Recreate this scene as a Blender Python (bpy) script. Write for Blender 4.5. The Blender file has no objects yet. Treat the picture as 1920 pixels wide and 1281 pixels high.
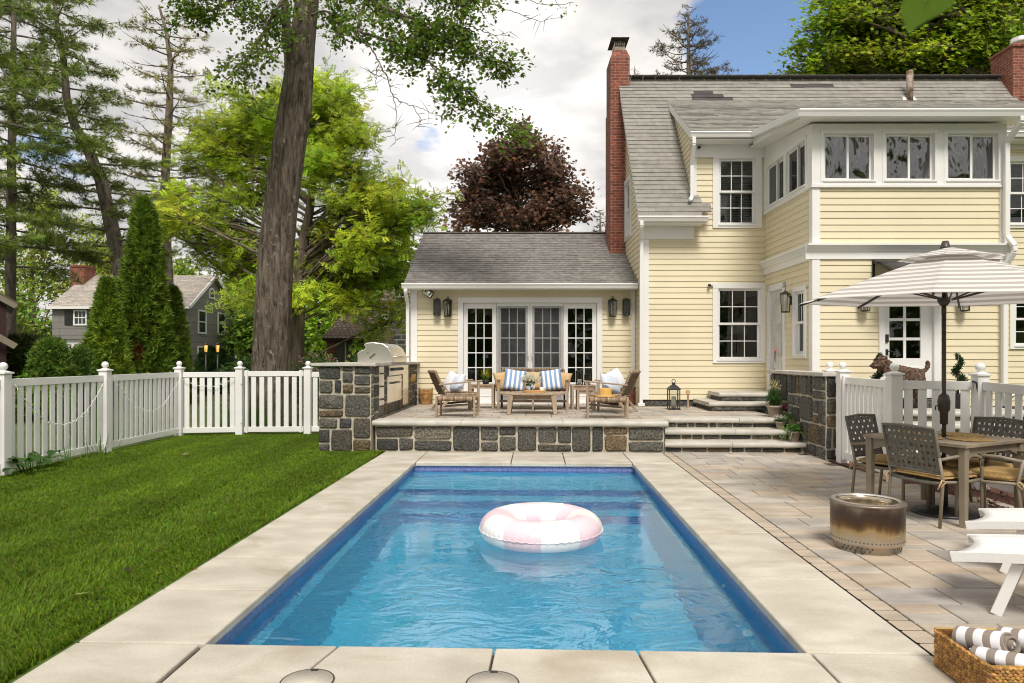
import bpy, math, random
import numpy as np
from mathutils import Matrix, Vector
R = math.radians
C = bpy.context.scene.collection
S = bpy.context.scene
# ---------------------------------------------------------------- camera
TH = R(2.01)
cam = bpy.data.cameras.new('camera')
cam.sensor_width = 36.0
cam.lens = 24.0
cam.shift_y = 31.5 / 1920
cam.clip_start = 0.05
cam.clip_end = 2000
cam.dof.use_dof = True
cam.dof.focus_distance = 9.0
cam.dof.aperture_fstop = 5.6
co = bpy.data.objects.new('camera', cam)
C.objects.link(co)
co.location = (0, 0, 1.5)
co.rotation_euler = (R(90), 0, TH)
S.camera = co
# ---------------------------------------------------------------- sky and sun
SUN_EL, SUN_AZ = R(52), R(174)      # azimuth from +Y clockwise: the sun stands behind the camera, to the right
w = bpy.data.worlds.new("World")
S.world = w
w.use_nodes = True
nt = w.node_tree
nt.nodes.clear()
def N(t, typ, **kw):
    n = t.nodes.new(typ)
    for k, v in kw.items():
        setattr(n, k, v)
    return n
def wire(t, a, ao, b, bi):
    t.links.new(a.outputs[ao], b.inputs[bi])
out = N(nt, 'ShaderNodeOutputWorld')
mixs = N(nt, 'ShaderNodeMixShader')
sky = N(nt, 'ShaderNodeTexSky', sky_type='NISHITA')
sky.sun_disc = False
sky.sun_elevation = SUN_EL
sky.sun_rotation = SUN_AZ
sky.air_density = 1.0
sky.dust_density = 0.4
sky.ozone_density = 2.0
bg1 = N(nt, 'ShaderNodeBackground')
bg1.inputs['Strength'].default_value = 0.13
wire(nt, sky, 0, bg1, 'Color')
bg2 = N(nt, 'ShaderNodeBackground')
bg2.inputs['Strength'].default_value = .78
tc = N(nt, 'ShaderNodeTexCoord')
sep = N(nt, 'ShaderNodeSeparateXYZ')
wire(nt, tc, 'Generated', sep, 0)
def M2(t, op, a, b=None, c=None):
    n = N(t, 'ShaderNodeMath', operation=op)
    for i, x in enumerate((a, b, c)):
        if x is None: continue
        if isinstance(x, (int, float)): n.inputs[i].default_value = x
        else: t.links.new(x, n.inputs[i])
    return n.outputs[0]
zz = M2(nt, 'ADD', M2(nt, 'MAXIMUM', sep.outputs[2], 0.0), 0.18)
cx = M2(nt, 'DIVIDE', sep.outputs[0], zz)
cy = M2(nt, 'DIVIDE', sep.outputs[1], zz)
comb = N(nt, 'ShaderNodeCombineXYZ')
nt.links.new(cx, comb.inputs[0]); nt.links.new(cy, comb.inputs[1])
no = N(nt, 'ShaderNodeTexNoise')
no.inputs['Scale'].default_value = 1.7; no.inputs['Detail'].default_value = 9; no.inputs['Roughness'].default_value = .56
no.inputs['Distortion'].default_value = .25
wire(nt, comb, 0, no, 'Vector')
def ray(px, py):
    u = (px - 960) / 1280; v = (672 - py) / 1280
    return Vector((u * math.cos(TH) - math.sin(TH), u * math.sin(TH) + math.cos(TH), v))
def hole(px, py, r0, r1):           # an opening in the cloud deck towards a compass direction
    d = ray(px, py).normalized()
    vd = N(nt, 'ShaderNodeVectorMath', operation='DISTANCE')
    wire(nt, tc, 'Generated', vd, 0)
    vd.inputs[1].default_value = d
    mr = N(nt, 'ShaderNodeMapRange', interpolation_type='SMOOTHSTEP')
    wire(nt, vd, 'Value', mr, 0)
    mr.inputs[1].default_value = r0; mr.inputs[2].default_value = r1
    mr.inputs[3].default_value = 1; mr.inputs[4].default_value = 0
    return mr.outputs[0]
gap = M2(nt, 'ADD', hole(1500, 120, .06, .22), M2(nt, 'MULTIPLY', hole(115, 290, .01, .10), .42))
gap = M2(nt, 'ADD', gap, M2(nt, 'MULTIPLY', hole(805, 255, .0, .06), .42))
gap = M2(nt, 'ADD', gap, M2(nt, 'MULTIPLY', hole(860, 380, .0, .06), .32))
gap = M2(nt, 'ADD', gap, M2(nt, 'MULTIPLY', hole(960, 20, .0, .06), .32))
cov = M2(nt, 'SUBTRACT', M2(nt, 'ADD', no.outputs[0], .20), M2(nt, 'MULTIPLY', gap, .5))
mr = N(nt, 'ShaderNodeMapRange', interpolation_type='SMOOTHSTEP')
nt.links.new(cov, mr.inputs[0])
mr.inputs[1].default_value = .40; mr.inputs[2].default_value = .53
no2 = N(nt, 'ShaderNodeTexNoise')
no2.inputs['Scale'].default_value = 3.4; no2.inputs['Detail'].default_value = 6
wire(nt, comb, 0, no2, 'Vector')
ccol = N(nt, 'ShaderNodeValToRGB')
ccol.color_ramp.elements[0].position = .40; ccol.color_ramp.elements[0].color = (.68, .665, .66, 1)
ccol.color_ramp.elements[1].position = .60; ccol.color_ramp.elements[1].color = (1.0, .955, .91, 1)
wire(nt, no2, 0, ccol, 0)
wire(nt, ccol, 0, bg2, 'Color')
nt.links.new(M2(nt, 'ADD', .72, M2(nt, 'MULTIPLY', hole(890, 175, .02, .26), .30)), bg2.inputs['Strength'])     # the sunlit heart of the cloud deck
nt.links.new(mr.outputs[0], mixs.inputs[0])
wire(nt, bg1, 0, mixs, 1); wire(nt, bg2, 0, mixs, 2)
wire(nt, mixs, 0, out, 0)
sl = bpy.data.lights.new('sun', 'SUN')
sl.energy = 2.5
sl.angle = R(18)
sl.color = (1, .95, .87)
so = bpy.data.objects.new('sun', sl)
C.objects.link(so)
sd = Vector((math.sin(SUN_AZ) * math.cos(SUN_EL), math.cos(SUN_AZ) * math.cos(SUN_EL), math.sin(SUN_EL)))
so.rotation_euler = sd.to_track_quat('Z', 'Y').to_euler()
so.location = (0, 0, 30)
# ---------------------------------------------------------------- exposure and render settings
S.view_settings.view_transform = 'Standard'
S.view_settings.look = 'None'
S.view_settings.exposure = 0.46
S.view_settings.gamma = 1
cy_ = S.cycles
cy_.use_denoising = True
cy_.max_bounces = 7; cy_.diffuse_bounces = 4; cy_.glossy_bounces = 3; cy_.transmission_bounces = 5; cy_.transparent_max_bounces = 8
cy_.sample_clamp_indirect = 8
cy_.filter_width = 1.05
# ---------------------------------------------------------------- helpers
def P(px, py, Y):                   # where the sight line through a photo pixel meets the vertical plane at depth Y
    d = ray(px, py)
    return Vector((0, 0, 1.5)) + d * (Y / d.y)
def G(px, py, z=0.0):               # ... and the level z
    d = ray(px, py)
    return Vector((0, 0, 1.5)) + d * ((z - 1.5) / d.z)
def XP(px, Y): return P(px, 600, Y).x
def ZP(py, Y): return P(960, py, Y).z
def wmat(o):
    m = Matrix.Identity(4)
    while o is not None:
        m = o.matrix_basis @ m
        o = o.parent
    return m
def tag(o, label=None, cat=None, group=None, kind=None):
    if label: o['label'] = label
    if cat: o['category'] = cat
    if group: o['group'] = group
    if kind: o['kind'] = kind
    return o
def thing(name, label, cat, loc=(0, 0, 0), rz=0.0, group=None):
    o = bpy.data.objects.new(name, None)
    C.objects.link(o)
    o.empty_display_size = .1
    o.location = loc
    o.rotation_euler = (0, 0, rz)
    return tag(o, label, cat, group)
def copy_tree(o, parent=None):
    c = o.copy()
    C.objects.link(c)
    c.parent = parent
    for ch in [x for x in S.objects if x.parent is o]:
        copy_tree(ch, c)
    return c
def dup(o, loc, rz=0, label=None):
    c = copy_tree(o)
    c.location = loc
    c.rotation_euler = (0, 0, rz)
    if label: c['label'] = label
    return c
def finish(me, name, mat, parent, world, bev=0, seg=2):
    me.materials.append(mat)
    o = bpy.data.objects.new(name, me)
    C.objects.link(o)
    if parent is not None:
        o.parent = parent
        if world: me.transform(wmat(parent).inverted())
    if bev:
        b = o.modifiers.new('bevel', 'BEVEL')
        b.width = bev; b.segments = seg; b.limit_method = 'ANGLE'; b.angle_limit = R(40)
    return o
class MB:
    def __init__(s):
        s.v = []; s.f = []; s.t = []; s.sm = []; s.tint = (1, 1, 1)
    def add(s, vs, fs, smooth=False, M=None):
        b = len(s.v)
        if M is not None: vs = [M @ Vector(v) for v in vs]
        s.v.extend([tuple(v) for v in vs]); s.t.extend([s.tint] * len(vs))
        s.f.extend([[i + b for i in f] for f in fs]); s.sm.extend([smooth] * len(fs))
    def box(s, x0, x1, y0, y1, z0, z1, M=None):
        s.add([(x0, y0, z0), (x1, y0, z0), (x1, y1, z0), (x0, y1, z0), (x0, y0, z1), (x1, y0, z1), (x1, y1, z1), (x0, y1, z1)],
              [(0, 3, 2, 1), (4, 5, 6, 7), (0, 1, 5, 4), (1, 2, 6, 5), (2, 3, 7, 6), (3, 0, 4, 7)], M=M)
    def bar(s, p, q, w_, h_, up=(0, 0, 1), w2=None, h2=None):
        p = Vector(p); q = Vector(q); d = (q - p).normalized(); up = Vector(up)
        if abs(d.dot(up)) > .98: up = Vector((0, 1, 0))
        a = d.cross(up).normalized(); b = a.cross(d)
        vs = []
        for c, W, H in ((p, w_, h_), (q, w2 or w_, h2 or h_)):
            for sx, sy in ((-1, -1), (1, -1), (1, 1), (-1, 1)):
                vs.append(c + a * (sx * W / 2) + b * (sy * H / 2))
        s.add(vs, [(0, 1, 2, 3)[::-1], (4, 5, 6, 7), (0, 1, 5, 4), (1, 2, 6, 5), (2, 3, 7, 6), (3, 0, 4, 7)])
    def tube(s, pts, r, n=8, cap=True, closed=False, M=None):
        pts = [Vector(p) for p in pts]
        if not hasattr(r, '__len__'): r = [r] * len(pts)
        vs = []; fs = []; prev = None; m = len(pts)
        for i, p in enumerate(pts):
            if closed: d = pts[(i + 1) % m] - pts[i - 1]
            else: d = pts[min(i + 1, m - 1)] - pts[max(i - 1, 0)]
            d = d.normalized() if d.length > 1e-9 else Vector((0, 0, 1))
            if prev is None:
                a = d.cross(Vector((0, 0, 1)) if abs(d.z) < .9 else Vector((1, 0, 0))).normalized()
            else:
                a = (prev - d * prev.dot(d)).normalized()
            prev = a; b = d.cross(a)
            for k in range(n):
                t = 2 * math.pi * k / n
                vs.append(p + (a * math.cos(t) + b * math.sin(t)) * r[i])
        for i in range(m if closed else m - 1):
            j = (i + 1) % m
            for k in range(n):
                l = (k + 1) % n
                fs.append((i * n + k, i * n + l, j * n + l, j * n + k))
        if cap and not closed:
            fs.append(tuple(range(n))[::-1]); fs.append(tuple((m - 1) * n + k for k in range(n)))
        s.add(vs, fs, True, M)
    def lathe(s, prof, c=(0, 0, 0), n=24, M=None, sx=1, sy=1, smooth=True):
        vs = []; fs = []; m = len(prof)
        for r, z in prof:
            for k in range(n):
                t = 2 * math.pi * k / n
                vs.append((c[0] + sx * r * math.cos(t), c[1] + sy * r * math.sin(t), c[2] + z))
        for i in range(m - 1):
            for k in range(n):
                l = (k + 1) % n
                fs.append((i * n + k, i * n + l, (i + 1) * n + l, (i + 1) * n + k))
        fs.append(tuple(range(n))[::-1]); fs.append(tuple((m - 1) * n + k for k in range(n)))
        s.add(vs, fs, smooth, M)
    def ball(s, c, r, n=12, sz=1.0, M=None):
        k = max(6, n // 2 + 1)
        s.lathe([(max(1e-4, r * math.sin(math.pi * i / k)), -r * sz * math.cos(math.pi * i / k)) for i in range(k + 1)], c, n, M)
    def prism(s, poly, a, b, axis='y', M=None):     # a polygon pushed from a to b along an axis
        n = len(poly); vs = []
        for t in (a, b):
            for p, q in poly:
                vs.append((p, t, q) if axis == 'y' else (t, p, q) if axis == 'x' else (p, q, t))
        s.add(vs, [tuple(range(n)), tuple(range(n, 2 * n))[::-1]] + [(i, i + n, (i + 1) % n + n, (i + 1) % n) for i in range(n)], M=M)
    def quad(s, *p, M=None): s.add(p, [tuple(range(len(p)))], M=M)
    def build(s, name, mat, parent=None, world=False, bev=0, seg=2, uv=True, fix=True):
        me = bpy.data.meshes.new(name)
        me.from_pydata(s.v, [], s.f)
        a = me.attributes.new('tint', 'FLOAT_COLOR', 'POINT')
        t = np.ones((len(s.v), 4), np.float32); t[:, :3] = np.array(s.t, np.float32)
        a.data.foreach_set('color', t.ravel())
        me.polygons.foreach_set('use_smooth', np.array(s.sm, bool))
        if uv and len(s.f) < 60000:
            u = me.uv_layers.new(name='uv')
            dat = np.zeros((len(me.loops), 2), np.float32)
            V = np.array(s.v, np.float64)
            for pl in me.polygons:
                nn = pl.normal
                if abs(nn.z) > .999: ua, va = np.array((1, 0, 0)), np.array((0, 1, 0))
                else:
                    q = Vector((-nn.y, nn.x, 0)).normalized(); ua = np.array(q); va = np.array(nn.cross(q))
                for li in pl.loop_indices:
                    p = V[me.loops[li].vertex_index]
                    dat[li] = (p @ ua, p @ va)
            u.data.foreach_set('uv', dat.ravel())
        return finish(me, name, mat, parent, world, bev, seg)
def npmesh(name, V, F, mat, parent=None, tint=None, smooth=False, world=True):
    me = bpy.data.meshes.new(name)
    k = F.shape[1]
    me.vertices.add(len(V)); me.loops.add(F.size); me.polygons.add(len(F))
    me.vertices.foreach_set('co', np.ascontiguousarray(V, np.float32).ravel())
    me.loops.foreach_set('vertex_index', np.ascontiguousarray(F, np.int32).ravel())
    me.polygons.foreach_set('loop_start', np.arange(0, F.size, k, dtype=np.int32))
    me.polygons.foreach_set('loop_total', np.full(len(F), k, np.int32))
    if tint is not None:
        a = me.attributes.new('tint', 'FLOAT_COLOR', 'POINT')
        t = np.ones((len(V), 4), np.float32); t[:, :3] = tint
        a.data.foreach_set('color', t.ravel())
    me.update(calc_edges=True)
    if smooth: me.polygons.foreach_set('use_smooth', np.ones(len(F), bool))
    return finish(me, name, mat, parent, world)
def unit(a): return a / np.maximum(np.linalg.norm(a, axis=-1, keepdims=True), 1e-9)
def scatter(name, pos, size, tv, tf, tint, mat, parent, rng, up=.4, axis=None, spread=.6, world=True):
    """one mesh of many small leaf-like faces: template tv/tf set at every pos with its own turn, size and colour"""
    n = len(pos)
    nr = unit(rng.normal(size=(n, 3)) * (1 - up) + np.array([.05, -.5, .86]) * up * 1.6)      # leaves turn to the light
    ax = rng.normal(size=(n, 3))
    if axis is not None: ax = axis + rng.normal(size=(n, 3)) * spread
    ax = unit(ax - nr * (ax * nr).sum(1, keepdims=True))
    bx = np.cross(nr, ax)
    V = pos[:, None, :] + size[:, None, None] * (tv[None, :, 0:1] * ax[:, None] + tv[None, :, 1:2] * bx[:, None] + tv[None, :, 2:3] * nr[:, None])
    F = tf[None] + (np.arange(n) * len(tv))[:, None, None]
    return npmesh(name, V.reshape(-1, 3), F.reshape(-1, tf.shape[1]), mat, parent, np.repeat(tint, len(tv), 0), world=world)
# ---------------------------------------------------------------- materials
def mat(name, col, rough=.6, metal=0.0, var=.12, vs=6.0, bump=0.0, bs=60.0, tint=False, col2=None, spec=.5, transl=0.0,
        stretch=None, coat=0.0, vdetail=4.0, coord='Object', vpos=(.35, .65), stain=False):
    m = bpy.data.materials.new(name)
    m.use_nodes = True
    t = m.node_tree
    b = t.nodes['Principled BSDF']
    b.inputs['Roughness'].default_value = rough
    b.inputs['Metallic'].default_value = metal
    b.inputs['Specular IOR Level'].default_value = spec
    if coat: b.inputs['Coat Weight'].default_value = coat
    tcn = N(t, 'ShaderNodeTexCoord')
    src = tcn.outputs[coord]
    if stretch:
        mp = N(t, 'ShaderNodeMapping')
        mp.inputs['Scale'].default_value = stretch
        t.links.new(src, mp.inputs[0]); src = mp.outputs[0]
    nz = N(t, 'ShaderNodeTexNoise')
    nz.inputs['Scale'].default_value = vs; nz.inputs['Detail'].default_value = vdetail
    t.links.new(src, nz.inputs['Vector'])
    ramp = N(t, 'ShaderNodeValToRGB')
    c2 = col2 or tuple(min(1, c * (1 + var)) for c in col)
    c1 = col if col2 else tuple(c * (1 - var) for c in col)
    ramp.color_ramp.elements[0].position = vpos[0]; ramp.color_ramp.elements[1].position = vpos[1]
    ramp.color_ramp.elements[0].color = (*c1, 1); ramp.color_ramp.elements[1].color = (*c2, 1)
    t.links.new(nz.outputs[0], ramp.inputs[0])
    c = ramp.outputs[0]
    if stain:                       # brownish damp marks with a shape of their own
        n3 = N(t, 'ShaderNodeTexNoise'); n3.inputs['Scale'].default_value = 1.5; n3.inputs['Detail'].default_value = 8; n3.inputs['Distortion'].default_value = .8
        t.links.new(src, n3.inputs['Vector'])
        m3 = N(t, 'ShaderNodeMapRange'); m3.inputs[1].default_value = .52; m3.inputs[2].default_value = .74; m3.inputs[4].default_value = .62
        t.links.new(n3.outputs[0], m3.inputs[0])
        x3 = N(t, 'ShaderNodeMix', data_type='RGBA'); x3.inputs[7].default_value = (.30, .235, .155, 1)
        t.links.new(m3.outputs[0], x3.inputs[0]); t.links.new(c, x3.inputs[6]); c = x3.outputs[2]
        n4 = N(t, 'ShaderNodeTexNoise'); n4.inputs['Scale'].default_value = 55; n4.inputs['Detail'].default_value = 6; t.links.new(src, n4.inputs['Vector'])
        m4 = N(t, 'ShaderNodeMapRange'); m4.inputs[1].default_value = .3; m4.inputs[2].default_value = .7; m4.inputs[3].default_value = .92; m4.inputs[4].default_value = 1.06; t.links.new(n4.outputs[0], m4.inputs[0])
        x4 = N(t, 'ShaderNodeMix', data_type='RGBA', blend_type='MULTIPLY'); x4.inputs[0].default_value = 1; t.links.new(c, x4.inputs[6]); t.links.new(m4.outputs[0], x4.inputs[7]); c = x4.outputs[2]
    if tint:
        at = N(t, 'ShaderNodeAttribute', attribute_name='tint')
        mx = N(t, 'ShaderNodeMix', data_type='RGBA', blend_type='MULTIPLY')
        mx.inputs[0].default_value = 1
        t.links.new(c, mx.inputs[6]); t.links.new(at.outputs[0], mx.inputs[7])
        c = mx.outputs[2]
    t.links.new(c, b.inputs['Base Color'])
    if bump:
        n2 = N(t, 'ShaderNodeTexNoise')
        n2.inputs['Scale'].default_value = bs; n2.inputs['Detail'].default_value = 5
        t.links.new(src, n2.inputs['Vector'])
        bp = N(t, 'ShaderNodeBump')
        bp.inputs['Strength'].default_value = bump; bp.inputs['Distance'].default_value = .02
        t.links.new(n2.outputs[0], bp.inputs['Height'])
        t.links.new(bp.outputs[0], b.inputs['Normal'])
    if transl:
        tr = N(t, 'ShaderNodeBsdfTranslucent')
        t.links.new(c, tr.inputs[0])
        ms = N(t, 'ShaderNodeMixShader')
        ms.inputs[0].default_value = transl
        t.links.new(b.outputs[0], ms.inputs[1]); t.links.new(tr.outputs[0], ms.inputs[2])
        t.links.new(ms.outputs[0], t.nodes['Material Output'].inputs[0])
    m['c'] = 1
    return m
def glass_mat(name, tcol=(.8, .83, .82), fres=1.6, streak=0.0, rough=.02):
    m = bpy.data.materials.new(name)
    m.use_nodes = True
    t = m.node_tree; t.nodes.clear()
    o = N(t, 'ShaderNodeOutputMaterial'); ms = N(t, 'ShaderNodeMixShader')
    tr = N(t, 'ShaderNodeBsdfTransparent'); tr.inputs[0].default_value = (*tcol, 1)
    gl = N(t, 'ShaderNodeBsdfGlossy'); gl.inputs['Roughness'].default_value = rough
    fr = N(t, 'ShaderNodeFresnel'); fr.inputs[0].default_value = fres
    tcn = N(t, 'ShaderNodeTexCoord'); nz = N(t, 'ShaderNodeTexNoise'); bp = N(t, 'ShaderNodeBump')
    nz.inputs['Scale'].default_value = 1.6 if not streak else 1.5; nz.inputs['Detail'].default_value = 2
    if streak:
        mp = N(t, 'ShaderNodeMapping'); mp.inputs['Scale'].default_value = (1.6, 1.6, .75)
        t.links.new(tcn.outputs['Object'], mp.inputs[0]); t.links.new(mp.outputs[0], nz.inputs['Vector'])
        nz.inputs['Distortion'].default_value = 1.2
    else: t.links.new(tcn.outputs['Object'], nz.inputs['Vector'])
    bp.inputs['Strength'].default_value = streak or .06; bp.inputs['Distance'].default_value = .16 if streak else .05
    t.links.new(nz.outputs[0], bp.inputs['Height'])
    t.links.new(bp.outputs[0], gl.inputs['Normal'])
    f2 = M2(t, 'MINIMUM', M2(t, 'MULTIPLY', fr.outputs[0], 1.25), 1.0)
    t.links.new(f2, ms.inputs[0]); t.links.new(tr.outputs[0], ms.inputs[1]); t.links.new(gl.outputs[0], ms.inputs[2])
    t.links.new(ms.outputs[0], o.inputs[0])
    return m
def uvmat(name, fn, rough=.7, bump=.3, spec=.4):       # fn(tree, uv socket) -> colour socket, height socket
    m = bpy.data.materials.new(name); m.use_nodes = True
    t = m.node_tree; b = t.nodes['Principled BSDF']
    b.inputs['Roughness'].default_value = rough; b.inputs['Specular IOR Level'].default_value = spec
    uv = N(t, 'ShaderNodeUVMap')
    c, h = fn(t, uv.outputs[0])
    t.links.new(c, b.inputs['Base Color'])
    if h is not None:
        bp = N(t, 'ShaderNodeBump'); bp.inputs['Strength'].default_value = bump; bp.inputs['Distance'].default_value = .01
        t.links.new(h, bp.inputs['Height']); t.links.new(bp.outputs[0], b.inputs['Normal'])
    return m
def brick_fn(c1, c2, mort, w_, h_, gap=.012, noise=.25):
    def fn(t, uv):
        br = N(t, 'ShaderNodeTexBrick')
        br.inputs['Color1'].default_value = (*c1, 1); br.inputs['Color2'].default_value = (*c2, 1); br.inputs['Mortar'].default_value = (*mort, 1)
        br.inputs['Scale'].default_value = 1; br.inputs['Brick Width'].default_value = w_; br.inputs['Row Height'].default_value = h_
        br.inputs['Mortar Size'].default_value = gap; br.inputs['Bias'].default_value = 0
        t.links.new(uv, br.inputs[0])
        nz = N(t, 'ShaderNodeTexNoise'); nz.inputs['Scale'].default_value = 9; nz.inputs['Detail'].default_value = 5
        t.links.new(uv, nz.inputs[0])
        mx = N(t, 'ShaderNodeMix', data_type='RGBA', blend_type='MULTIPLY'); mx.inputs[0].default_value = 1
        mr_ = N(t, 'ShaderNodeMapRange'); mr_.inputs[1].default_value = .3; mr_.inputs[2].default_value = .7
        mr_.inputs[3].default_value = 1 - noise; mr_.inputs[4].default_value = 1 + noise
        t.links.new(nz.outputs[0], mr_.inputs[0])
        t.links.new(br.outputs[0], mx.inputs[6]); t.links.new(mr_.outputs[0], mx.inputs[7])
        return mx.outputs[2], M2(t, 'SUBTRACT', 1.0, br.outputs[1])
    return fn
def stripe_mat(name, ca, cb, period, duty=.5, axis=0, rough=.8, edges=None):
    def fn(t, uv):
        sp = N(t, 'ShaderNodeSeparateXYZ'); t.links.new(uv, sp.inputs[0])
        f = M2(t, 'FRACT', M2(t, 'DIVIDE', M2(t, 'ADD', sp.outputs[axis], 50.0), period))
        g = M2(t, 'GREATER_THAN', f, duty)
        mx = N(t, 'ShaderNodeMix', data_type='RGBA')
        mx.inputs[6].default_value = (*ca, 1); mx.inputs[7].default_value = (*cb, 1)
        t.links.new(g, mx.inputs[0])
        nz = N(t, 'ShaderNodeTexNoise'); nz.inputs['Scale'].default_value = 300
        t.links.new(uv, nz.inputs[0])
        return mx.outputs[2], nz.outputs[0]
    return uvmat(name, fn, rough, .25, .2)
MT = dict(
    white=mat('white_trim', (.80, .79, .77), .38, var=.025, vs=1.5),
    vinyl=mat('white_vinyl', (.82, .81, .79), .3, var=.04, vs=2),
    siding=mat('yellow_clapboard', (.735, .65, .455), .5, var=.03, vs=1.2, tint=True),
    roof=mat('asphalt_shingle', (.21, .195, .18), .9, var=.22, vs=9, bump=.5, bs=180, tint=True),
    roof_pale=mat('weathered_shingle', (.29, .275, .245), .9, var=.10, vs=7, bump=.5, bs=180, tint=True),
    dark=mat('dark_metal', (.022, .021, .02), .45, var=.2, spec=.5),
    blackp=mat('black_plastic', (.018, .019, .022), .5, var=.2),
    interior=mat('dark_room', (.10, .095, .085), .9),
    stone=mat('dark_granite', (.034, .033, .029), .8, vs=38, bump=1.0, bs=24, tint=True, col2=(.15, .142, .122), vdetail=9, vpos=(.38, .72)),
    mortar=mat('mortar', (.48, .43, .335), .9, var=.15, vs=20, bump=.5, bs=60),
    bluestone=mat('cast_stone', (.50, .475, .42), .7, var=.12, vs=4, bump=.2, bs=90),
    coping=mat('concrete_coping', (.44, .40, .33), .75, vs=2.2, bump=.16, bs=70, tint=True, col2=(.57, .525, .445), vdetail=10, stretch=(1, 1.6, 1), stain=True),
    paver=mat('concrete_paver', (.34, .31, .275), .8, vs=2.4, bump=.3, bs=50, tint=True, col2=(.495, .45, .395), vdetail=7, stretch=(1, 2.2, 1)),
    sand=mat('joint_sand', (.10, .085, .06), 1, var=.3, vs=20),
    teak=mat('weathered_teak', (.30, .215, .145), .7, vs=14, bump=.25, bs=50, stretch=(1, 1, .25), col2=(.42, .32, .225)),
    wicker=mat('woven_wicker', (.20, .14, .09), .7, vs=30, tint=True, col2=(.36, .275, .195)),
    dark_wood=mat('dark_underframe', (.07, .045, .03), .7, var=.3),
    tan=mat('tan_linen', (.58, .39, .20), .9, var=.14, vs=60, bump=.3, bs=200),
    cushion=mat('gold_cushion', (.50, .325, .125), .9, var=.16, vs=50, bump=.3, bs=220),
    whitecloth=mat('white_cloth', (.78, .79, .82), .9, var=.05, vs=9, bump=.3, bs=14),
    bluecloth=mat('pale_blue_cloth', (.60, .655, .75), .9, var=.06, vs=9, bump=.3, bs=14),
    bluestripe=stripe_mat('blue_stripe_cloth', (.80, .80, .78), (.22, .34, .58), .092, .5),
    taupe=mat('taupe_powdercoat', (.235, .195, .14), .5, var=.08),
    strap=mat('woven_strap', (.125, .115, .095), .65, var=.12, vs=20),
    tabletop=mat('taupe_tabletop', (.27, .215, .155), .55, var=.14, vs=9, stretch=(1, 8, 1)),
    seagrass=mat('seagrass', (.40, .26, .10), .85, var=.3, vs=60, bump=.6, bs=90),
    bronze=mat('bronze_pole', (.045, .032, .026), .4, var=.15),
    steel=mat('stainless', (.80, .76, .70), .30, metal=1, var=.06, vs=3),
    steel_dark=mat('dark_steel', (.10, .10, .10), .35, metal=.8, var=.2),
    terracotta=mat('pot_clay', (.33, .255, .20), .85, var=.15, vs=9, bump=.2),
    rust=mat('glazed_brown', (.10, .035, .02), .35, var=.4, vs=8),
    basket=mat('light_wicker', (.44, .25, .09), .7, tint=True, vs=40, var=.25, bump=.4, bs=120),
    hat=mat('straw', (.62, .36, .085), .85, var=.15, vs=90, bump=.4, bs=160),
    candle=mat('wax', (.80, .76, .66), .5, var=.03),
    clear=glass_mat('clear_glass', (.93, .95, .94), 1.45),
    pane=glass_mat('window_pane', (.60, .64, .61), 1.75),
    film=glass_mat('storm_film', (.58, .55, .52), 2.5, streak=.9, rough=.04),
    bark=mat('bark', (.085, .062, .045), .95, vs=5, bump=1.0, bs=9, stretch=(1.6, 1.6, .22), col2=(.215, .17, .13), vdetail=8),
    pinebark=mat('pine_bark', (.085, .067, .052), .95, vs=6, bump=.8, bs=14, stretch=(1, 1, .4), col2=(.23, .19, .155)),
    redbrick=uvmat('red_brick', brick_fn((.27, .075, .045), (.16, .045, .03), (.30, .20, .15), .21, .068, .007), .85, .5),
    leaf=mat('leaf', (.85, .85, .85), .5, var=.12, vs=3, tint=True, transl=.5, spec=.3),
    needle=mat('needle', (.85, .85, .85), .6, var=.15, vs=2, tint=True, transl=.15, spec=.25),
    soil=mat('garden_soil', (.055, .036, .022), 1, var=.5, vs=25, bump=.8, bs=30),
    mulch=mat('red_mulch', (.10, .042, .025), 1, var=.5, vs=45, bump=1, bs=45),
)
# leaf templates
T_DIA = (np.array([(0, 0, 0), (.5, .27, .05), (1, 0, 0), (.5, -.27, .05)]), np.array([(0, 1, 2), (0, 2, 3)]))
_m = [(0, 0), (.30, .36), (.34, .20), (.60, .42), (.62, .16), (1.0, 0), (.62, -.16), (.60, -.42), (.34, -.20), (.30, -.36)]
T_MAPLE = (np.array([(x, y, .10 * abs(y)) for x, y in _m]), np.array([(0, 1, 2), (0, 2, 4), (2, 3, 4), (0, 4, 5), (0, 5, 6), (0, 6, 8), (6, 7, 8), (0, 8, 9)]))
def _frond(k, wid=.15, ln=.36):
    v = []; f = []
    for i in range(k):
        x = .15 + .8 * i / k
        for sgn in (1, -1):
            b = len(v); L = ln * (1 - .45 * abs(i / k - .4))
            v += [(x, 0, 0), (x + .06 + wid * .5, sgn * L * .5, .02), (x + .16, sgn * L, -.05), (x - .04, sgn * L * .55, .0)]
            f += [(b, b + 1, b + 2), (b, b + 2, b + 3)]
    return np.array(v), np.array(f)
T_FROND = _frond(4)
def _tuft(k, seed, wid=.035, sp=.75):
    r = np.random.default_rng(seed); v = []; f = []
    for i in range(k):
        d = unit(np.array([1, 0, 0]) + r.normal(size=3) * sp * .6); q = unit(np.cross(d, r.normal(size=3))) * wid
        b = len(v); v += [q, -q, d * r.uniform(.7, 1.1)]; f.append((b, b + 1, b + 2))
    return np.array(v), np.array(f)
T_TUFT = _tuft(9, 1)
T_SPRAY = _tuft(7, 5, .11, .55)
def hue(rng, n, base, dv=.22, dh=.10):
    """leaf colours: base with a spread of brightness and of yellow/green"""
    b = np.array(base)[None] * (1 + rng.normal(size=(n, 1)) * dv).clip(.4, 1.9)
    b[:, 0] *= 1 + rng.normal(size=n) * dh; b[:, 2] *= 1 + rng.normal(size=n) * dh
    return b.clip(0.002, 1)
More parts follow.
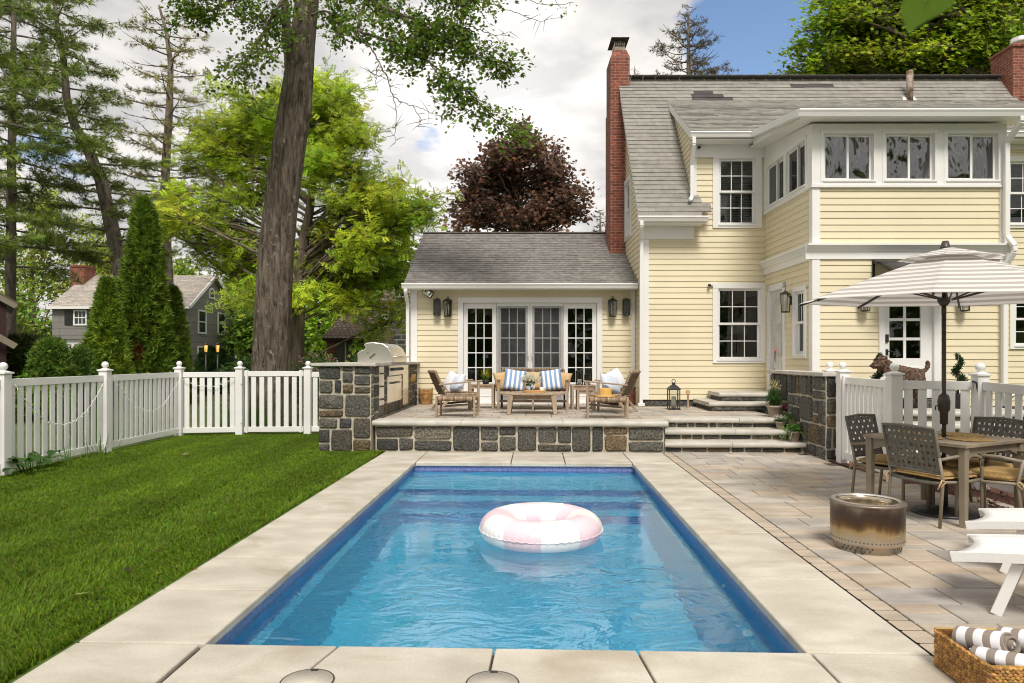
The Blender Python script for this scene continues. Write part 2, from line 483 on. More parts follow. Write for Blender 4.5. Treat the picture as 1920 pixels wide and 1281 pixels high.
# ================================================================ ground, lawn, pool, patio
PX0, PX1, PY0, PY1 = -1.74, 1.38, 3.53, 9.80       # inner edge of the coping
WZ = -.125                                          # water level
g = MB()
xs = (-900, PX0 - .1, PX1 + .1, 900); ys = (-300, PY0 - .1, PY1 + .1, 1500)
for i in range(3):
    for j in range(3):
        if i == 1 and j == 1: continue
        g.quad((xs[i], ys[j], -.03), (xs[i + 1], ys[j], -.03), (xs[i + 1], ys[j + 1], -.03), (xs[i], ys[j + 1], -.03))
tag(g.build('ground', mat('ground', (.045, .06, .018), 1, vs=.7, col2=(.09, .12, .03), bump=.5, bs=9)), kind='structure')
lawn_col = mat('lawn_soil', (.06, .10, .014), 1, vs=5, col2=(.09, .15, .018), bump=.6, bs=60)
g = MB()
g.add([(-6.86, -2, 0), (-2.42, -2, 0), (-2.42, 10.95, 0), (-3.45, 10.95, 0), (-3.45, 13.4, 0), (-6.86, 13.4, 0)], [(0, 1, 2, 3, 4, 5)])
g.add([(-2.42, -2, 0), (2.0, -2, 0), (2.0, 2.72, 0), (-2.42, 2.72, 0)], [(0, 1, 2, 3)])
tag(g.build('lawn', lawn_col), kind='structure')
rg = np.random.default_rng(3)
def grass_pts(n, x0, x1, y0, y1, k=1.6):
    y = y0 + (y1 - y0) * rg.random(n) ** k
    return np.stack([rg.uniform(x0, x1, n), y, np.zeros(n)], 1)
gp = np.concatenate([grass_pts(400000, -6.84, -2.44, 2.6, 13.3), grass_pts(16000, -6.84, -3.55, 10.8, 13.3, 1), grass_pts(420, -1.6, 1.5, 2.55, 2.74, 1)])
gp = gp[~((gp[:, 0] > -3.52) & (gp[:, 1] > 10.78))]
n = len(gp)
dist = np.maximum(gp[:, 1], 2.5)
h = rg.uniform(.018, .041, n) * (1 + .25 * np.sin(gp[:, 0] * 3.1) * np.sin(gp[:, 1] * 1.7))
edge = (gp[:, 0] > -2.62); h[edge] *= 1.25
h[-420:] *= 1.6
wd = .0022 + .00062 * dist
ang = rg.uniform(0, 2 * math.pi, n)
stripe = np.where(np.sin((gp[:, 0] + .06 * gp[:, 1]) * 2 * math.pi / 1.05) > 0, 1.0, -1.0)
lean = np.stack([.35 * np.cos(ang), .35 * np.sin(ang) + .30 * stripe, np.ones(n)], 1) * h[:, None]
bend = np.stack([np.cos(ang), np.sin(ang) + .4 * stripe, np.zeros(n)], 1) * (h * .38)[:, None]
sd_ = np.stack([-np.sin(ang), np.cos(ang), np.zeros(n)], 1) * wd[:, None]
V = np.stack([gp - sd_, gp + sd_, gp + lean * .55 + sd_ * .75, gp + lean * .55 - sd_ * .75, gp + lean + bend], 1).reshape(-1, 3)
b = (np.arange(n) * 5)[:, None]
F = np.concatenate([b + np.array([[0, 1, 2]]), b + np.array([[0, 2, 3]]), b + np.array([[3, 2, 4]])], 0)
gt = hue(rg, n, (.17, .285, .014), .30, .18)
patch = np.sin(gp[:, 0] * 1.3 + 1) * np.sin(gp[:, 1] * .9) + np.sin(gp[:, 0] * 2.9) * np.cos(gp[:, 1] * 2.3) * .6
gt *= (1 + .05 * stripe)[:, None]
gt *= (1 + .11 * patch)[:, None]
dry = rg.random(n) < .035; gt[dry] = np.array([.30, .25, .09])
tag(npmesh('grass', V, F, MT['leaf'], None, np.repeat(gt, 5, 0)), kind='stuff')
# ---- coping
cp = MB(); rr = random.Random(4)
def slab(mb, pts, z0, z1, inner=None):
    mb.tint = (rr.uniform(.93, 1.05),) * 3
    n = len(pts)
    mb.add([(x, y, z0) for x, y in pts] + [(x, y, z1) for x, y in pts], [tuple(range(n))[::-1], tuple(range(n, 2 * n))] + [(i, (i + 1) % n, (i + 1) % n + n, i + n) for i in range(n)])
OX0, OX1 = -2.43, 2.0
J = .006
for side in (0, 1):
    ye = [PY0, 4.36, 5.08, 6.35, 7.6, 8.75, PY1] if side == 0 else [PY0, 4.7, 5.95, 6.9, 7.9, 8.85, PY1]
    for a, b_ in zip(ye, ye[1:]):
        x0, x1 = (OX0, PX0) if side == 0 else (PX1, OX1)
        slab(cp, [(x0, a + J), (x1, a + J), (x1, b_ - J), (x0, b_ - J)], -.055, 0)
slab(cp, [(OX0, 2.72), (PX0 - .02, 2.72), (PX0 - .02 - J, PY0 - J), (OX0, PY0 - J)], -.055, 0)
nx_near = [(-1.74, -1.74), (-1.22, -1.03), (-.24, -.215), (.60, .52), (1.42, 1.40)]     # joint at the front edge, at the pool edge
for (a0, a1), (b0, b1) in zip(nx_near, nx_near[1:]):
    slab(cp, [(a0 + J, 2.72), (b0 - J, 2.72), (b1 - J, PY0), (a1 + J, PY0)], -.055, 0)
slab(cp, [(1.42 + J, 2.72), (OX1, 2.72), (OX1, PY0 - J), (1.40 + J, PY0 - J)], -.055, 0)
fj = [PX0, -.36, .42, PX1]
for a, b_ in zip(fj, fj[1:]): slab(cp, [(a + J, PY1), (b_ - J, PY1), (b_ - J, 10.94), (a + J, 10.94)], -.055, 0)
slab(cp, [(OX0, PY1 + J), (PX0 - J, PY1 + J), (PX0 - J, 10.94), (OX0 - .06, 10.94)], -.055, 0)
slab(cp, [(PX1 + J, PY1 + J), (OX1, PY1 + J), (OX1, 10.94), (PX1 + J, 10.94)], -.055, 0)
co_ = cp.build('pool_coping', MT['coping'], bev=.010, seg=3)
tag(co_, kind='structure')
cb_ = MB()
for a in ((OX0, PX0 - .03, 2.72, 10.9), (PX1 + .03, OX1, 2.72, 10.9), (PX0 - .03, PX1 + .03, 2.72, PY0 - .03), (PX0 - .03, PX1 + .03, PY1 + .03, 10.9)): cb_.quad((a[0], a[2], -.025), (a[1], a[2], -.025), (a[1], a[3], -.025), (a[0], a[3], -.025))
tag(cb_.build('coping_bed', MT['soil']), kind='structure')
# ---- pool shell
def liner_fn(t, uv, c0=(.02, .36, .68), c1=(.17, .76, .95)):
    g_ = N(t, 'ShaderNodeNewGeometry')
    vo = N(t, 'ShaderNodeTexVoronoi'); vo.inputs['Scale'].default_value = 190
    t.links.new(g_.outputs['Position'], vo.inputs['Vector'])
    rp = N(t, 'ShaderNodeValToRGB')
    rp.color_ramp.elements[0].color = (*c0, 1); rp.color_ramp.elements[1].color = (*c1, 1)
    sp = N(t, 'ShaderNodeSeparateColor'); t.links.new(vo.outputs['Color'], sp.inputs[0])
    t.links.new(sp.outputs[0], rp.inputs[0])
    return rp.outputs[0], None
liner = uvmat('lit_gelcoat', liner_fn, .35); linew = uvmat('shaded_gelcoat', lambda t, uv: liner_fn(t, uv, (.012, .19, .50), (.08, .42, .78)), .35)  # same gelcoat twice: shade on walls and risers put into the darker blue
def band_fn(t, uv):
    g_ = N(t, 'ShaderNodeNewGeometry')
    vo = N(t, 'ShaderNodeTexVoronoi'); vo.inputs['Scale'].default_value = 75
    t.links.new(g_.outputs['Position'], vo.inputs['Vector'])
    rp = N(t, 'ShaderNodeValToRGB')
    rp.color_ramp.elements[0].color = (.08, .11, .30, 1); rp.color_ramp.elements[1].color = (.22, .25, .47, 1)
    sp = N(t, 'ShaderNodeSeparateColor'); t.links.new(vo.outputs['Color'], sp.inputs[0])
    t.links.new(sp.outputs[0], rp.inputs[0])
    return rp.outputs[0], None
pool = thing('swimming_pool', 'rectangular blue plunge pool sunk between pale concrete slabs', 'pool', (-.18, 6.66, 0))
x0, x1, y0, y1 = PX0 - .03, PX1 + .03, PY0 - .03, PY1 + .03
zt, zf = -.215, -1.30
s_ = MB(); w_s = MB()
led, lz = .075, -.50
# walls, side ledges, far shelf and two steps, drawn as one stepped basin
w_s.quad((x0, y0, zf), (x1, y0, zf), (x1, y0, zt), (x0, y0, zt))
for x, sg in ((x0, 1), (x1, -1)):
    w_s.quad((x, y0, lz), (x, y1, lz), (x, y1, zt), (x, y0, zt))
    s_.quad((x, y0, lz), (x + sg * led, y0, lz), (x + sg * led, y1, lz), (x, y1, lz))
    s_.quad((x + sg * led, y0, lz), (x + sg * led, y1, lz), (x + sg * (led + .12), y1, zf), (x + sg * (led + .12), y0, zf))
s_.quad((x0 + led, y0, zf), (x1 - led, y0, zf), (x1 - led, 7.95, zf), (x0 + led, 7.95, zf))
prev = zf
for ya, yb, z in ((7.95, 8.28, -.98), (8.28, 8.62, -.64), (8.62, y1, -.31)):
    w_s.quad((x0, ya, prev), (x1, ya, prev), (x1, ya + .02, z), (x0, ya + .02, z))
    s_.quad((x0, ya + .02, z), (x1, ya + .02, z), (x1, yb + .02, z), (x0, yb + .02, z)); prev = z
s_.quad((x0, y1, -.31), (x1, y1, -.31), (x1, y1, zt), (x0, y1, zt))
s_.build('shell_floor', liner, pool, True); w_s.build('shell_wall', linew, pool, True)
tb = MB()
tb.box(x0 - .02, x1 + .02, y1, y1 + .03, zt, -.056); tb.box(x0 - .02, x1 + .02, y0 - .03, y0, zt, -.056)
tb.box(x0 - .03, x0, y0, y1, zt, -.056); tb.box(x1, x1 + .03, y0, y1, zt, -.056)
tb.build('tile_band', uvmat('purple_blue_band', band_fn, .3), pool, True)
for y in (5.15, 8.9):
    r_ = MB(); r_.lathe([(.028, 0), (.028, .012), (.012, .02)], n=14, M=Matrix.Translation((x1, y, -.27 if y > 8 else -.36)) @ Matrix.Rotation(R(-90), 4, 'Y'))
    r_.build('return_fitting', MT['vinyl'], pool, True)
wm = bpy.data.materials.new('pool_water'); wm.use_nodes = True
t = wm.node_tree; t.nodes.clear()
o_ = N(t, 'ShaderNodeOutputMaterial'); gb = N(t, 'ShaderNodeBsdfRefraction'); gb.inputs['IOR'].default_value = 1.333; gb.inputs['Roughness'].default_value = 0
gl_ = N(t, 'ShaderNodeBsdfGlossy'); gl_.inputs['Roughness'].default_value = 0; fr_ = N(t, 'ShaderNodeFresnel'); gb2 = N(t, 'ShaderNodeNewGeometry'); mi = N(t, 'ShaderNodeMapRange'); mi.inputs[3].default_value = 2.15; mi.inputs[4].default_value = 1.333; t.links.new(gb2.outputs['Backfacing'], mi.inputs[0]); t.links.new(mi.outputs[0], fr_.inputs[0]); wmx = N(t, 'ShaderNodeMixShader')
gb.inputs['Color'].default_value = (.90, .98, 1.0, 1)
gg = N(t, 'ShaderNodeNewGeometry'); n1 = N(t, 'ShaderNodeTexNoise'); n2 = N(t, 'ShaderNodeTexNoise')
n1.inputs['Scale'].default_value = 2.5; n1.inputs['Detail'].default_value = 3.5; n1.inputs['Roughness'].default_value = .6; n1.inputs['Distortion'].default_value = .6
n2.inputs['Scale'].default_value = .55
mp = N(t, 'ShaderNodeMapping'); mp.inputs['Scale'].default_value = (1, 1.5, 1)
t.links.new(gg.outputs['Position'], mp.inputs[0]); t.links.new(mp.outputs[0], n1.inputs['Vector']); t.links.new(gg.outputs['Position'], n2.inputs['Vector'])
bp = N(t, 'ShaderNodeBump'); bp.inputs['Distance'].default_value = .05
amp = N(t, 'ShaderNodeMapRange'); amp.inputs[1].default_value = .38; amp.inputs[2].default_value = .68; amp.inputs[3].default_value = .08; amp.inputs[4].default_value = 1.0
t.links.new(n2.outputs[0], amp.inputs[0]); t.links.new(amp.outputs[0], bp.inputs['Strength'])
t.links.new(n1.outputs[0], bp.inputs['Height']); t.links.new(bp.outputs[0], gb.inputs['Normal']); t.links.new(bp.outputs[0], gl_.inputs['Normal']); t.links.new(bp.outputs[0], fr_.inputs['Normal']); t.links.new(fr_.outputs[0], wmx.inputs[0]); t.links.new(gb.outputs[0], wmx.inputs[1]); t.links.new(gl_.outputs[0], wmx.inputs[2]); t.links.new(wmx.outputs[0], o_.inputs[0])
wa = MB(); wa.quad((x0 + .001, y0 + .001, WZ), (x1 - .001, y0 + .001, WZ), (x1 - .001, y1 - .001, WZ), (x0 + .001, y1 - .001, WZ))
tag(wa.build('water', wm), kind='structure')
for (x, y, lab) in ((-1.06, 3.13, 'round skimmer lid flush in near coping, left of the two'), (-.20, 3.14, 'round skimmer lid flush in near coping, right of the two')):
    sk = thing('skimmer_lid', lab, 'skimmer lid', (x, y, .002), 0, 'skimmer lids in the coping')
    m_ = MB(); m_.lathe([(.116, 0), (.124, .002), (.124, .003), (.116, .003)], n=40)
    m_.build('rim', MT['dark'], sk)
    m_ = MB(); m_.lathe([(.117, 0), (.117, .0035)], n=40); m_.tint = (1, 1, 1); m_.build('lid', MT['coping'], sk)
    m_ = MB(); m_.box(-.018, .018, .10, .118, .0036, .006); m_.build('notch', MT['dark'], sk)
# ---- paving
def paving(mb, x0, x1, y0, y1, z, seed, inside=None, gap=.0055, sizes=((3, 2), (3, 2), (3, 1), (2, 2), (2, 1), (4, 2), (3, 1)), g=.15, th=.03):
    r = random.Random(seed)
    nx, ny = int(round((x1 - x0) / g)), int(round((y1 - y0) / g))
    used = [[False] * ny for _ in range(nx)]
    pal = [(1, .98, .95), (1.03, .95, .85), (.93, .92, .92), (.84, .84, .86), (1.07, 1.0, .89), (1.05, 1.03, .98), (1.0, .89, .77), (.88, .86, .83)]
    for j in range(ny):
        for i in range(nx):
            if used[i][j]: continue
            ss = list(sizes); r.shuffle(ss)
            for a, b in ss + [(2, 1), (1, 1)]:
                if i + a > nx or j + b > ny: continue
                if any(used[p][q] for p in range(i, i + a) for q in range(j, j + b)): continue
                break
            for p in range(i, i + a):
                for q in range(j, j + b): used[p][q] = True
            X0, X1, Y0, Y1 = x0 + i * g + gap, x0 + (i + a) * g - gap, y0 + j * g + gap, y0 + (j + b) * g - gap
            if inside and not inside((X0 + X1) / 2, (Y0 + Y1) / 2): continue
            c = r.choice(pal); k = r.uniform(.93, 1.05)
            mb.tint = tuple(v * k for v in c)
            dz = r.uniform(-.001, .001); ch = .005
            mb.add([(X0, Y0, z - th), (X1, Y0, z - th), (X1, Y1, z - th), (X0, Y1, z - th), (X0, Y0, z - ch + dz), (X1, Y0, z - ch + dz), (X1, Y1, z - ch + dz), (X0, Y1, z - ch + dz),
                    (X0 + ch, Y0 + ch, z + dz), (X1 - ch, Y0 + ch, z + dz), (X1 - ch, Y1 - ch, z + dz), (X0 + ch, Y1 - ch, z + dz)],
                   [(8, 9, 10, 11)] + [(k_, (k_ + 1) % 4, (k_ + 1) % 4 + 4, k_ + 4) for k_ in range(4)] + [(k_ + 4, (k_ + 1) % 4 + 4, (k_ + 1) % 4 + 8, k_ + 8) for k_ in range(4)])
def in_patio(x, y):
    return y < 10.86 and not (x > 4.75 + (7.3 - y) * .3 and y > 5.9 and x > 4.62) and not (x > 4.2 and y > 8.0 and x > 4.2 + (10.3 - y) * .12)
pv = MB()
paving(pv, 2.145, 7.4, 1.4, 11.0, .004, 8, in_patio)
rb = random.Random(2); y = 1.4
while y < 10.85:
    L = rb.uniform(.13, .21); k = rb.uniform(.9, 1.08); pv.tint = (1.04 * k, .95 * k, .83 * k)
    q = .012
    pv.add([(2.008, y + .006 + q, .0), (2.008 + q, y + .006, .0), (2.138 - q, y + .006, .0), (2.138, y + .006 + q, .0), (2.138, y + L - q, .0), (2.138 - q, y + L, .0), (2.008 + q, y + L, .0), (2.008, y + L - q, .0)], [tuple(range(8))])
    y += L
tag(pv.build('patio', MT['paver']), kind='structure')
sd2 = MB(); sd2.quad((2.001, 1.3, -.012), (7.5, 1.3, -.012), (7.5, 10.95, -.012), (2.001, 10.95, -.012))
tag(sd2.build('patio_bed', MT['sand']), kind='structure')
mu = MB()
mu.add([(4.75, 5.9, .004), (8, 5.6, .004), (8, 10.6, .004), (4.28, 10.2, .004), (4.36, 8.2, .004), (4.62, 7.4, .004)], [(0, 1, 2, 3, 4, 5)])
tag(mu.build('mulch_bed', MT['mulch']), kind='structure')
mp_ = rg.uniform((4.5, 6.0, .008), (6.5, 9.6, .03), (1500, 3))
tag(scatter('mulch_chips', mp_, rg.uniform(.03, .07, 1500), *T_DIA, hue(rg, 1500, (.12, .05, .03), .4), MT['needle'], None, rg, .7), kind='stuff')
# ---- stone faces
def stone_face(mb, M, W, H, seed, tw=.30, th=.22, gap=.013, dep=.026, jit=.009):
    r = random.Random(seed); out = []
    def split(x0, x1, z0, z1):
        w_, h_ = x1 - x0, z1 - z0
        q_ = r.uniform(.75, 1.75)
        if w_ < tw * 1.2 * q_ and h_ < th * 1.15 * r.uniform(.8, 1.5) or (w_ < tw * .6 and h_ < th * .8): out.append((x0, x1, z0, z1)); return
        if w_ / tw > h_ / th * r.uniform(.75, 1.35):
            c = x0 + w_ * r.uniform(.30, .70); split(x0, c, z0, z1); split(c, x1, z0, z1)
        else:
            c = z0 + h_ * r.uniform(.30, .70); split(x0, x1, z0, c); split(x0, x1, c, z1)
    split(0, W, 0, H)
    pal = [(1, 1, 1)] * 4 + [(.72, .74, .78)] * 3 + [(1.3, 1.3, 1.22)] * 3 + [(1.6, 1.2, .75), (1.2, 1.0, .82), (1.05, .96, .86), (.58, .6, .64), (1.6, 1.55, 1.4)]
    for a, b, c, d in out:
        k = r.uniform(.85, 1.15); mb.tint = tuple(v * k for v in r.choice(pal))
        j = lambda: r.uniform(-jit, jit * .3)
        g_ = gap / 2
        q = [(a + g_ - j(), c + g_ - j()), (b - g_ + j(), c + g_ - j()), (b - g_ + j(), d - g_ + j()), (a + g_ - j(), d - g_ + j())]
        # round the outline a little with extra points
        pts = []
        for i in range(4):
            p0, p1 = q[i], q[(i + 1) % 4]
            for f in (.0, .12, .5, .88):
                pts.append((p0[0] + (p1[0] - p0[0]) * f + r.uniform(-.003, .003), p0[1] + (p1[1] - p0[1]) * f + r.uniform(-.003, .003)))
        cxm, czm = (a + b) / 2, (c + d) / 2
        for i in (0, 4, 8, 12):
            pts[i] = (pts[i][0] + (cxm - pts[i][0]) * .05, pts[i][1] + (czm - pts[i][1]) * .05)
        n = len(pts); ins = min(.014, (b - a) * .12, (d - c) * .12)
        vs = [(x, .0, z) for x, z in pts]
        for x, z in pts:
            vs.append((x + math.copysign(min(ins, abs(cxm - x)), cxm - x), -dep * r.uniform(.75, 1.1), z + math.copysign(min(ins, abs(czm - z)), czm - z)))
        vs.append((cxm + r.uniform(-.02, .02), -dep * r.uniform(.9, 1.5), czm))
        mb.add(vs, [(i, (i + 1) % n, (i + 1) % n + n, i + n) for i in range(n)] + [(i + n, (i + 1) % n + n, 2 * n) for i in range(n)], M=M)
def frame(o, u):                    # local x along u, local y into the wall, z up
    u = Vector((u[0], u[1], 0)).normalized()
    return Matrix(((u.x, -u.y, 0, o[0]), (u.y, u.x, 0, o[1]), (0, 0, 1, o[2]), (0, 0, 0, 1)))
def bullnose(mb, x0, x1, y0, y1, z0, z1, r=None):       # a tread with a rounded front along x
    h_ = (z1 - z0) / 2; prof = []
    for i in range(7):
        a = math.pi / 2 + math.pi * i / 6
        prof.append((y0 + h_ * .75 + h_ * .75 * math.cos(a), z0 + h_ + h_ * math.sin(a)))
    prof += [(y1, z0), (y1, z1)]
    mb.prism(prof, x0, x1, 'x')
TZ = .495
terr = thing('retaining_wall', 'low dark fieldstone wall with pale cap holding up the terrace', 'wall', (-.3, 10.95, 0))
m_ = MB(); m_.box(-2.60, 2.045, 10.985, 11.2, -.02, .415); m_.build('mortar_core', MT['mortar'], terr, True)
m_ = MB(); stone_face(m_, frame((-2.60, 10.985, 0), (1, 0)), 4.645, .41, 27, .44, .30, .021, .03, .012); m_.build('stonework', MT['stone'], terr, True)
m_ = MB()
stone_face(m_, frame((2.045, 10.99, 0), (0, 1)), .5, .41, 5, .2, .2, .02); m_.build('end_stonework', MT['stone'], terr, True)
m_ = MB()
for a, b_ in ((-2.665, -1.2), (-1.2, .43), (.43, 2.10)): bullnose(m_, a + .003, b_ - .003, 10.885, 11.36, .415, .497)
m_.build('cap', MT['bluestone'], terr, True)
tp = MB(); paving(tp, -2.58, 4.17, 11.36, 14.36, TZ, 17, lambda x, y: not (x > 2.05 and y < 11.9))
paving(tp, -2.58, 2.22, 14.36, 15.26, TZ, 18)
tag(tp.build('terrace_paving', MT['paver']), kind='structure')
tbm = MB(); tbm.box(-2.58, 2.04, 11.2, 15.3, -.02, TZ - .012); tbm.box(2.04, 4.2, 11.75, 14.5, -.02, TZ - .012)
tag(tbm.build('terrace_bed', MT['sand']), kind='structure')
st = thing('stone_steps', 'three wide pale-nosed steps with dark stone risers up to terrace', 'steps', (3.2, 11.0, 0))
mc = MB()
for i, (y, xr) in enumerate(((10.93, 4.28), (11.27, 4.24), (11.58, 4.17))):
    z0 = i * .165; mt_, ms_ = MB(), MB()
    mc.box(2.05, xr - .02, y + .03, 11.9, z0 - .02 if i == 0 else z0 - .001, z0 + .088)
    stone_face(ms_, frame((2.05, y + .03, z0), (1, 0)), xr - .08 - 2.05, .088, 30 + i, .32, .2, .02, .014, .006)
    for a, b_ in ((2.045, 3.1 + .15 * i), (3.1 + .15 * i, xr)): bullnose(mt_, a + .003, b_ - .003, y - .045, y + .40, z0 + .088, z0 + .165)
    ms_.build('riser', MT['stone'], st, True); mt_.build('tread', MT['bluestone'], st, True)
mc.build('mortar_core', MT['mortar'], st, True)
st = thing('side_steps', 'two low stone steps in the corner under the side door', 'steps', (4.0, 13.8, TZ))
mc = MB()
for i, (xl, y) in enumerate(((3.28, 13.05), (3.58, 13.45))):
    mt_, ms_ = MB(), MB(); z0 = TZ + .004 + i * .165
    mc.box(xl + .06, 4.72, y + .04, 14.37, z0, z0 + .088)
    stone_face(ms_, frame((xl + .1, y + .04, z0), (1, 0)), 4.2 - xl, .088, 36 + i, .3, .2, .02, .014, .006)
    bullnose(mt_, xl, 4.72, y, 14.37, z0 + .088, z0 + .163)
    ms_.build('riser', MT['stone'], st, True); mt_.build('tread', MT['bluestone'], st, True)
mc.build('core', MT['stone'], st, True)
# ---- parapet wall right of the steps, landing behind it and its own steps towards the gate
pw = thing('parapet_wall', 'chest-high dark stone wall with grey cap beside the steps and flower pots', 'wall', (4.3, 11.2, 0))
m_ = MB(); m_.box(4.27, 4.52, 10.22, 12.55, -.02, 1.235); m_.build('mortar_core', MT['mortar'], pw, True)
m_ = MB()
stone_face(m_, frame((4.27, 12.55, 0), (0, -1)), 2.33, 1.235, 43, .32, .30, .020, .03, .012)
stone_face(m_, frame((4.27, 10.22, 0), (1, 0)), .25, 1.235, 42, .24, .24, .018)
m_.build('stonework', MT['stone'], pw, True)
m_ = MB(); m_.box(4.20, 4.56, 10.16, 12.6, 1.235, 1.29); m_.build('cap', MT['bluestone'], pw, True, bev=.006)
ld = thing('landing', 'raised stone landing with pale-nosed steps by the white back door', 'landing', (6.4, 11.5, 0))
mc = MB()
for i, y in enumerate((10.05, 10.38, 10.71, 11.04)):
    mt_, ms_ = MB(), MB(); z0 = i * .165
    mc.box(4.56, 7.9, y + .03, 12.04, max(z0 - .001, -.02), z0 + .088)
    stone_face(ms_, frame((4.57, y + .03, z0), (1, 0)), 3.3, .088, 50 + i, .3, .2, .02, .014, .006)
    bullnose(mt_, 4.56, 7.9, y - .04, 12.04 if i == 3 else y + .36, z0 + .088, z0 + .165)
    ms_.build('riser', MT['stone'], ld, True); mt_.build('tread', MT['bluestone'], ld, True)
mc.build('core', MT['mortar'], ld, True)
m_ = MB(); m_.box(5.5, 6.95, 11.75, 12.06, .66, .80); m_.build('sill_step', MT['stone'], ld, True)
# ---- outdoor kitchen island
ki = thing('kitchen_island', 'outdoor kitchen counter faced in dark stone at the lawn edge', 'counter', (-3.05, 12.9, 0))
m_ = MB(); m_.box(-3.49, -2.645, 10.87, 15.1, -.02, 1.375); m_.build('mortar_core', MT['mortar'], ki, True)
m_ = MB()
stone_face(m_, frame((-3.50, 10.87, 0), (1, 0)), .86, 1.375, 66, .33, .24, .021, .03, .012)
F0 = frame((-2.645, 10.87, .0), (0, 1))
for a, b_, c_, d_ in ((0, .52, .42, 1.375), (.90, 1.14, .5, 1.375), (.52, .90, .5, .70), (1.14, 2.45, .5, .70), (2.45, 2.55, .5, 1.375), (3.15, 3.35, .5, 1.375), (2.55, 3.15, .5, .58), (3.35, 4.2, .5, .95), (3.85, 4.2, .95, 1.375), (3.35, 3.85, 1.28, 1.375)):
    stone_face(m_, frame((-2.645, 10.87 + a, c_), (0, 1)), b_ - a, d_ - c_, int(60 + a * 9 + c_ * 7), .24, .22, .018, .018)
m_.build('stonework', MT['stone'], ki, True)
m_ = MB(); m_.box(-3.60, -2.56, 10.80, 15.16, 1.376, 1.425); m_.build('countertop', MT['bluestone'], ki, True, bev=.006)
X = -2.645
dr = MB(); dr.box(X - .1, X + .012, 11.39, 11.77, .70, 1.36)
do = dr.build('drawer_stack', MT['steel'], ki, True, bev=.004)
for z in (1.24, 1.02, .80):
    hm = MB()
    hm.tube([(X + .012, 11.44, z), (X + .05, 11.44, z), (X + .05, 11.72, z), (X + .012, 11.72, z)], .011, 8)
    hm.build('handle', MT['steel_dark'], do, True)
pd = MB(); pd.box(X - .1, X + .012, 12.02, 13.30, .70, 1.17); o1 = pd.build('door', MT['steel'], ki, True, bev=.004)
pd = MB(); pd.tube([(X + .012, 12.3, 1.05), (X + .055, 12.3, 1.05), (X + .055, 12.95, 1.05), (X + .012, 12.95, 1.05)], .013, 8); pd.build('handle', MT['steel_dark'], o1, True)
pd = MB(); pd.box(X - .1, X + .012, 13.42, 14.02, .58, 1.37); pd.build('side_door', MT['steel'], ki, True, bev=.004)
pd = MB(); pd.box(X + .002, X + .008, 14.22, 14.72, .95, 1.28); pd.build('wood_niche', MT['interior'], ki, True)
for k in range(5):
    pd = MB(); pd.tube([(X + .012, 14.27 + .1 * k, .99), (X + .03, 14.31 + .09 * k, 1.16)], .025, 7); pd.build('firewood', MT['cushion'], ki, True)
gr = thing('gas_grill', 'stainless steel grill with domed lid built into the stone counter', 'grill', (-2.9, 12.6, 1.425))
m_ = MB()
prof = [(-3.17, 1.426), (-3.17, 1.60), (-3.10, 1.645), (-3.05, 1.655), (-3.02, 1.70), (-3.06, 1.735), (-3.02, 1.775), (-2.88, 1.785), (-2.72, 1.765), (-2.62, 1.70), (-2.56, 1.60), (-2.53, 1.50), (-2.53, 1.426)]
m_.prism(prof, 12.02, 13.30, 'y'); m_.build('lid', MT['steel'], gr, True, bev=.012)
m_ = MB(); m_.tube([(-2.56, 12.1, 1.53), (-2.47, 12.1, 1.53), (-2.47, 13.22, 1.53), (-2.56, 13.22, 1.53)], .016, 10); m_.build('lid_handle', MT['steel'], gr, True)
m_ = MB(); m_.box(-2.70, -2.60, 12.03, 13.29, 1.19, 1.374); pn = m_.build('control_panel', MT['steel'], gr, True, bev=.006)
for k in range(7):
    m_ = MB(); m_.lathe([(.028, 0), (.026, .035), (.012, .045)], n=14, M=Matrix.Translation((-2.60, 12.22 + k * .15, 1.30)) @ Matrix.Rotation(R(90), 4, 'Y')); m_.build('knob', MT['steel_dark'], pn, True)
m_ = MB(); m_.bar((-2.95, 12.01, 1.50), (-2.85, 12.01, 1.58), .03, .02); m_.ball((-2.98, 12.01, 1.60), .012); m_.build('hinge', MT['steel_dark'], gr, True)
# ================================================================ the yellow house
def siding(mb, M, z0, z1, fmin, fmax, opens=(), ex=.118, lap=.0185):
    ev = lambda f, z: f(z) if callable(f) else f
    row = z0
    while row < z1 - .01:
        top = min(row + ex, z1)
        cuts = sorted({row, top} | {v for o in opens for v in o[2:4] if row + .004 < v < top - .004})
        for za, zb in zip(cuts, cuts[1:]):
            zm = (za + zb) / 2
            iv = [(ev(fmin, za), ev(fmin, zb), ev(fmax, za), ev(fmax, zb))]
            for a, b, c, d in opens:
                if not (c < zm < d): continue
                nv = []
                for l0, l1, r0, r1 in iv:
                    if b <= l0 or a >= r0: nv.append((l0, l1, r0, r1)); continue
                    if a > l0: nv.append((l0, l1, a, a))
                    if b < r0: nv.append((b, b, r0, r1))
                iv = nv
            ya, yb = (-lap + (lap - .003) * (q - row) / ex for q in (za, zb))
            for l0, l1, r0, r1 in iv:
                if r0 - l0 < .01 and r1 - l1 < .01: continue
                e = .004 if zb == top else 0; k = .965 + .06 * ((row * 37.7 + l0 * 5.3) % 1); mb.tint = (k, k, k)
                mb.add([(l0, ya, za), (r0, ya, za), (r1, yb, zb + e), (l1, yb, zb + e), (l0, .012, za), (r0, .012, za)], [(0, 1, 2, 3), (4, 5, 1, 0)], M=M)
        row += ex
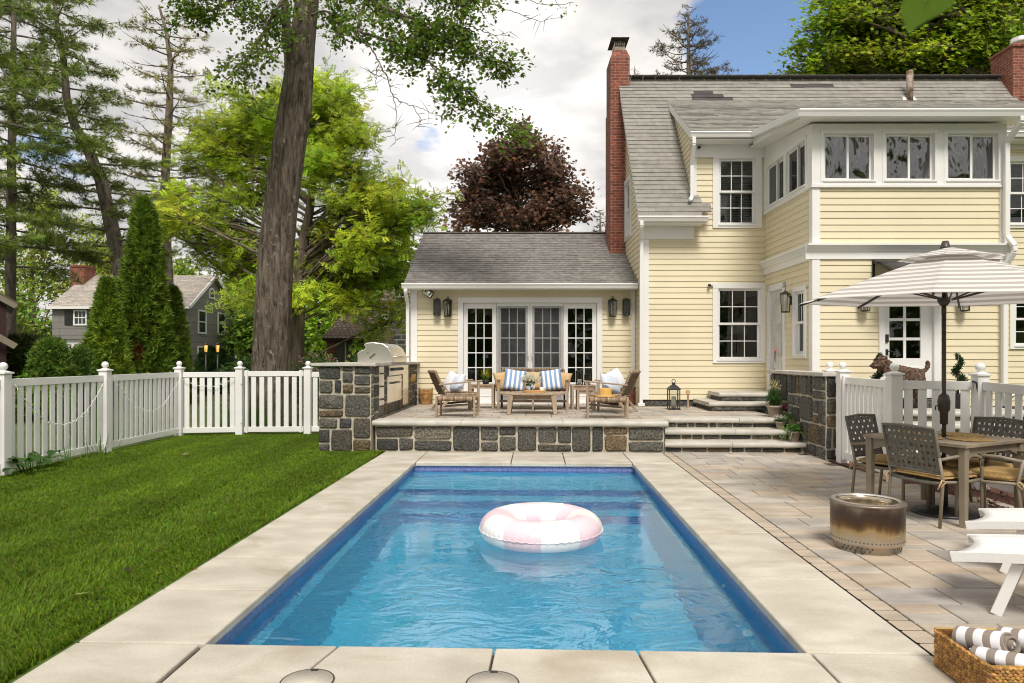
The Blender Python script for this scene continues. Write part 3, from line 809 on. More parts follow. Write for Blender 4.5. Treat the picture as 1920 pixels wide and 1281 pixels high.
def shingles(mb, o, u, W, sv, L, course=.135, tab=(.2, .42), keep=None, tintf=None, seed=1, th=.011, kr=(.86, 1.1)):
    r = random.Random(seed); o = Vector(o); u = Vector(u); sv = Vector(sv); nrm = u.cross(sv).normalized()
    nC = int(math.ceil(L / course))
    for i in range(nC):
        s0 = i * course; s1 = min(s0 + course * 1.08, L); x = -r.uniform(0, .3)
        while x < W:
            w_ = r.uniform(*tab); a, b = max(x, 0), min(x + w_, W); x += w_
            if b - a < .01: continue
            if keep and not keep((a + b) / 2, s0): continue
            k = r.uniform(*kr); mb.tint = (k, k, k)
            if tintf:
                tt = tintf((a + b) / 2, s0)
                if tt: mb.tint = tuple(v * k for v in tt)
            e = r.uniform(.0015, .004) if r.random() < .5 else .0015
            lift = th * r.uniform(.8, 1.35)
            p = lambda xx, ss, hh: o + u * xx + sv * ss + nrm * hh
            a_, b_ = a + e / 2, b - e / 2; js = r.uniform(-.006, .006)
            mb.add([p(a_, s0 + js, lift), p(b_, s0 + js, lift), p(b_, s1, .002), p(a_, s1, .002), p(a_, s0 + js, -.01), p(b_, s0 + js, -.01)],
                   [(0, 1, 2, 3), (4, 5, 1, 0), (4, 0, 3), (5, 2, 1)])
hs = thing('yellow_house', 'yellow clapboard house with white trim and grey shingle roofs beside the pool', 'house', (4.5, 16, 0))
W, Y_, Dk = MT['white'], MT['siding'], MT['interior']
YS, YM, YW = 15.2, 14.4, 12.1
SX0, SX1 = -2.73, 2.24
WX0, WX1 = 4.80, 8.16
def fr(px, y): return XP(px, y)
def bx(name, mat_, *boxes, parent=None, bev=.004):
    m = MB()
    for b in boxes: m.box(*b)
    return m.build(name, mat_, parent or hs, True, bev=bev)
# ---- sunroom
dz0, dz1 = TZ + .03, ZP(559, YS)
dx0, dx1 = fr(862, YS), fr(1131, YS)
m = MB(); siding(m, frame((0, YS, 0), (1, 0)), TZ - .02, 3.04, SX0, SX1, [(dx0 + .05, dx1 - .05, 0, dz1 - .06)]); m.build('sunroom_wall', Y_, hs, True)
bx('corner_board', W, (SX0 - .02, SX0 + .13, YS - .035, YS + .1, TZ, 3.04)); bx('corner_board', W, (SX1 - .11, SX1 - .02, YS - .03, YS + .02, TZ, 3.04))
m = MB(); siding(m, frame((SX0, 20.8, 0), (0, -1)), .2, 4.7, lambda z: 0 if z < 3.1 else (z - 3.1) / .546, lambda z: 5.6 if z < 3.1 else 5.6 - (z - 3.1) / .546); m.build('sunroom_side_wall', Y_, hs, True)
m = MB()
for q in (((-2.6, 15.3, .5), (2.15, 15.3, .5), (2.15, 19.6, .5), (-2.6, 19.6, .5)), ((-2.6, 19.6, .5), (2.15, 19.6, .5), (2.15, 19.6, 3.1), (-2.6, 19.6, 3.1)),
          ((-2.6, 15.3, 3.1), (2.15, 15.3, 3.1), (2.15, 19.6, 3.1), (-2.6, 19.6, 3.1)), ((-2.6, 15.3, .5), (-2.6, 19.6, .5), (-2.6, 19.6, 3.1), (-2.6, 15.3, 3.1)), ((2.15, 15.3, .5), (2.15, 19.6, .5), (2.15, 19.6, 3.1), (2.15, 15.3, 3.1))):
    m.quad(*q)
m.build('sunroom_interior', Dk, hs, True)
# four door panels
ca = .115
cas = bx('patio_door', W, (dx0, dx0 + ca, YS - .045, YS + .06, TZ, dz1), (dx1 - ca, dx1, YS - .045, YS + .06, TZ, dz1), (dx0, dx1, YS - .052, YS + .06, dz1 - ca, dz1 + .003), (dx0, dx1, YS - .03, YS + .12, TZ, TZ + .035))
ix0, ix1 = dx0 + ca, dx1 - ca; iw = (ix1 - ix0) / 4
gt_, gb_ = ZP(579, YS), ZP(717, YS)
for k in range(4):
    a, b_ = ix0 + k * iw, ix0 + (k + 1) * iw
    yy = YS + (.035 if k in (0, 3) else -.005)
    m = MB(); sw = .10
    gx0, gx1 = a + sw, b_ - sw
    for q in ((a + .004, gx0, TZ + .036, dz1 - ca - .002), (gx1, b_ - .004, TZ + .036, dz1 - ca - .002), (gx0, gx1, TZ + .036, gb_), (gx0, gx1, gt_, dz1 - ca - .002)):
        m.box(q[0], q[1], yy, yy + .04, q[2], q[3])
    for j in range(1, 3): x = gx0 + (gx1 - gx0) * j / 3; m.box(x - .011, x + .011, yy + .014, yy + .028, gb_, gt_)
    for j in range(1, 5): z = gb_ + (gt_ - gb_) * j / 5; m.box(gx0, gx1, yy + .015, yy + .027, z - .011, z + .011)
    m.box(gx0, gx1, yy - .008, yy, TZ + .16, TZ + .175)
    po = m.build('door_panel', W, cas, True, bev=.003)
    m = MB(); m.quad((gx0, yy + .021, gb_), (gx1, yy + .021, gb_), (gx1, yy + .021, gt_), (gx0, yy + .021, gt_)); m.build('pane', MT['pane'], cas, True)
    if k in (1, 2):
        m = MB(); hx = b_ - .045 if k == 1 else a + .045
        m.box(hx - .012, hx + .012, yy - .02, yy, 1.45, 1.62); m.tube([(hx, yy - .02, 1.48), (hx, yy - .05, 1.5), (hx, yy - .05, 1.57), (hx, yy - .02, 1.59)], .008, 6)
        m.build('handle', MT['steel'], cas, True)
scr = bpy.data.materials.new('insect_screen'); scr.use_nodes = True
t = scr.node_tree; t.nodes.clear(); o1 = N(t, 'ShaderNodeOutputMaterial'); m1 = N(t, 'ShaderNodeMixShader'); m1.inputs[0].default_value = .42
a1 = N(t, 'ShaderNodeBsdfTransparent'); a2 = N(t, 'ShaderNodeBsdfDiffuse'); a2.inputs[0].default_value = (.11, .11, .115, 1)
t.links.new(a1.outputs[0], m1.inputs[1]); t.links.new(a2.outputs[0], m1.inputs[2]); t.links.new(m1.outputs[0], o1.inputs[0])
greyf = mat('grey_screen_frame', (.36, .355, .36), .5)
for k in (1, 2):
    a, b_ = ix0 + k * iw, ix0 + (k + 1) * iw; yy = YS - .03
    a, b_ = (a + .015, b_ - .05) if k == 1 else (a + .05, b_ - .015)
    m = MB()
    for q in ((a, a + .035, TZ + .04, gt_ + .05), (b_ - .05, b_, TZ + .04, gt_ + .05), (a + .035, b_ - .05, gt_ + .01, gt_ + .05), (a + .035, b_ - .05, gb_ - .04, gb_), (a + .035, b_ - .05, TZ + .04, TZ + .09)): m.box(q[0], q[1], yy, yy + .018, q[2], q[3])
    m.build('screen_frame', greyf, cas, True)
    m = MB(); m.quad((a + .035, yy + .009, TZ + .09), (b_ - .05, yy + .009, TZ + .09), (b_ - .05, yy + .009, gt_ + .01), (a + .035, yy + .009, gt_ + .01)); m.build('screen', scr, cas, True)
# sunroom roof
m = MB(); ev, ri = Vector((-2.84, 14.84, 3.13)), Vector((-2.84, 18.0, 4.78)); sv = (ri - ev); L = sv.length; sv.normalize()
shingles(m, ev, (1, 0, 0), 5.08, sv, L, .135, (.22, .36), seed=3); 
m.tint = (.7, .7, .7); m.add([(-2.84, 18, 4.78), (2.2, 18, 4.78), (2.2, 20.9, 3.13), (-2.84, 20.9, 3.13)], [(0, 1, 2, 3)])
m.bar((-2.85, 18, 4.79), (2.0, 18, 4.79), .16, .03)
m.build('sunroom_roof', MT['roof'], hs, True)
m = MB(); m.prism([(14.80, 3.06), (14.84, 3.115), (18.0, 4.765), (20.9, 3.1), (20.9, 2.95), (18, 4.6), (14.95, 3.0)], -2.83, -2.75, 'x'); m.build('rake_board', W, hs, True)
bx('eave', W, (-2.83, 2.22, 14.86, 15.185, 3.0, 3.03), (-2.83, 2.22, 14.84, 14.862, 2.99, 3.12))
m = MB(); m.prism([(14.84, 3.115), (14.72, 3.115), (14.715, 3.09), (14.735, 3.06), (14.76, 3.0), (14.84, 3.0)], -2.88, 2.21, 'x'); m.build('gutter', W, hs, True, bev=.004)
def spout(pts, w_=.075, d_=.06):
    m = MB()
    for p, q in zip(pts, pts[1:]): m.bar(p, q, w_, d_, (0, 1, 0) if abs(Vector(q).z - Vector(p).z) > .05 else (0, 0, 1))
    return m.build('downspout', W, hs, True, bev=.012)
spout([(-2.80, 14.79, 3.02), (-2.80, 14.79, 2.93), (-2.80, 15.10, 2.72), (-2.80, 15.10, .5)])
# ---- main block, front wall
m = MB()
w1 = (fr(1337, YM), fr(1438, YM), ZP(681, YM), ZP(532, YM)); w2 = (fr(1337, YM), fr(1430, YM), ZP(430, YM), ZP(289, YM))
def op(w_, c=.05): return (w_[0] + c, w_[1] - c, w_[2] + c, w_[3] - c)
FY = frame((0, YM, 0), (1, 0))
siding(m, FY, TZ + .14, TZ + .14 + .118 * 33, 2.26, WX0 + .01, [op(w1), (w2[0] + .05, w2[1] - .05, w2[2] + .05, 9)])
siding(m, FY, TZ + .14 + .118 * 33, 6.02, 3.27, WX0 + .01, [(w2[0] + .05, w2[1] - .05, 0, w2[3] - .05)])
m.build('front_wall', Y_, hs, True)
wr = (fr(1897, YM), fr(1897, YM) + 1.1, ZP(430, YM), ZP(296, YM)); wr2 = (fr(1908, YM), fr(1908, YM) + 1.1, ZP(655, YM), ZP(540, YM))
m = MB(); siding(m, FY, .5, 6.02, WX1, 11.4, [op(wr), op(wr2)]); m.build('right_wall', Y_, hs, True)
m = MB(); m.box(2.235, WX0, YM + .01, YM + .1, TZ - .3, TZ + .135); m.build('foundation', MT['stone'], hs, True)
RZ, RY, SL = 8.34, 16.8, 1.418
def zr(y): return RZ - abs(RY - y) * SL
YB_ = 19.3
m = MB(); YB = 19.3
siding(m, frame((2.24, YB, 0), (0, -1)), .4, 8.3, lambda z: max(0, YB - (RY + (RZ - .12 - z) / SL)), lambda z: min(YB - YM, YB - (RY - (RZ - .12 - z) / SL)), [(2.75, 3.6, 4.3, 5.75), (1.75, 2.5, 6.75, 7.45)])
m.build('gable_wall', Y_, hs, True)
bx('corner_board', W, (2.225, 2.36, YM - .03, YM + .01, TZ + .14, 4.43), (2.205, 2.235, YM - .02, YM + .13, TZ + .14, 4.43), bev=.003); bx('corner_board', W, (3.255, 3.36, YM - .03, YM + .01, 4.55, 6.0), bev=.003)
# window builder -----------------------------------------------------------
blindm = mat('blind_slat', (.30, .31, .31), .6); curt = mat('curtain', (.10, .08, .065), .9, vs=3, var=.6)
def window(M, x0, x1, z0, z1, ca=.11, rows=2, cols=3, kind='hung', blind=None, pm='pane', head=.0, parent=None, name='window', deep=.03):
    m = MB()
    for q in ((x0, x0 + ca, z0 + .05, z1), (x1 - ca, x1, z0 + .05, z1), (x0 - head, x1 + head, z1 - ca, z1 + .002), (x0 - .0, x1 + .0, z0, z0 + .052)):
        m.box(q[0], q[1], -.042 if q[3] != z1 + .002 else -.046, .05, q[2], q[3], M=M)
    m.box(x0 + ca - .03, x1 - ca + .03, -.06, -.02, z0 + .048, z0 + .082, M=M)
    wo = m.build(name, W, parent or hs, True, bev=.004)
    a, b, c, d = x0 + ca, x1 - ca, z0 + .085, z1 - ca
    def sash(a, b, c, d, y, s=.045, rows=2, cols=3):
        m = MB()
        for q in ((a, a + s, c, d), (b - s, b, c, d), (a + s, b - s, c, c + s), (a + s, b - s, d - s, d)): m.box(q[0], q[1], y, y + .03, q[2], q[3], M=M)
        for j in range(1, cols): x = a + s + (b - a - 2 * s) * j / cols; m.box(x - .009, x + .009, y + .008, y + .022, c + s, d - s, M=M)
        for j in range(1, rows): z = c + s + (d - c - 2 * s) * j / rows; m.box(a + s, b - s, y + .009, y + .021, z - .009, z + .009, M=M)
        m.build('sash', W, wo, True, bev=.003)
        m = MB(); m.quad((a + s, y + .015, c + s), (b - s, y + .015, c + s), (b - s, y + .015, d - s), (a + s, y + .015, d - s), M=M); m.build('pane', MT[pm], wo, True)
    if kind == 'hung':
        zm = (c + d) / 2
        sash(a, b, zm - .02, d, deep - .025, rows=rows, cols=cols); sash(a, b, c, zm + .02, deep + .01, rows=rows, cols=cols)
    elif kind == 'slide':
        xm = (a + b) / 2
        sash(a, xm + .02, c, d, deep - .025, .04, 1, 1); sash(xm - .02, b, c, d, deep + .01, .04, 1, 1)
    if blind == 'blind':
        m = MB(); z = c
        while z < d: m.box(a - .04, b + .04, .13, .16, z, z + .030, M=M); z += .05
        m.build('blind', blindm, wo, True)
    if blind == 'curtain':
        m = MB(); n = 26; vs = []
        for i in range(n + 1):
            x = a - .03 + (b - a + .06) * i / n; y = .16 + .022 * math.sin(i * 2.1) + .012 * math.sin(i * 5)
            vs += [(x, y, c - .03), (x, y, d + .03)]
        m.add(vs, [(2 * i, 2 * i + 2, 2 * i + 3, 2 * i + 1) for i in range(n)], True, M); m.build('curtain', curt, wo, True)
    return wo
window(FY, *w1, ca=.115)
window(FY, *w2, ca=.135, blind='blind')
window(FY, *wr, ca=.12, blind='blind'); window(FY, *wr2, ca=.12)
FG = frame((2.24, YB, 0), (0, -1))
window(FG, 2.75, 3.6, 4.3, 5.75, ca=.12, cols=2)
window(FG, 1.75, 2.5, 6.7, 7.4, ca=.10, kind='slide')
m = MB(); m.lathe([(.37, -.03), (.37, .045)], n=24, M=FG @ Matrix.Translation((2.125, 0, 7.38)) @ Matrix.Rotation(R(90), 4, 'X')); m.build('arch_head', W, hs, True)
# inner dark rooms behind the windows
def room(x0, x1, y0, y1, z0, z1):
    m = MB(); e = .0
    m.quad((x0, y1, z0), (x1, y1, z0), (x1, y1, z1), (x0, y1, z1)); m.quad((x0, y0, z0), (x1, y0, z0), (x1, y1, z0), (x0, y1, z0)); m.quad((x0, y0, z1), (x1, y0, z1), (x1, y1, z1), (x0, y1, z1))
    m.quad((x0, y0, z0), (x0, y1, z0), (x0, y1, z1), (x0, y0, z1)); m.quad((x1, y0, z0), (x1, y1, z0), (x1, y1, z1), (x1, y0, z1))
    m.build('interior', Dk, hs, True)
room(2.4, 4.7, YM + .1, 18.5, .82, 3.5); room(3.4, 4.75, YM + .25, 16.6, 3.7, 5.95); room(WX1 + .2, 11.3, YM + .1, 18.5, .82, 6.0)
# main roof
m = MB(); ev = Vector((2.08, 14.02, zr(14.02))); sv = Vector((0, 1, SL)).normalized(); L = (RY - 14.02) * math.sqrt(1 + SL * SL)
cs = 1 / math.sqrt(1 + SL * SL)
def mkeep(x, s): return not (x + 2.08 > 3.45 and 14.02 + s * cs < 15.95)
def mtint(x, s):
    X, Yv = x + 2.08, 14.02 + s * cs
    for a, b, c, d in ((3.65, 4.62, 16.26, 16.50), (6.3, 7.2, 16.57, 16.66), (5.6, 6.45, 16.14, 16.2)):
        if a + (Yv - c) * .5 < X < b - (Yv - c) * .9 and c <= Yv <= d: return (.25, .24, .27)
shingles(m, ev, (1, 0, 0), 9.42, sv, L, .135, (.25, .5), mkeep, mtint, 9, .015, (.9, 1.08))
m.tint = (.7, .7, .7); m.add([(2.08, RY, RZ), (11.5, RY, RZ), (11.5, 19.8, zr(19.8)), (2.08, 19.8, zr(19.8))], [(0, 1, 2, 3)])
m.build('main_roof', MT['roof_pale'], hs, True)
m = MB(); m.tint = (.35, .33, .36)
x = 2.1
while x < 11.3:
    m.bar((x, RY - .01, RZ + .025), (x + .29, RY - .01, RZ + .03), .30, .02); x += .3
m.build('ridge_cap', MT['roof_pale'], hs, True)
m = MB()
m.prism([(14.0, zr(14.0) - .02), (RY, RZ - .02), (19.8, zr(19.8) - .02), (19.8, zr(19.8) - .2), (RY, RZ - .24), (14.1, zr(14.1) - .24)], 2.1, 2.16, 'x'); m.build('rake_board', W, hs, True)
# lower eave: gutter, soffit, white panel
gz = zr(14.02) - .01
m = MB(); m.prism([(14.0, gz), (13.9, gz), (13.895, gz - .025), (13.915, gz - .05), (13.94, gz - .105), (14.0, gz - .105)], 2.05, 3.48, 'x'); m.build('gutter', W, hs, True, bev=.004)
bx('eave', W, (2.1, 3.42, 14.0, YM - .005, gz - .13, gz - .1), (2.24, 3.30, YM - .05, YM - .006, gz - .40, gz - .13))
spout([(2.13, 13.95, gz - .1), (2.13, 13.95, gz - .2), (2.19, 14.28, gz - .42), (2.19, 14.34, TZ + .02)])
m = MB(); m.box(2.12, 2.26, 14.28, 14.42, TZ + .005, TZ + .07); m.build('downspout_base', W, hs, True, bev=.01)
# dormer
m = MB(); ev = Vector((3.17, 14.03, 6.12)); top = Vector((3.17, 16.35, 7.66)); sv = (top - ev); L = sv.length; sv.normalize()
shingles(m, ev, (1, 0, 0), 8.33, sv, L, .105, (.14, .34), lambda x, s: not (1.32 < x < 5.3 and s < .3), None, 12, .014)
m.build('dormer_roof', MT['roof_pale'], hs, True)
FD = frame((3.26, 16.2, 0), (0, -1))
m = MB(); siding(m, FD, 4.4, 7.45, lambda z: max(0, 16.2 - (RY - (RZ - z) / SL)), lambda z: min(16.2 - YM, 16.2 - (14.03 + max(0, z - 6.05) / .664)), ())
m.build('dormer_cheek', Y_, hs, True)
m = MB(); m.prism([(14.0, 6.1), (16.3, 7.63), (16.3, 7.45), (14.0, 5.93)], 3.17, 3.20, 'x'); m.build('dormer_rake', W, hs, True)
m = MB(); m.prism([(14.03, 6.11), (13.93, 6.11), (13.925, 6.085), (13.945, 6.06), (13.97, 6.0), (14.03, 6.0)], 3.12, 4.50, 'x'); m.build('gutter', W, hs, True, bev=.004)
m = MB(); m.prism([(14.03, 6.11), (13.93, 6.11), (13.925, 6.085), (13.945, 6.06), (13.97, 6.0), (14.03, 6.0)], 8.62, 11.5, 'x'); m.build('gutter', W, hs, True, bev=.004)
bx('eave', W, (8.2, 11.5, 14.03, YM - .005, 5.96, 5.99), (8.2, 11.4, YM - .05, YM - .006, 5.86, 5.96))
m = MB(); siding(m, frame((11.4, YM, 0), (0, 1)), .4, 8.3, lambda z: max(0, RY - (RZ - .12 - z) / SL - YM) if z > 6.9 else 0, lambda z: min(YB_ - YM, RY + (RZ - .12 - z) / SL - YM)); m.build('gable_wall', Y_, hs, True)
bx('eave', W, (3.2, 4.8, 14.03, YM - .005, 5.96, 5.99), (3.27, 4.8, YM - .05, YM - .006, 5.70, 5.96))
spout([(3.20, 13.98, 6.0), (3.20, 13.98, 5.86), (3.22, 14.22, 5.5), (3.22, 14.22, 4.85), (3.16, 14.15, 4.75)])
# ---- two-storey wing
FW = frame((0, YW, 0), (1, 0)); FL = frame((WX0, YM, 0), (0, -1)); LW = YM - YW
wf = [(fr(1533, YW), fr(1641, YW)), (fr(1651, YW), fr(1759, YW)), (fr(1770, YW), fr(1882, YW))]
wz0, wz1 = ZP(349, YW), ZP(249, YW)
c0, c1, c2 = ZP(488, YW), ZP(474, YW), ZP(459, YW)
dr0, dr1 = fr(1645, YW), fr(1764, YW); drz = 2.95
m = MB(); siding(m, FW, c2 - .02, wz0 - .02, WX0 + .05, WX1 - .02); siding(m, FW, .66, c0 + .02, WX0 + .05, WX1 - .02, [(dr0 + .05, dr1 - .05, 0, drz - .05)]); m.build('wing_front_wall', Y_, hs, True)
sw = (1.48, 2.07, ZP(672, 12.6), ZP(538, 12.6)); sd_o = (.22, 1.12, .82, 2.98)
m = MB(); siding(m, FL, c2 - .02, wz0 - .02, 0, LW - .02); siding(m, FL, .66, c0 + .02, 0, LW - .02, [op(sw), (sd_o[0] + .04, sd_o[1] - .04, 0, sd_o[3] - .04)]); m.build('wing_side_wall', Y_, hs, True)
m = MB(); siding(m, frame((WX1, YW, 0), (0, 1)), .5, 5.6, 0, LW); m.build('wing_right_wall', Y_, hs, True)
for za, zb in ((.66, c0), (c2, wz0)):
    bx('corner_board', W, (WX0 - .03, WX0 + .11, YW - .03, YW + .0, za, zb), (WX0 - .032, WX0, YW, YW + .1, za, zb), bev=.003)
    bx('corner_board', W, (WX1 - .1, WX1 + .03, YW - .03, YW, za, zb), bev=.003)
# white window band: posts, head and sill, front and side
zs = 5.62
bs_ = [(WX0 - .036, wf[0][0] + .02), (wf[0][1] - .02, wf[1][0] + .02), (wf[1][1] - .02, wf[2][0] + .02), (wf[2][1] - .02, WX1 + .02)]
m = MB()
for a, b in bs_: m.box(a, b, YW - .03, YW + .1, wz0 - .05, zs)
for a, b in wf: m.box(a + .02, b - .02, YW - .03, YW + .1, wz1 - .03, zs)
m.box(WX0 - .05, WX1 + .05, YW - .065, YW + .02, wz0 - .06, wz0 - .015)
for a, b in ((0, .12), (LW - .22, LW - .105)): m.box(a, b, -.03, .1, wz0 - .05, zs, M=FL)
m.box(.0, LW, -.031, .1, wz1 - .03, zs, M=FL); m.box(-.0, LW + .04, -.06, .02, wz0 - .06, wz0 - .015, M=FL)
m.build('window_band', W, hs, True, bev=.004)
m = MB(); m.prism([(0, zs - .01), (LW - .1, zs - .01), (LW - .1, zs + .03), (0, zs + .31)], -.02, .05, 'y', FL); m.build('side_frieze', W, hs, True)
for a, b in wf: window(FW, a, b, wz0 - .01, wz1, ca=.06, kind='slide', pm='film', blind='curtain')
window(FL, .10, 1.13, wz0 - .01, wz1, ca=.06, kind='slide', blind='curtain'); window(FL, 1.12, LW - .20, wz0 - .01, wz1, ca=.06, kind='slide', blind='curtain')
# cornice
def mould(m, x0, x1, M):
    prof = [(0, c0), (-.04, c0), (-.04, c1 - .01), (-.06, c1), (-.075, c1 + .03), (-.13, c2 - .05), (-.15, c2 - .045), (-.15, c2 - .012), (0, c2 + .005)]
    m.prism(prof, x0, x1, 'x', M)
m = MB(); mould(m, WX0 - .15, WX1 + .12, FW); mould(m, 0, LW, FL); m.build('cornice', W, hs, True)
# wing roof edge
m = MB()
m.add([(4.42, 11.72, 5.72), (8.55, 11.72, 5.72), (8.55, 14.4, 6.2), (4.42, 14.4, 6.2)], [(0, 1, 2, 3)]); m.build('wing_roof', MT['roof_pale'], hs, True)
m = MB(); m.add([(4.45, 11.74, zs - .005), (8.5, 11.74, zs - .005), (8.5, 14.4, zs + .30), (4.45, 14.4, zs + .30)], [(3, 2, 1, 0)]); m.add([(4.45, 11.74, zs + .0), (4.45, 11.74, 5.71), (4.45, 14.1, 6.12), (4.45, 14.1, zs + .26)], [(0, 1, 2, 3)])
m.build('wing_soffit', W, hs, True)
m = MB(); m.prism([(11.74, 5.725), (11.62, 5.725), (11.615, 5.70), (11.635, 5.665), (11.66, 5.60), (11.74, 5.60)], 4.36, 8.6, 'x')
for a, b in (((4.40, 11.66, 5.665), (4.40, 14.0, 6.06)),): m.bar(a, b, .09, .12)
m.build('gutter', W, hs, True, bev=.004)
spout([(8.15, 11.68, 5.6), (8.15, 11.68, 5.52), (8.11, 11.98, 5.25), (8.11, 11.98, c2 + .12), (8.16, 11.86, c2 - .08), (8.16, 11.86, c0 + .1), (8.09, 12.0, c0 - .15), (8.09, 12.0, .95), (8.15, 11.85, .85)], .085, .07)
room(WX0 + .1, WX1 - .1, YW + .1, 14.3, .7, 3.5); 
m = MB()
for q in (((WX0 + .02, YW + .2, 3.7), (WX1, YW + .2, 3.7), (WX1, 14.3, 3.7), (WX0 + .02, 14.3, 3.7)), ((WX0 + .25, 14.3, 3.7), (WX1, 14.3, 3.7), (WX1, 14.3, 5.6), (WX0 + .25, 14.3, 5.6)), ((WX1 - .05, YW + .2, 3.7), (WX1 - .05, 14.3, 3.7), (WX1 - .05, 14.3, 5.6), (WX1 - .05, YW + .2, 5.6)), ((WX0, YW + .1, 5.61), (WX1, YW + .1, 5.61), (WX1, 14.3, 5.8), (WX0, 14.3, 5.8))): m.quad(*q)
m.build('porch_interior', Dk, hs, True)
# side window and side door (left face of the wing)
window(FL, *sw, ca=.09, rows=1, cols=2)
m = MB()
a, b, c, d = sd_o
for q in ((a, a + .10, c, d), (b - .10, b, c, d), (a, b, d - .12, d + .003)): m.box(q[0], q[1], -.04, .06, q[2], q[3], M=FL)
dof = m.build('side_door', W, hs, True, bev=.004)
m = MB(); m.box(a + .1, b - .1, .0, .04, c, d - .12, M=FL)
for k in range(3): m.box(a + .22, b - .22, -.012, .0, c + .12 + k * .62, c + .62 + k * .62, M=FL)
m.build('door_leaf', mat('door_grey', (.60, .59, .56), .4), dof, True, bev=.004)
# back door
m = MB()
for q in ((dr0, dr0 + .10, .70, drz), (dr1 - .12, dr1, .70, drz), (dr0, dr1, drz - .12, drz + .003)): m.box(q[0], q[1], YW - .045, YW + .06, q[2], q[3])
bd = m.build('back_door', W, hs, True, bev=.004)
l0, l1 = dr0 + .10, dr1 - .20; g0, g1 = fr(1667, YW), fr(1727, YW); gz0, gz1 = ZP(672, YW), ZP(672, YW) + 1.02
m = MB(); y = YW + .0
for q in ((l0, g0, .80, drz - .12), (g1, l1, .80, drz - .12), (g0, g1, .80, gz0), (g0, g1, gz1, drz - .12)): m.box(q[0], q[1], y, y + .045, q[2], q[3])
xm = (g0 + g1) / 2; m.box(xm - .025, xm + .025, y + .008, y + .03, gz0, gz1)
for j in (1, 2): z = gz0 + (gz1 - gz0) * j / 3; m.box(g0, g1, y + .009, y + .029, z - .025, z + .025)
m.box(g0 - .02, g1 + .02, y - .012, y, .95, gz0 - .14); m.box(l1, dr1 - .12, YW + .02, YW + .05, .8, drz - .12)
m.build('door_leaf', W, bd, True, bev=.005)
m = MB(); m.quad((g0, y + .02, gz0), (g1, y + .02, gz0), (g1, y + .02, gz1), (g0, y + .02, gz1)); m.build('pane', MT['pane'], bd, True)
m = MB(); hx = l0 + .05; m.box(hx - .025, hx + .025, y - .025, y, 1.78, 1.92); m.build('lock', MT['dark'], bd, True); m = MB(); m.box(hx - .02, hx + .02, y - .02, y, 1.56, 1.66); m.tube([(hx, y - .02, 1.62), (hx, y - .06, 1.62), (hx + .05, y - .065, 1.625), (hx + .13, y - .06, 1.59)], .009, 7); m.build('handle', MT['dark'], bd, True)
# awning over the back door
m = MB(); ax0, ax1 = fr(1634, YW), fr(1634, YW) + 1.25
ny = 8; vs = []
for i in range(ny + 1):
    t_ = i / ny; vs += [(ax0, YW - .02 - .75 * t_, 3.18 - .02 * t_ - .28 * t_ ** 2.2), (ax1, YW - .02 - .75 * t_, 3.18 - .02 * t_ - .28 * t_ ** 2.2)]
m.add(vs, [(2 * i, 2 * i + 1, 2 * i + 3, 2 * i + 2) for i in range(ny)], True)
am = m.build('awning', mat('smoked_sheet', (.05, .05, .055), .25), hs, True); sm_ = am.modifiers.new('thick', 'SOLIDIFY'); sm_.thickness = .012
m = MB()
for x in (ax0, (ax0 + ax1) / 2, ax1):
    m.tube([(x, YW - .03, 3.19), (x, YW - .77, 2.90)], .02, 6); m.tube([(x, YW - .03, 2.82), (x, YW - .25, 2.88), (x, YW - .55, 2.95), (x, YW - .75, 2.90)], .018, 6); m.box(x - .02, x + .02, YW - .05, YW - .02, 2.78, 3.22)
m.box(ax0 - .02, ax1 + .02, YW - .06, YW - .02, 3.17, 3.21); m.build('bracket', MT['dark'], am, True)
# ---- chimneys and roof vent
br = MT['redbrick']
m = MB(); m.box(1.86, 2.24, 16.55, 17.35, 3.2, 7.55); m.box(1.88, 2.34, 16.6, 17.35, 7.55, 8.80)
m.add([(1.88, 16.6, 8.80), (2.34, 16.6, 8.80), (2.34, 17.35, 8.80), (1.88, 17.35, 8.80), (1.97, 16.7, 9.01), (2.27, 16.7, 9.01), (2.27, 17.25, 9.01), (1.97, 17.25, 9.01)], [(0, 1, 5, 4), (1, 2, 6, 5), (2, 3, 7, 6), (3, 0, 4, 7), (4, 5, 6, 7)])
ch = m.build('chimney', br, hs, True)
m = MB(); m.box(1.99, 2.25, 16.72, 17.2, 9.01, 9.09); m.build('flue', MT['terracotta'], ch, True)
m = MB()
for x in np.linspace(2.0, 2.24, 6): m.tube([(x, 16.72, 9.09), (x, 16.72, 9.27)], .007, 5); m.tube([(x, 17.2, 9.09), (x, 17.2, 9.27)], .007, 5)
for y in np.linspace(16.72, 17.2, 7): m.tube([(2.0, y, 9.09), (2.0, y, 9.27)], .007, 5); m.tube([(2.24, y, 9.09), (2.24, y, 9.27)], .007, 5)
for z in (9.09, 9.15, 9.21): m.tube([(2.0, 16.72, z), (2.24, 16.72, z), (2.24, 17.2, z), (2.0, 17.2, z)], .006, 5, closed=True)
m.build('spark_guard', MT['steel'], ch, True)
m = MB(); m.add([(1.90, 16.6, 9.27), (2.34, 16.6, 9.27), (2.34, 17.32, 9.27), (1.90, 17.32, 9.27), (2.0, 16.8, 9.35), (2.24, 16.8, 9.35), (2.24, 17.1, 9.35), (2.0, 17.1, 9.35)], [(3, 2, 1, 0), (0, 1, 5, 4), (1, 2, 6, 5), (2, 3, 7, 6), (3, 0, 4, 7), (4, 5, 6, 7)]); m.build('cap', MT['dark_wood'], ch, True)
m = MB(); cxx = 11.78; m.box(cxx - .37, cxx + .37, 16.35, 17.1, .2, 8.92); m.box(cxx - .4, cxx + .4, 16.32, 17.13, 8.92, 8.98); ch = m.build('chimney', br, hs, True)
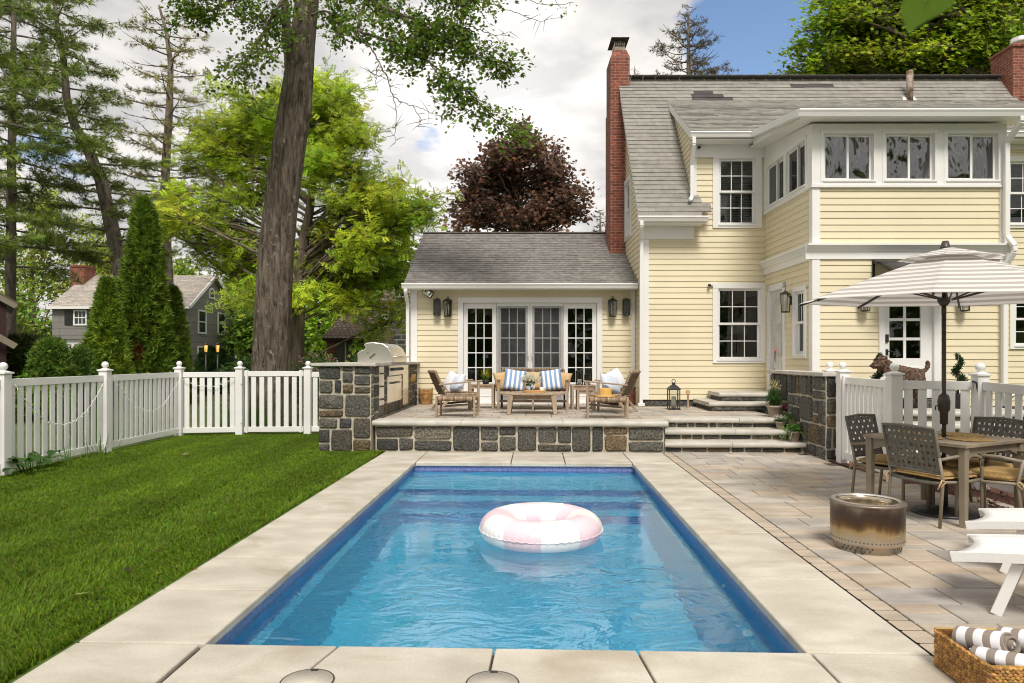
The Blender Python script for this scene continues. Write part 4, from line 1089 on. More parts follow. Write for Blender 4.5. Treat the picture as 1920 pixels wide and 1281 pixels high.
m = MB(); m.lathe([(.16, 8.98), (.16, 9.04), (.13, 9.04), (.13, 9.08), (.20, 9.08), (.20, 9.27), (.12, 9.30)], (cxx + .05, 16.7, 0), 16); m.build('flue_cap', MT['steel'], ch, True)
m = MB(); vx = fr(1721, 16.29); m.tube([(vx, 16.29, 7.55), (vx, 16.29, 8.32)], .075, 10); m.build('vent_pipe', mat('rusty_pipe', (.11, .05, .025), .8, vs=9, col2=(.40, .33, .27)), hs, True)
m = MB(); m.add([(vx - .2, 16.15, zr(16.15) + .025), (vx + .2, 16.15, zr(16.15) + .025), (vx + .14, 16.36, zr(16.36) + .025), (vx - .14, 16.36, zr(16.36) + .025)], [(0, 1, 2, 3)]); m.build('flashing', MT['vinyl'], hs, True)
# ---- things fixed to the house
def wall_lantern(label, loc, rz=0):
    l = thing('wall_lantern', label, 'lantern', loc, rz, 'black wall lanterns')
    m = MB(); m.box(-.05, .05, -.015, 0, -.06, .10); m.bar((0, -.01, .06), (0, -.1, .16), .02, .02)
    m.lathe([(.02, .20), (.05, .185), (.105, .15), (.112, .14), (.10, .135)], (0, -.12, 0), 4, smooth=False); m.tube([(0.022 * math.cos(a), -.12, .225 + .022 * math.sin(a)) for a in np.linspace(0, 6.28, 13)], .005, 5)
    m.lathe([(.075, -.20), (.085, -.205), (.085, -.19), (.06, -.18)], (0, -.12, 0), 4, smooth=False)
    for k in range(4):
        a = math.pi / 2 * k
        m.tube([(.075 * math.cos(a), -.12 + .075 * math.sin(a), -.19), (.092 * math.cos(a), -.12 + .092 * math.sin(a), .14)], .008, 5)
    m.build('frame', MT['dark'], l)
    m = MB(); m.lathe([(.068, -.185), (.084, .135)], (0, -.12, 0), 4, smooth=False); m.build('glass', MT['clear'], l)
    m = MB()
    for dx in (-.022, .022): m.lathe([(.009, -.15), (.009, -.06), (.014, -.03), (.012, .01), (.002, .05)], (dx, -.12, 0), 8)
    m.build('candle_bulb', MT['candle'], l)
    return l
zl = ZP(578, YS)
wl = wall_lantern('black wall lantern beside the left speaker, left of the patio door', (fr(843, YS - .1), YS - .02, zl))
dup(wl, (fr(1150, YS - .1), YS - .02, zl), 0, 'black wall lantern beside the right speaker, right of the patio door')
dup(wl, (WX0 - .02, 12.98, ZP(566, 12.9)), R(-90), 'black wall lantern between the side door and narrow window')
dup(wl, (fr(1618, YW - .1), YW - .02, 2.52), 0, 'black wall lantern under umbrella edge, left of the back door')
dup(wl, (fr(1810, YW - .1), YW - .02, 2.52), 0, 'black wall lantern under umbrella edge, right of the back door')
def speaker(label, x):
    l = thing('outdoor_speaker', label, 'speaker', (x, YS - .02, ZP(577, YS)), 0, 'black wall speakers')
    m = MB(); m.prism([(-.075, -.19), (.075, -.19), (.075, .17), (-.075, .17)], -.16, -.03, 'y'); m.build('cabinet', MT['blackp'], l, bev=.012)
    m = MB(); m.box(-.066, .066, -.168, -.158, -.15, .15); m.build('grille', MT['dark'], l, bev=.006)
    m = MB(); m.box(-.02, .02, -.171, -.167, -.168, -.158); m.build('badge', MT['steel'], l)
    m = MB(); m.box(-.03, .03, -.04, .004, -.05, .05); m.bar((0, -.1, .17), (0, 0, .2), .04, .012); m.build('bracket', MT['dark'], l); return l
speaker('black speaker left of the patio door under the floodlight', fr(823, YS - .1)); speaker('black speaker right of the patio door near the downspout', fr(1176, YS - .1))
fl = thing('floodlight', 'tilted floodlight with shiny reflector under the sunroom eave', 'floodlight', (fr(805, YS - .2), YS - .02, ZP(552, YS)))
Mf = Matrix.Translation((0, -.16, 0)) @ Matrix.Rotation(R(34), 4, 'Y') @ Matrix.Rotation(R(14), 4, 'X')
m = MB(); m.box(-.115, .115, 0, .08, -.075, .075, M=Mf); m.bar((0, -.08, 0), (0, .005, .05), .03, .03); m.build('housing', MT['dark'], fl, bev=.008)
m = MB(); m.box(-.10, .10, -.006, .001, -.06, .06, M=Mf); m.build('reflector', mat('bright_reflector', (.85, .85, .86), .18, metal=1, bump=.6, bs=20), fl)
m = MB(); m.box(-.075, -.045, -.012, -.004, .0, .055, M=Mf); m.box(.045, .075, -.012, -.004, .0, .055, M=Mf); m.build('socket', MT['dark'], fl)
for lab, loc in (('small black camera at the corner of the lower window', (fr(1331, YM), YM - .02, ZP(536, YM))), ('tiny black camera under the dormer eave', (fr(1307, YM) + .05, YM - .02, ZP(281, YM)))):
    l = thing('security_camera', lab, 'camera', loc)
    m = MB(); m.box(-.03, .03, -.02, 0, -.03, .03); m.box(0, .06, -.05, -.01, -.01, .03); m.build('mount', MT['vinyl'], l, bev=.006)
    m = MB(); m.lathe([(.028, 0), (.03, .06), (.024, .07)], n=12, M=Matrix.Translation((-.02, -.03, 0)) @ Matrix.Rotation(R(100), 4, 'X')); m.build('body', MT['blackp'], l)
# table lamp seen through the lower window
tl = thing('table_lamp', 'pale lampshade glimpsed behind the lower window of the house', 'lamp', (fr(1388, 15.3), 15.3, .82))
m = MB(); m.lathe([(.30, ZP(626, 15.3) - .82), (.07, ZP(598, 15.3) - .82)], n=24); m.build('lamp_shade', mat('pale_shade', (.55, .66, .58), .8), tl)
m = MB(); m.lathe([(.14, 0), (.14, .02), (.02, .04), (.02, ZP(598, 15.3) - .82)], n=14); m.build('stand', MT['bronze'], tl)

# the house stands a touch askew to the pool: turn it, with everything fixed to it, about its left front corner
piv = Matrix.Translation((2.23, YM, 0)) @ Matrix.Rotation(R(1.9), 4, 'Z') @ Matrix.Translation((-2.23, -YM, 0))
for o in [x for x in S.objects if x.parent is None and x.name.split('.')[0] in ('yellow_house', 'wall_lantern', 'outdoor_speaker', 'floodlight', 'security_camera', 'table_lamp')]:
    M_ = piv @ o.matrix_basis; o.location = M_.to_translation(); o.rotation_euler = M_.to_euler()
# ================================================================ fences
V_ = MT['vinyl']
def post(par, x, y, h=1.33, w_=.066):
    m = MB(); m.box(x - w_, x + w_, y - w_, y + w_, -.02, h - .03); m.box(x - w_ - .018, x + w_ + .018, y - w_ - .018, y + w_ + .018, h - .03, h - .005)
    m.add([(x - w_, y - w_, h - .005), (x + w_, y - w_, h - .005), (x + w_, y + w_, h - .005), (x - w_, y + w_, h - .005), (x - .03, y - .03, h + .012), (x + .03, y - .03, h + .012), (x + .03, y + .03, h + .012), (x - .03, y + .03, h + .012)],
          [(0, 1, 5, 4), (1, 2, 6, 5), (2, 3, 7, 6), (3, 0, 4, 7), (4, 5, 6, 7)])
    p = m.build('post', V_, par, True, bev=.005)
    m = MB(); m.lathe([(.034, h + .008), (.034, h + .018), (.022, h + .024)], (x, y, 0), 16); m.ball((x, y, h + .068), .052, 18); m.build('finial', V_, p, True)
def panel(par, a, b, z0=.07, z1=1.235, sp=.146, pw=.09, off=.07, drop=0.0, stile=False, name='picket_panel'):
    a = Vector((*a, 0)); b = Vector((*b, 0)); d = (b - a).normalized(); L = (b - a).length
    a = a + d * off; L -= 2 * off
    def pt(s, z): p = a + d * s; return (p.x, p.y, z - drop * s / L)
    m = MB()
    for zc, hh in ((z1 - .05, .10), (z0 + .05, .10)): m.bar(pt(0, zc), pt(L, zc), .045, hh)
    if stile:
        for s in (.05, L - .05): m.bar(pt(s, z0 - .01), pt(s, z1 + .02), .10, .05, d)
    n = max(2, int(round((L - (.2 if stile else 0)) / sp))); s0 = .1 if stile else 0; LL = L - 2 * s0
    for i in range(n):
        s = s0 + LL * (i + .5) / n
        p, q = pt(s, z0 + .1), pt(s, z1 - .1)
        m.bar(p, q, pw, .022, d.cross(Vector((0, 0, 1))))
    return m.build(name, V_, par, True, bev=.004)
lf = thing('picket_fence', 'white vinyl picket fence with ball-topped posts along the lawn', 'fence', (-6.79, 10.6, 0))
LP = [(-6.78, 8.46), (-6.78, 10.52), (-6.82, 12.83), (-5.74, 13.05)]
for p in LP: post(lf, *p)
for a, b in zip(LP, LP[1:]): panel(lf, a, b)
panel(lf, (-6.78, 6.4), (-6.78, 8.46)); post(lf, -6.78, 6.4)
gt1 = thing('garden_gate', 'white picket gate closing the lawn beside the stone counter', 'gate', (-5.1, 13.12, 0))
post(gt1, -4.45, 13.19); panel(gt1, (-5.74, 13.05), (-4.45, 13.19), stile=True, off=.085, z1=1.25); panel(gt1, (-4.45, 13.19), (-3.5, 13.29))
m = MB()
for z in (.3, 1.05): m.bar((-5.68, 12.98, z - .05), (-5.68, 12.98, z + .05), .03, .02)
m.build('hinge', V_, gt1, True)
rf = thing('picket_fence', 'white vinyl picket fence behind the dining table, right of the parapet', 'fence', (4.4, 9.3, 0))
p3 = (XP(1677, 8.35), 8.35); p4 = (XP(1838, 8.0), 8.0)
for p in ((4.44, 10.48), (4.40, 9.96), p3, p4): post(rf, *p)
panel(rf, (4.44, 10.48), (4.40, 9.96), off=.06); panel(rf, (4.40, 9.96), p3, stile=True, off=.08); panel(rf, p4, (p4[0] + .06, 5.9), drop=.06)
gt2 = thing('fence_gate', 'white picket gate in front of the landing steps and the dog', 'gate', (4.8, 8.2, 0))
panel(gt2, p3, p4, off=.075, sp=.14, name='gate_leaf')
bc = MB(); bc.tube([(p4[0] - .11, p4[1] - .035, 1.24), (p4[0] - .07, p4[1] - .045, 1.22), (p4[0] - .055, p4[1] - .05, 1.12), (p4[0] - .055, p4[1] - .05, .97)], .012, 7)
b_ = bc.build('bungee_cord', MT['blackp']); tag(b_, 'black elastic cord with hook hanging off the gate post', 'cord')
bc = MB(); bc.tube([(p4[0] - .055, p4[1] - .05, .97), (p4[0] - .07, p4[1] - .05, .93), (p4[0] - .055, p4[1] - .05, .905), (p4[0] - .04, p4[1] - .05, .93)], .004, 6); bc.build('hook', MT['steel'], b_, True)
def lights(name_lab, a, b, sag, seed, n=60):
    r = random.Random(seed); pts = []
    for i in range(n + 1):
        t_ = i / n; pts.append((a[0] + (b[0] - a[0]) * t_ + r.uniform(-.01, .01), a[1] + (b[1] - a[1]) * t_, a[2] + (b[2] - a[2]) * t_ - sag * 4 * t_ * (1 - t_) + r.uniform(-.012, .012)))
    m = MB(); m.tube(pts, .0045, 5); o = m.build('string_lights', V_); tag(o, name_lab, 'string lights', 'unlit string lights on the fence')
    m = MB()
    for i in range(1, n, 2):
        d = Vector((r.uniform(-.3, 1), r.uniform(-1, 1), r.uniform(-1, .6))).normalized() * .03
        p = Vector(pts[i]); m.tube([p, p + d * .6, p + d], [.005, .005, .002], 5)
    m.build('mini_bulb', MT['vinyl'], o)
lights('white string lights drooping on the nearest fence section by leafy plants', (-6.70, 8.56, 1.16), (-6.70, 10.42, 1.2), .62, 1)
lights('white string lights drooping on the middle fence section beside arborvitae', (-6.70, 10.62, 1.2), (-6.74, 12.72, 1.16), .60, 2)
lights('white string lights strung across the short fence section by the gate', (-6.72, 12.78, 1.1), (-5.8, 12.96, 1.14), .16, 3, 36)
# ================================================================ terrace furniture
Tk, Wk = MT['teak'], MT['wicker']
def weave(m, M, W_, L_, z=0.0, pitch=.045, th=.012, seed=0, wave=True):      # a woven panel in local x,y
    r = random.Random(seed); nx = int(W_ / pitch); ny = int(L_ / pitch)
    px_, py_ = W_ / nx, L_ / ny
    for i in range(nx):
        k = r.uniform(.7, 1.2); m.tint = (k, k * .97, k * .92); x = -W_ / 2 + (i + .5) * px_
        for j in range(ny):
            y = -L_ / 2 + (j + .5) * py_
            if (i + j) % 2 == 0: m.box(x - px_ * .47, x + px_ * .47, y - py_ * .62, y + py_ * .62, z, z + th, M=M)
    for j in range(ny):
        k = r.uniform(.65, 1.1); m.tint = (k, k * .95, k * .88); y = -L_ / 2 + (j + .5) * py_
        for i in range(nx):
            x = -W_ / 2 + (i + .5) * px_
            if (i + j) % 2: m.box(x - px_ * .62, x + px_ * .62, y - py_ * .47, y + py_ * .47, z, z + th, M=M)
    m.tint = (.35, .32, .28); m.box(-W_ / 2, W_ / 2, -L_ / 2, L_ / 2, z - th * .5, z + .002, M=M)
def wrap_rail(m, p, q, r_=.03, seed=0, n=None):      # a rail wrapped in wicker strands
    rr_ = random.Random(seed); p, q = Vector(p), Vector(q); L = (q - p).length; n = n or int(L / .018)
    for i in range(n):
        a = p.lerp(q, i / n); b = p.lerp(q, (i + .94) / n); k = rr_.uniform(.6, 1.45); m.tint = (k, k * .95, k * .88)
        m.tube([a, b], r_ * rr_.uniform(.95, 1.08), 8)
def wood_leg(par, p, q, w_=.045, name='leg', mt=None):
    m = MB(); m.bar(p, q, w_, w_); return m.build(name, mt or Tk, par, bev=.005)
def pillow(label, cat, loc, rot, w_, h_, d_, mt, seed, group=None, name='pillow'):
    n = 14; vs = []; fs = []; r = random.Random(seed)
    for sgn in (1, -1):
        for i in range(n + 1):
            for j in range(n + 1):
                u = i / n * 2 - 1; v = j / n * 2 - 1
                e = (1 - abs(u) ** 3.2) * (1 - abs(v) ** 3.2)
                pin = 1 - .07 * (1 - u * u) * abs(v) - 0; pin2 = 1 - .07 * (1 - v * v) * abs(u)
                cr = .06 * math.sin(5 * u + 3 * v + seed) * e * .5
                vs.append((u * w_ / 2 * pin2, sgn * d_ / 2 * (max(e, 0) ** .5) * (1 + cr), v * h_ / 2 * pin))
    b2 = (n + 1) ** 2
    for s_i in (0, 1):
        for i in range(n):
            for j in range(n):
                a = s_i * b2 + i * (n + 1) + j; q = (a, a + n + 1, a + n + 2, a + 1); fs.append(q if s_i else q[::-1])
    m = MB(); m.add(vs, fs, True)
    # uv: plain front projection so that stripes run straight
    me_o = m.build(name, mt); me = me_o.data; uv = me.uv_layers[0]
    for lp in me.loops: c = me.vertices[lp.vertex_index].co; uv.data[lp.index].uv = (c.x + .023, c.z)
    wd_ = me_o.modifiers.new('weld', 'WELD'); wd_.merge_threshold = .0008
    me_o.location = loc; me_o.rotation_euler = rot
    tag(me_o, label, cat, group); return me_o
def lounge_chair(label, loc, rz):
    c = thing('lounge_chair', label, 'armchair', loc, rz, 'wicker lounge chairs on the terrace')
    hw = .34
    m = MB(); M = Matrix.Translation((0, .02, .345)); weave(m, M, .60, .62, 0, .042, .010, 1)
    for x in (-.31, .31): wrap_rail(m, (x, -.30, .335), (x, .34, .335), .026, 2)
    wrap_rail(m, (-.31, .34, .335), (.31, .34, .335), .028, 4); m.build('seat', Wk, c)
    ang_ = R(24)
    m = MB(); Mb = Matrix.Translation((0, -.31, .36)) @ Matrix.Rotation(-ang_, 4, 'X').inverted() @ Matrix.Rotation(R(90), 4, 'X')
    Mb = Matrix.Translation((0, -.30, .36)) @ Matrix.Rotation(ang_, 4, 'X') @ Matrix(((1, 0, 0, 0), (0, 0, 1, 0), (0, 1, 0, .21), (0, 0, 0, 1)))
    weave(m, Mb, .60, .42, -.006, .042, .012, 7)
    for x in (-.31, .31): wrap_rail(m, Mb @ Vector((x, -.21, 0)), Mb @ Vector((x, .22, 0)), .024, 3)
    wrap_rail(m, Mb @ Vector((-.32, .22, 0)), Mb @ Vector((.32, .22, 0)), .03, 6); m.build('backrest', Wk, c)
    for s_ in (-1, 1):
        wood_leg(c, (s_ * hw, .33, 0), (s_ * hw, .33, .56))
        wood_leg(c, (s_ * (hw - .03), -.44, 0), (s_ * (hw - .03), -.16, .33))
        m = MB(); m.bar((s_ * hw, -.42, .52), (s_ * hw, .40, .585), .065, .026); m.build('arm', Tk, c, bev=.006)
        m = MB(); m.bar((s_ * (hw - .02), -.33, .12), (s_ * (hw - .02), .33, .16), .022, .04); m.build('stretcher', MT['dark_wood'], c)
    return c
def ottoman(label, loc, rz):
    c = thing('ottoman', label, 'ottoman', loc, rz, 'wicker ottomans on the terrace')
    m = MB(); weave(m, Matrix.Translation((0, 0, .345)), .60, .42, 0, .042, .011, 11)
    for y in (-.22, .22): wrap_rail(m, (-.29, y, .315), (.29, y, .315), .042, 5, 30)
    for x in (-.30, .30): wrap_rail(m, (x, -.2, .315), (x, .2, .315), .042, 8, 22)
    m.build('seat', Wk, c)
    for x in (-.325, .325):
        for y in (-.225, .225): wood_leg(c, (x, y, 0), (x, y, .365), .036)
    return c
lounge_chair('wicker lounge chair left of the coffee table with blue and white pillows', (-1.50, 12.93, TZ), R(-70))
lounge_chair('wicker lounge chair right of the coffee table, behind straw hat', (1.38, 12.78, TZ), R(68))
ottoman('wicker ottoman with bare seat in front of left lounge chair', (-1.36, 11.78, TZ), R(-2))
ottoman('wicker ottoman carrying a yellow straw hat', (1.20, 11.58, TZ), R(-3))
ls = thing('loveseat', 'weathered teak loveseat with woven back behind the coffee table', 'sofa', (-.06, 13.6, TZ))
m = MB(); weave(m, Matrix.Translation((0, 0, .345)), 1.24, .60, 0, .05, .01, 3); wrap_rail(m, (-.62, -.33, .335), (.62, -.33, .335), .03, 2); m.build('seat', Wk, ls)
for sx in (-1, 1):
    m = MB(); Mb = Matrix.Translation((sx * .32, .30, .36)) @ Matrix.Rotation(R(-14), 4, 'X') @ Matrix(((1, 0, 0, 0), (0, 0, 1, 0), (0, 1, 0, .21), (0, 0, 0, 1)))
    weave(m, Mb, .60, .44, -.006, .05, .012, 9)
    wrap_rail(m, Mb @ Vector((-.31, .22, 0)), Mb @ Vector((.31, .22, 0)), .022, 6); wrap_rail(m, Mb @ Vector((-.31, -.22, 0)), Mb @ Vector((-.31, .22, 0)), .02, 6); wrap_rail(m, Mb @ Vector((.31, -.22, 0)), Mb @ Vector((.31, .22, 0)), .02, 6)
    m.build('backrest', Wk, ls)
    wood_leg(ls, (sx * .67, -.33, 0), (sx * .67, -.33, .57)); wood_leg(ls, (sx * .64, .36, 0), (sx * .64, .36, .5), .045, 'leg', MT['dark_wood'])
    m = MB(); m.bar((sx * .68, -.38, .585), (sx * .68, .36, .57), .065, .026); m.build('arm', MT['teak'], ls, bev=.006)
wood_leg(ls, (0, -.33, 0), (0, -.33, .33), .04)
m = MB(); m.bar((-.65, .1, .14), (.65, .1, .14), .05, .03); m.bar((-.65, -.30, .17), (.65, -.30, .17), .02, .05); m.build('stretcher', MT['dark_wood'], ls)
for i, (x, w_, ry, lab) in enumerate(((-.58, .40, -8, 'tan linen pillow at the left end of the loveseat'), (.02, .46, 0, 'tan linen pillow in the middle of the loveseat behind flowers'), (.55, .42, 9, 'tan linen pillow at the right end of the loveseat'))):
    pillow(lab, 'pillow', (-.06 + x, 13.66, TZ + .555), (R(-16), R(ry), R(-10 * (i - 1))), w_, .38, .15, MT['tan'], i + 2, 'tan pillows')
pillow('blue and white striped pillow on the left half of the loveseat', 'pillow', (-.06 - .36, 13.50, TZ + .575), (R(-18), R(8), R(6)), .43, .44, .15, MT['bluestripe'], 5, 'striped pillows')
pillow('blue and white striped pillow on the right half of the loveseat', 'pillow', (-.06 + .36, 13.50, TZ + .575), (R(-18), R(-8), R(-6)), .43, .44, .15, MT['bluestripe'], 7, 'striped pillows')
pillow('white pillow leaning on the back of the left lounge chair', 'pillow', (-1.64, 13.06, TZ + .56), (R(-26), R(10), R(-66)), .44, .40, .16, MT['whitecloth'], 3)
pillow('pale blue pillow on the left lounge chair', 'pillow', (-1.50, 12.88, TZ + .53), (R(-22), R(-6), R(-48)), .44, .36, .17, MT['bluecloth'], 4)
pillow('white pillow leaning on the back of the right lounge chair', 'pillow', (1.52, 12.92, TZ + .60), (R(-26), R(-12), R(58)), .46, .42, .16, MT['whitecloth'], 6)
pillow('pale blue pillow on the right lounge chair behind the hat', 'pillow', (1.38, 12.70, TZ + .53), (R(-24), R(10), R(40)), .46, .38, .17, MT['bluecloth'], 9)
ct = thing('coffee_table', 'oval weathered teak coffee table in front of the loveseat', 'table', (-.07, 12.42, TZ))
m = MB(); n = 40; m.lathe([(.955, .345), (1, .352), (1, .375), (.985, .38), (.6, .38), (.01, .38)], n=n, sx=.61, sy=.34, smooth=False); m.build('table_top', Tk, ct)
m = MB()
for a, b in (((-.36, -.2), (.36, -.2)), ((-.36, .2), (.36, .2)), ((-.40, -.18), (-.40, .18)), ((.40, -.18), (.40, .18))): m.bar((*a, .305), (*b, .305), .022, .075)
m.build('apron', Tk, ct)
for sx in (-1, 1):
    for sy in (-1, 1):
        m = MB(); m.bar((sx * .415, sy * .27, 0), (sx * .385, sy * .22, .345), .062, .062, (0, 1, 0), .10, .085); m.build('leg', Tk, ct, bev=.005)
tr = thing('tray', 'light wicker tray on the coffee table holding vase and candle', 'tray', (-.02, 12.40, TZ + .381))
m = MB(); m.box(-.19, .19, -.12, .12, 0, .008)
for i in range(3):
    z = .012 + .015 * i
    k = (1.25, 1.2, 1.1) if i % 2 else (1.6, 1.6, 1.6); m.tint = k
    m.tube([(-.19, -.12, z), (.19, -.12, z), (.19, .12, z), (-.19, .12, z)], .008, 6, closed=True)
m.tint = (1, 1, 1); m.build('body', MT['basket'], tr)
for sx in (-1, 1):
    m = MB(); m.tube([(sx * .19, -.05, .04), (sx * .19, -.04, .085), (sx * .19, .04, .085), (sx * .19, .05, .04)], .006, 6); m.build('handle', MT['basket'], tr)
va = thing('vase', 'blue and white ginger vase with hydrangeas on the tray', 'vase', (-.10, 12.40, TZ + .39))
porc = bpy.data.materials.new('painted_porcelain'); porc.use_nodes = True
t = porc.node_tree; b_ = t.nodes['Principled BSDF']; b_.inputs['Roughness'].default_value = .15
tcn = N(t, 'ShaderNodeTexCoord'); nz = N(t, 'ShaderNodeTexNoise'); nz.inputs['Scale'].default_value = 14; nz.inputs['Detail'].default_value = 2; rp = N(t, 'ShaderNodeValToRGB')
rp.color_ramp.elements[0].position = .52; rp.color_ramp.elements[0].color = (.80, .82, .84, 1); rp.color_ramp.elements[1].position = .57; rp.color_ramp.elements[1].color = (.03, .05, .28, 1)
t.links.new(tcn.outputs['Object'], nz.inputs['Vector']); t.links.new(nz.outputs[0], rp.inputs[0]); t.links.new(rp.outputs[0], b_.inputs['Base Color'])
m = MB(); m.lathe([(.045, 0), (.065, .03), (.083, .08), (.082, .11), (.06, .145), (.045, .155), (.045, .17), (.03, .17)], n=20); m.build('body', porc, va)
rv = np.random.default_rng(8)
fc = np.concatenate([rv.normal(size=(190, 3)) * [.040, .038, .034] + np.array(c) for c in ((-.085, 0, .25), (.085, -.02, .255), (0, .04, .30), (-.02, -.05, .275), (.12, .03, .22), (-.125, .01, .215))])
scatter('flowers', fc, rv.uniform(.018, .03, len(fc)), *T_DIA, hue(rv, len(fc), (.86, .86, .72), .05, .03), MT['leaf'], va, rv, .5, world=False)
lc = rv.normal(size=(26, 3)) * [.06, .05, .02] + [0, -.02, .19]
scatter('leaves', lc, rv.uniform(.06, .09, 26), *T_DIA, hue(rv, 26, (.05, .12, .02), .2), MT['leaf'], va, rv, .4, world=False)
cd = thing('candle_jar', 'small white candle on the tray beside the vase', 'candle', (.105, 12.38, TZ + .39))
m = MB(); m.lathe([(.036, 0), (.04, .005), (.04, .085), (.034, .09), (.03, .075)], n=18); m.build('jar', MT['candle'], cd)
m = MB(); m.tube([(0, 0, .075), (.002, 0, .088)], .002, 5); m.build('wick', MT['dark'], cd)
def side_table(label, loc, w_, d_, h_, rz=0):
    c = thing('side_table', label, 'side table', loc, rz, 'teak side tables')
    m = MB(); n = 5
    for i in range(n): y = -d_ / 2 + d_ * (i + .5) / n; m.box(-w_ / 2, w_ / 2, y - d_ / n * .46, y + d_ / n * .46, h_ - .025, h_)
    m.build('table_top', Tk, c, bev=.003)
    m = MB(); a = w_ / 2 - .03; b = d_ / 2 - .03
    for p, q in (((-a, -b), (a, -b)), ((-a, b), (a, b)), ((-a, -b), (-a, b)), ((a, -b), (a, b))): m.bar((*p, h_ - .055), (*q, h_ - .055), .02, .055)
    m.build('apron', Tk, c)
    for x in (-a, a):
        for y in (-b, b): wood_leg(c, (x, y, 0), (x, y, h_ - .025), .05)
    return c
side_table('teak side table left of the loveseat carrying a grassy plant', (-1.07, 13.65, TZ), .50, .50, .49)
side_table('taller teak nesting table with candle glasses right of loveseat', (.93, 13.62, TZ), .48, .50, .48)
side_table('lower teak nesting table tucked under the taller one', (.97, 13.52, TZ), .36, .44, .40)
gp_ = thing('potted_grass', 'yellow and green spiky grass in a black pot on side table', 'plant', (-1.0, 13.60, TZ + .491))
m = MB(); m.lathe([(.045, 0), (.06, .005), (.07, .09), (.062, .09), (.055, .08)], n=16); m.build('pot', MT['blackp'], gp_)
def blades(name, par, n, r0, h0, h1, spread, col0, col1, rng, wd_=.006, c=(0, 0, .07), mt='leaf'):
    m = MB()
    for i in range(n):
        a = rng.uniform(0, 6.283); rr_ = r0 * rng.random() ** .5; h_ = rng.uniform(h0, h1); s_ = spread * rng.uniform(.2, 1.2)
        p = Vector((c[0] + rr_ * math.cos(a), c[1] + rr_ * math.sin(a), c[2])); d = Vector((math.cos(a), math.sin(a), 0)); sd = Vector((-d.y, d.x, 0)) * wd_
        k = rng.random(); col = [col0[j] * (1 - k) + col1[j] * k for j in range(3)]
        prev = None; base = len(m.v); vs = []; ts = []
        for q in range(5):
            f = q / 4; pt = p + d * (s_ * f * f) + Vector((0, 0, h_ * (f - .18 * f * f * s_ / max(h_, .01)))); w_ = (1 - f * .92)
            vs += [pt - sd * w_, pt + sd * w_]
        m.tint = tuple(col); m.add(vs, [(2 * q, 2 * q + 1, 2 * q + 3, 2 * q + 2) for q in range(4)], True)
    return m.build(name, MT[mt], par)
blades('foliage', gp_, 110, .05, .12, .30, .13, (.55, .48, .03), (.42, .40, .03), rv, .004); blades('foliage', gp_, 120, .06, .08, .17, .13, (.05, .16, .02), (.08, .22, .03), rv, .006)
def hurricane(label, x, y, r_, h_, z):
    c = thing('candle_holder', label, 'candle holder', (x, y, z), 0, 'glass hurricane candle holders')
    m = MB(); m.lathe([(r_, 0), (r_, h_)], n=20); m.v = m.v[:40]; m.f = m.f[:-2]; m.sm = m.sm[:-2]; m.t = m.t[:40]; m.build('glass', MT['clear'], c)
    m = MB(); m.lathe([(r_ * 1.02, 0), (r_ * 1.02, .012)], n=20); m.build('base', MT['steel_dark'], c)
    m = MB(); m.lathe([(r_ * .55, .013), (r_ * .55, h_ * .38), (r_ * .3, h_ * .40)], n=14); m.build('candle', MT['candle'], c)
hurricane('tall glass candle cylinder on the nesting table', .86, 13.55, .075, .28, TZ + .481); hurricane('short glass candle cylinder on the nesting table', 1.01, 13.50, .062, .21, TZ + .481)
ht = thing('straw_hat', 'yellow straw hat with round crown lying on the ottoman', 'hat', (1.17, 11.56, TZ + .362))
m = MB(); m.lathe([(.19, .004), (.195, .0), (.19, .012), (.11, .018), (.105, .03), (.10, .12), (.09, .135), (.05, .14), (.001, .132)], n=32, sx=1.0, sy=1.0); m.build('body', MT['hat'], ht)
m = MB(); m.lathe([(.1062, .022), (.1055, .045)], n=32); m.f = m.f[:-2]; m.sm = m.sm[:-2]; m.build('band', MT['tan'], ht)
def basket_round(name, label, loc, r0, r1, h_, mt, rows=12):
    c = thing(name, label, 'basket', loc); m = MB(); r = random.Random(1)
    for i in range(rows):
        f = i / (rows - 1); rad = r0 + (r1 - r0) * f + .01 * math.sin(f * 3); n = 22
        for k in range(n):
            a0 = 2 * math.pi * (k + (i % 2) * .5) / n; a1 = a0 + 2 * math.pi / n * .96; q = r.uniform(.65, 1.3); m.tint = (q, q * .95, q * .9)
            am = (a0 + a1) / 2
            m.tube([(rad * math.cos(a0), rad * math.sin(a0), f * h_), ((rad + .012) * math.cos(am), (rad + .012) * math.sin(am), f * h_ + .006), (rad * math.cos(a1), rad * math.sin(a1), f * h_)], h_ / rows * .55, 5, cap=False)
    m.tint = (.4, .35, .3); m.lathe([(r0 * .95, 0), (r1 * .95, h_)], n=20); m.f = m.f[:-1]; m.sm = m.sm[:-1]; m.build('body', mt, c)
    for s_ in (-1, 1):
        m = MB(); m.tube([(s_ * r1, -.06, h_ - .02), (s_ * r1 * 1.02, -.05, h_ + .05), (s_ * r1 * 1.02, .05, h_ + .05), (s_ * r1, .06, h_ - .02)], .012, 7); m.build('handle', mt, c)
    return c
basket_round('wicker_basket', 'round honey wicker basket standing in the terrace corner by the house', (XP(798, 14.9), 14.9, TZ + .012), .105, .135, .29, MT['basket'])
br_ = thing('barrel_planter', 'rusty brown ribbed barrel beside the downspout', 'barrel', (XP(1178, 14.6), 14.65, TZ + .003))
m = MB(); m.lathe([(.13, 0), (.15, .02), (.158, .12), (.16, .24), (.155, .38), (.145, .42), (.12, .42)], n=24); m.build('body', MT['rust'], br_)
m = MB(); [m.lathe([(.155, z), (.163, z + .005), (.163, z + .02), (.155, z + .025)], n=24) for z in (.05, .2, .36)]; m.build('band', MT['rust'], br_)
ps = thing('potted_shrub', 'small round green shrub behind the right lounge chair', 'plant', (XP(1151, 14.5), 14.5, TZ + .003))
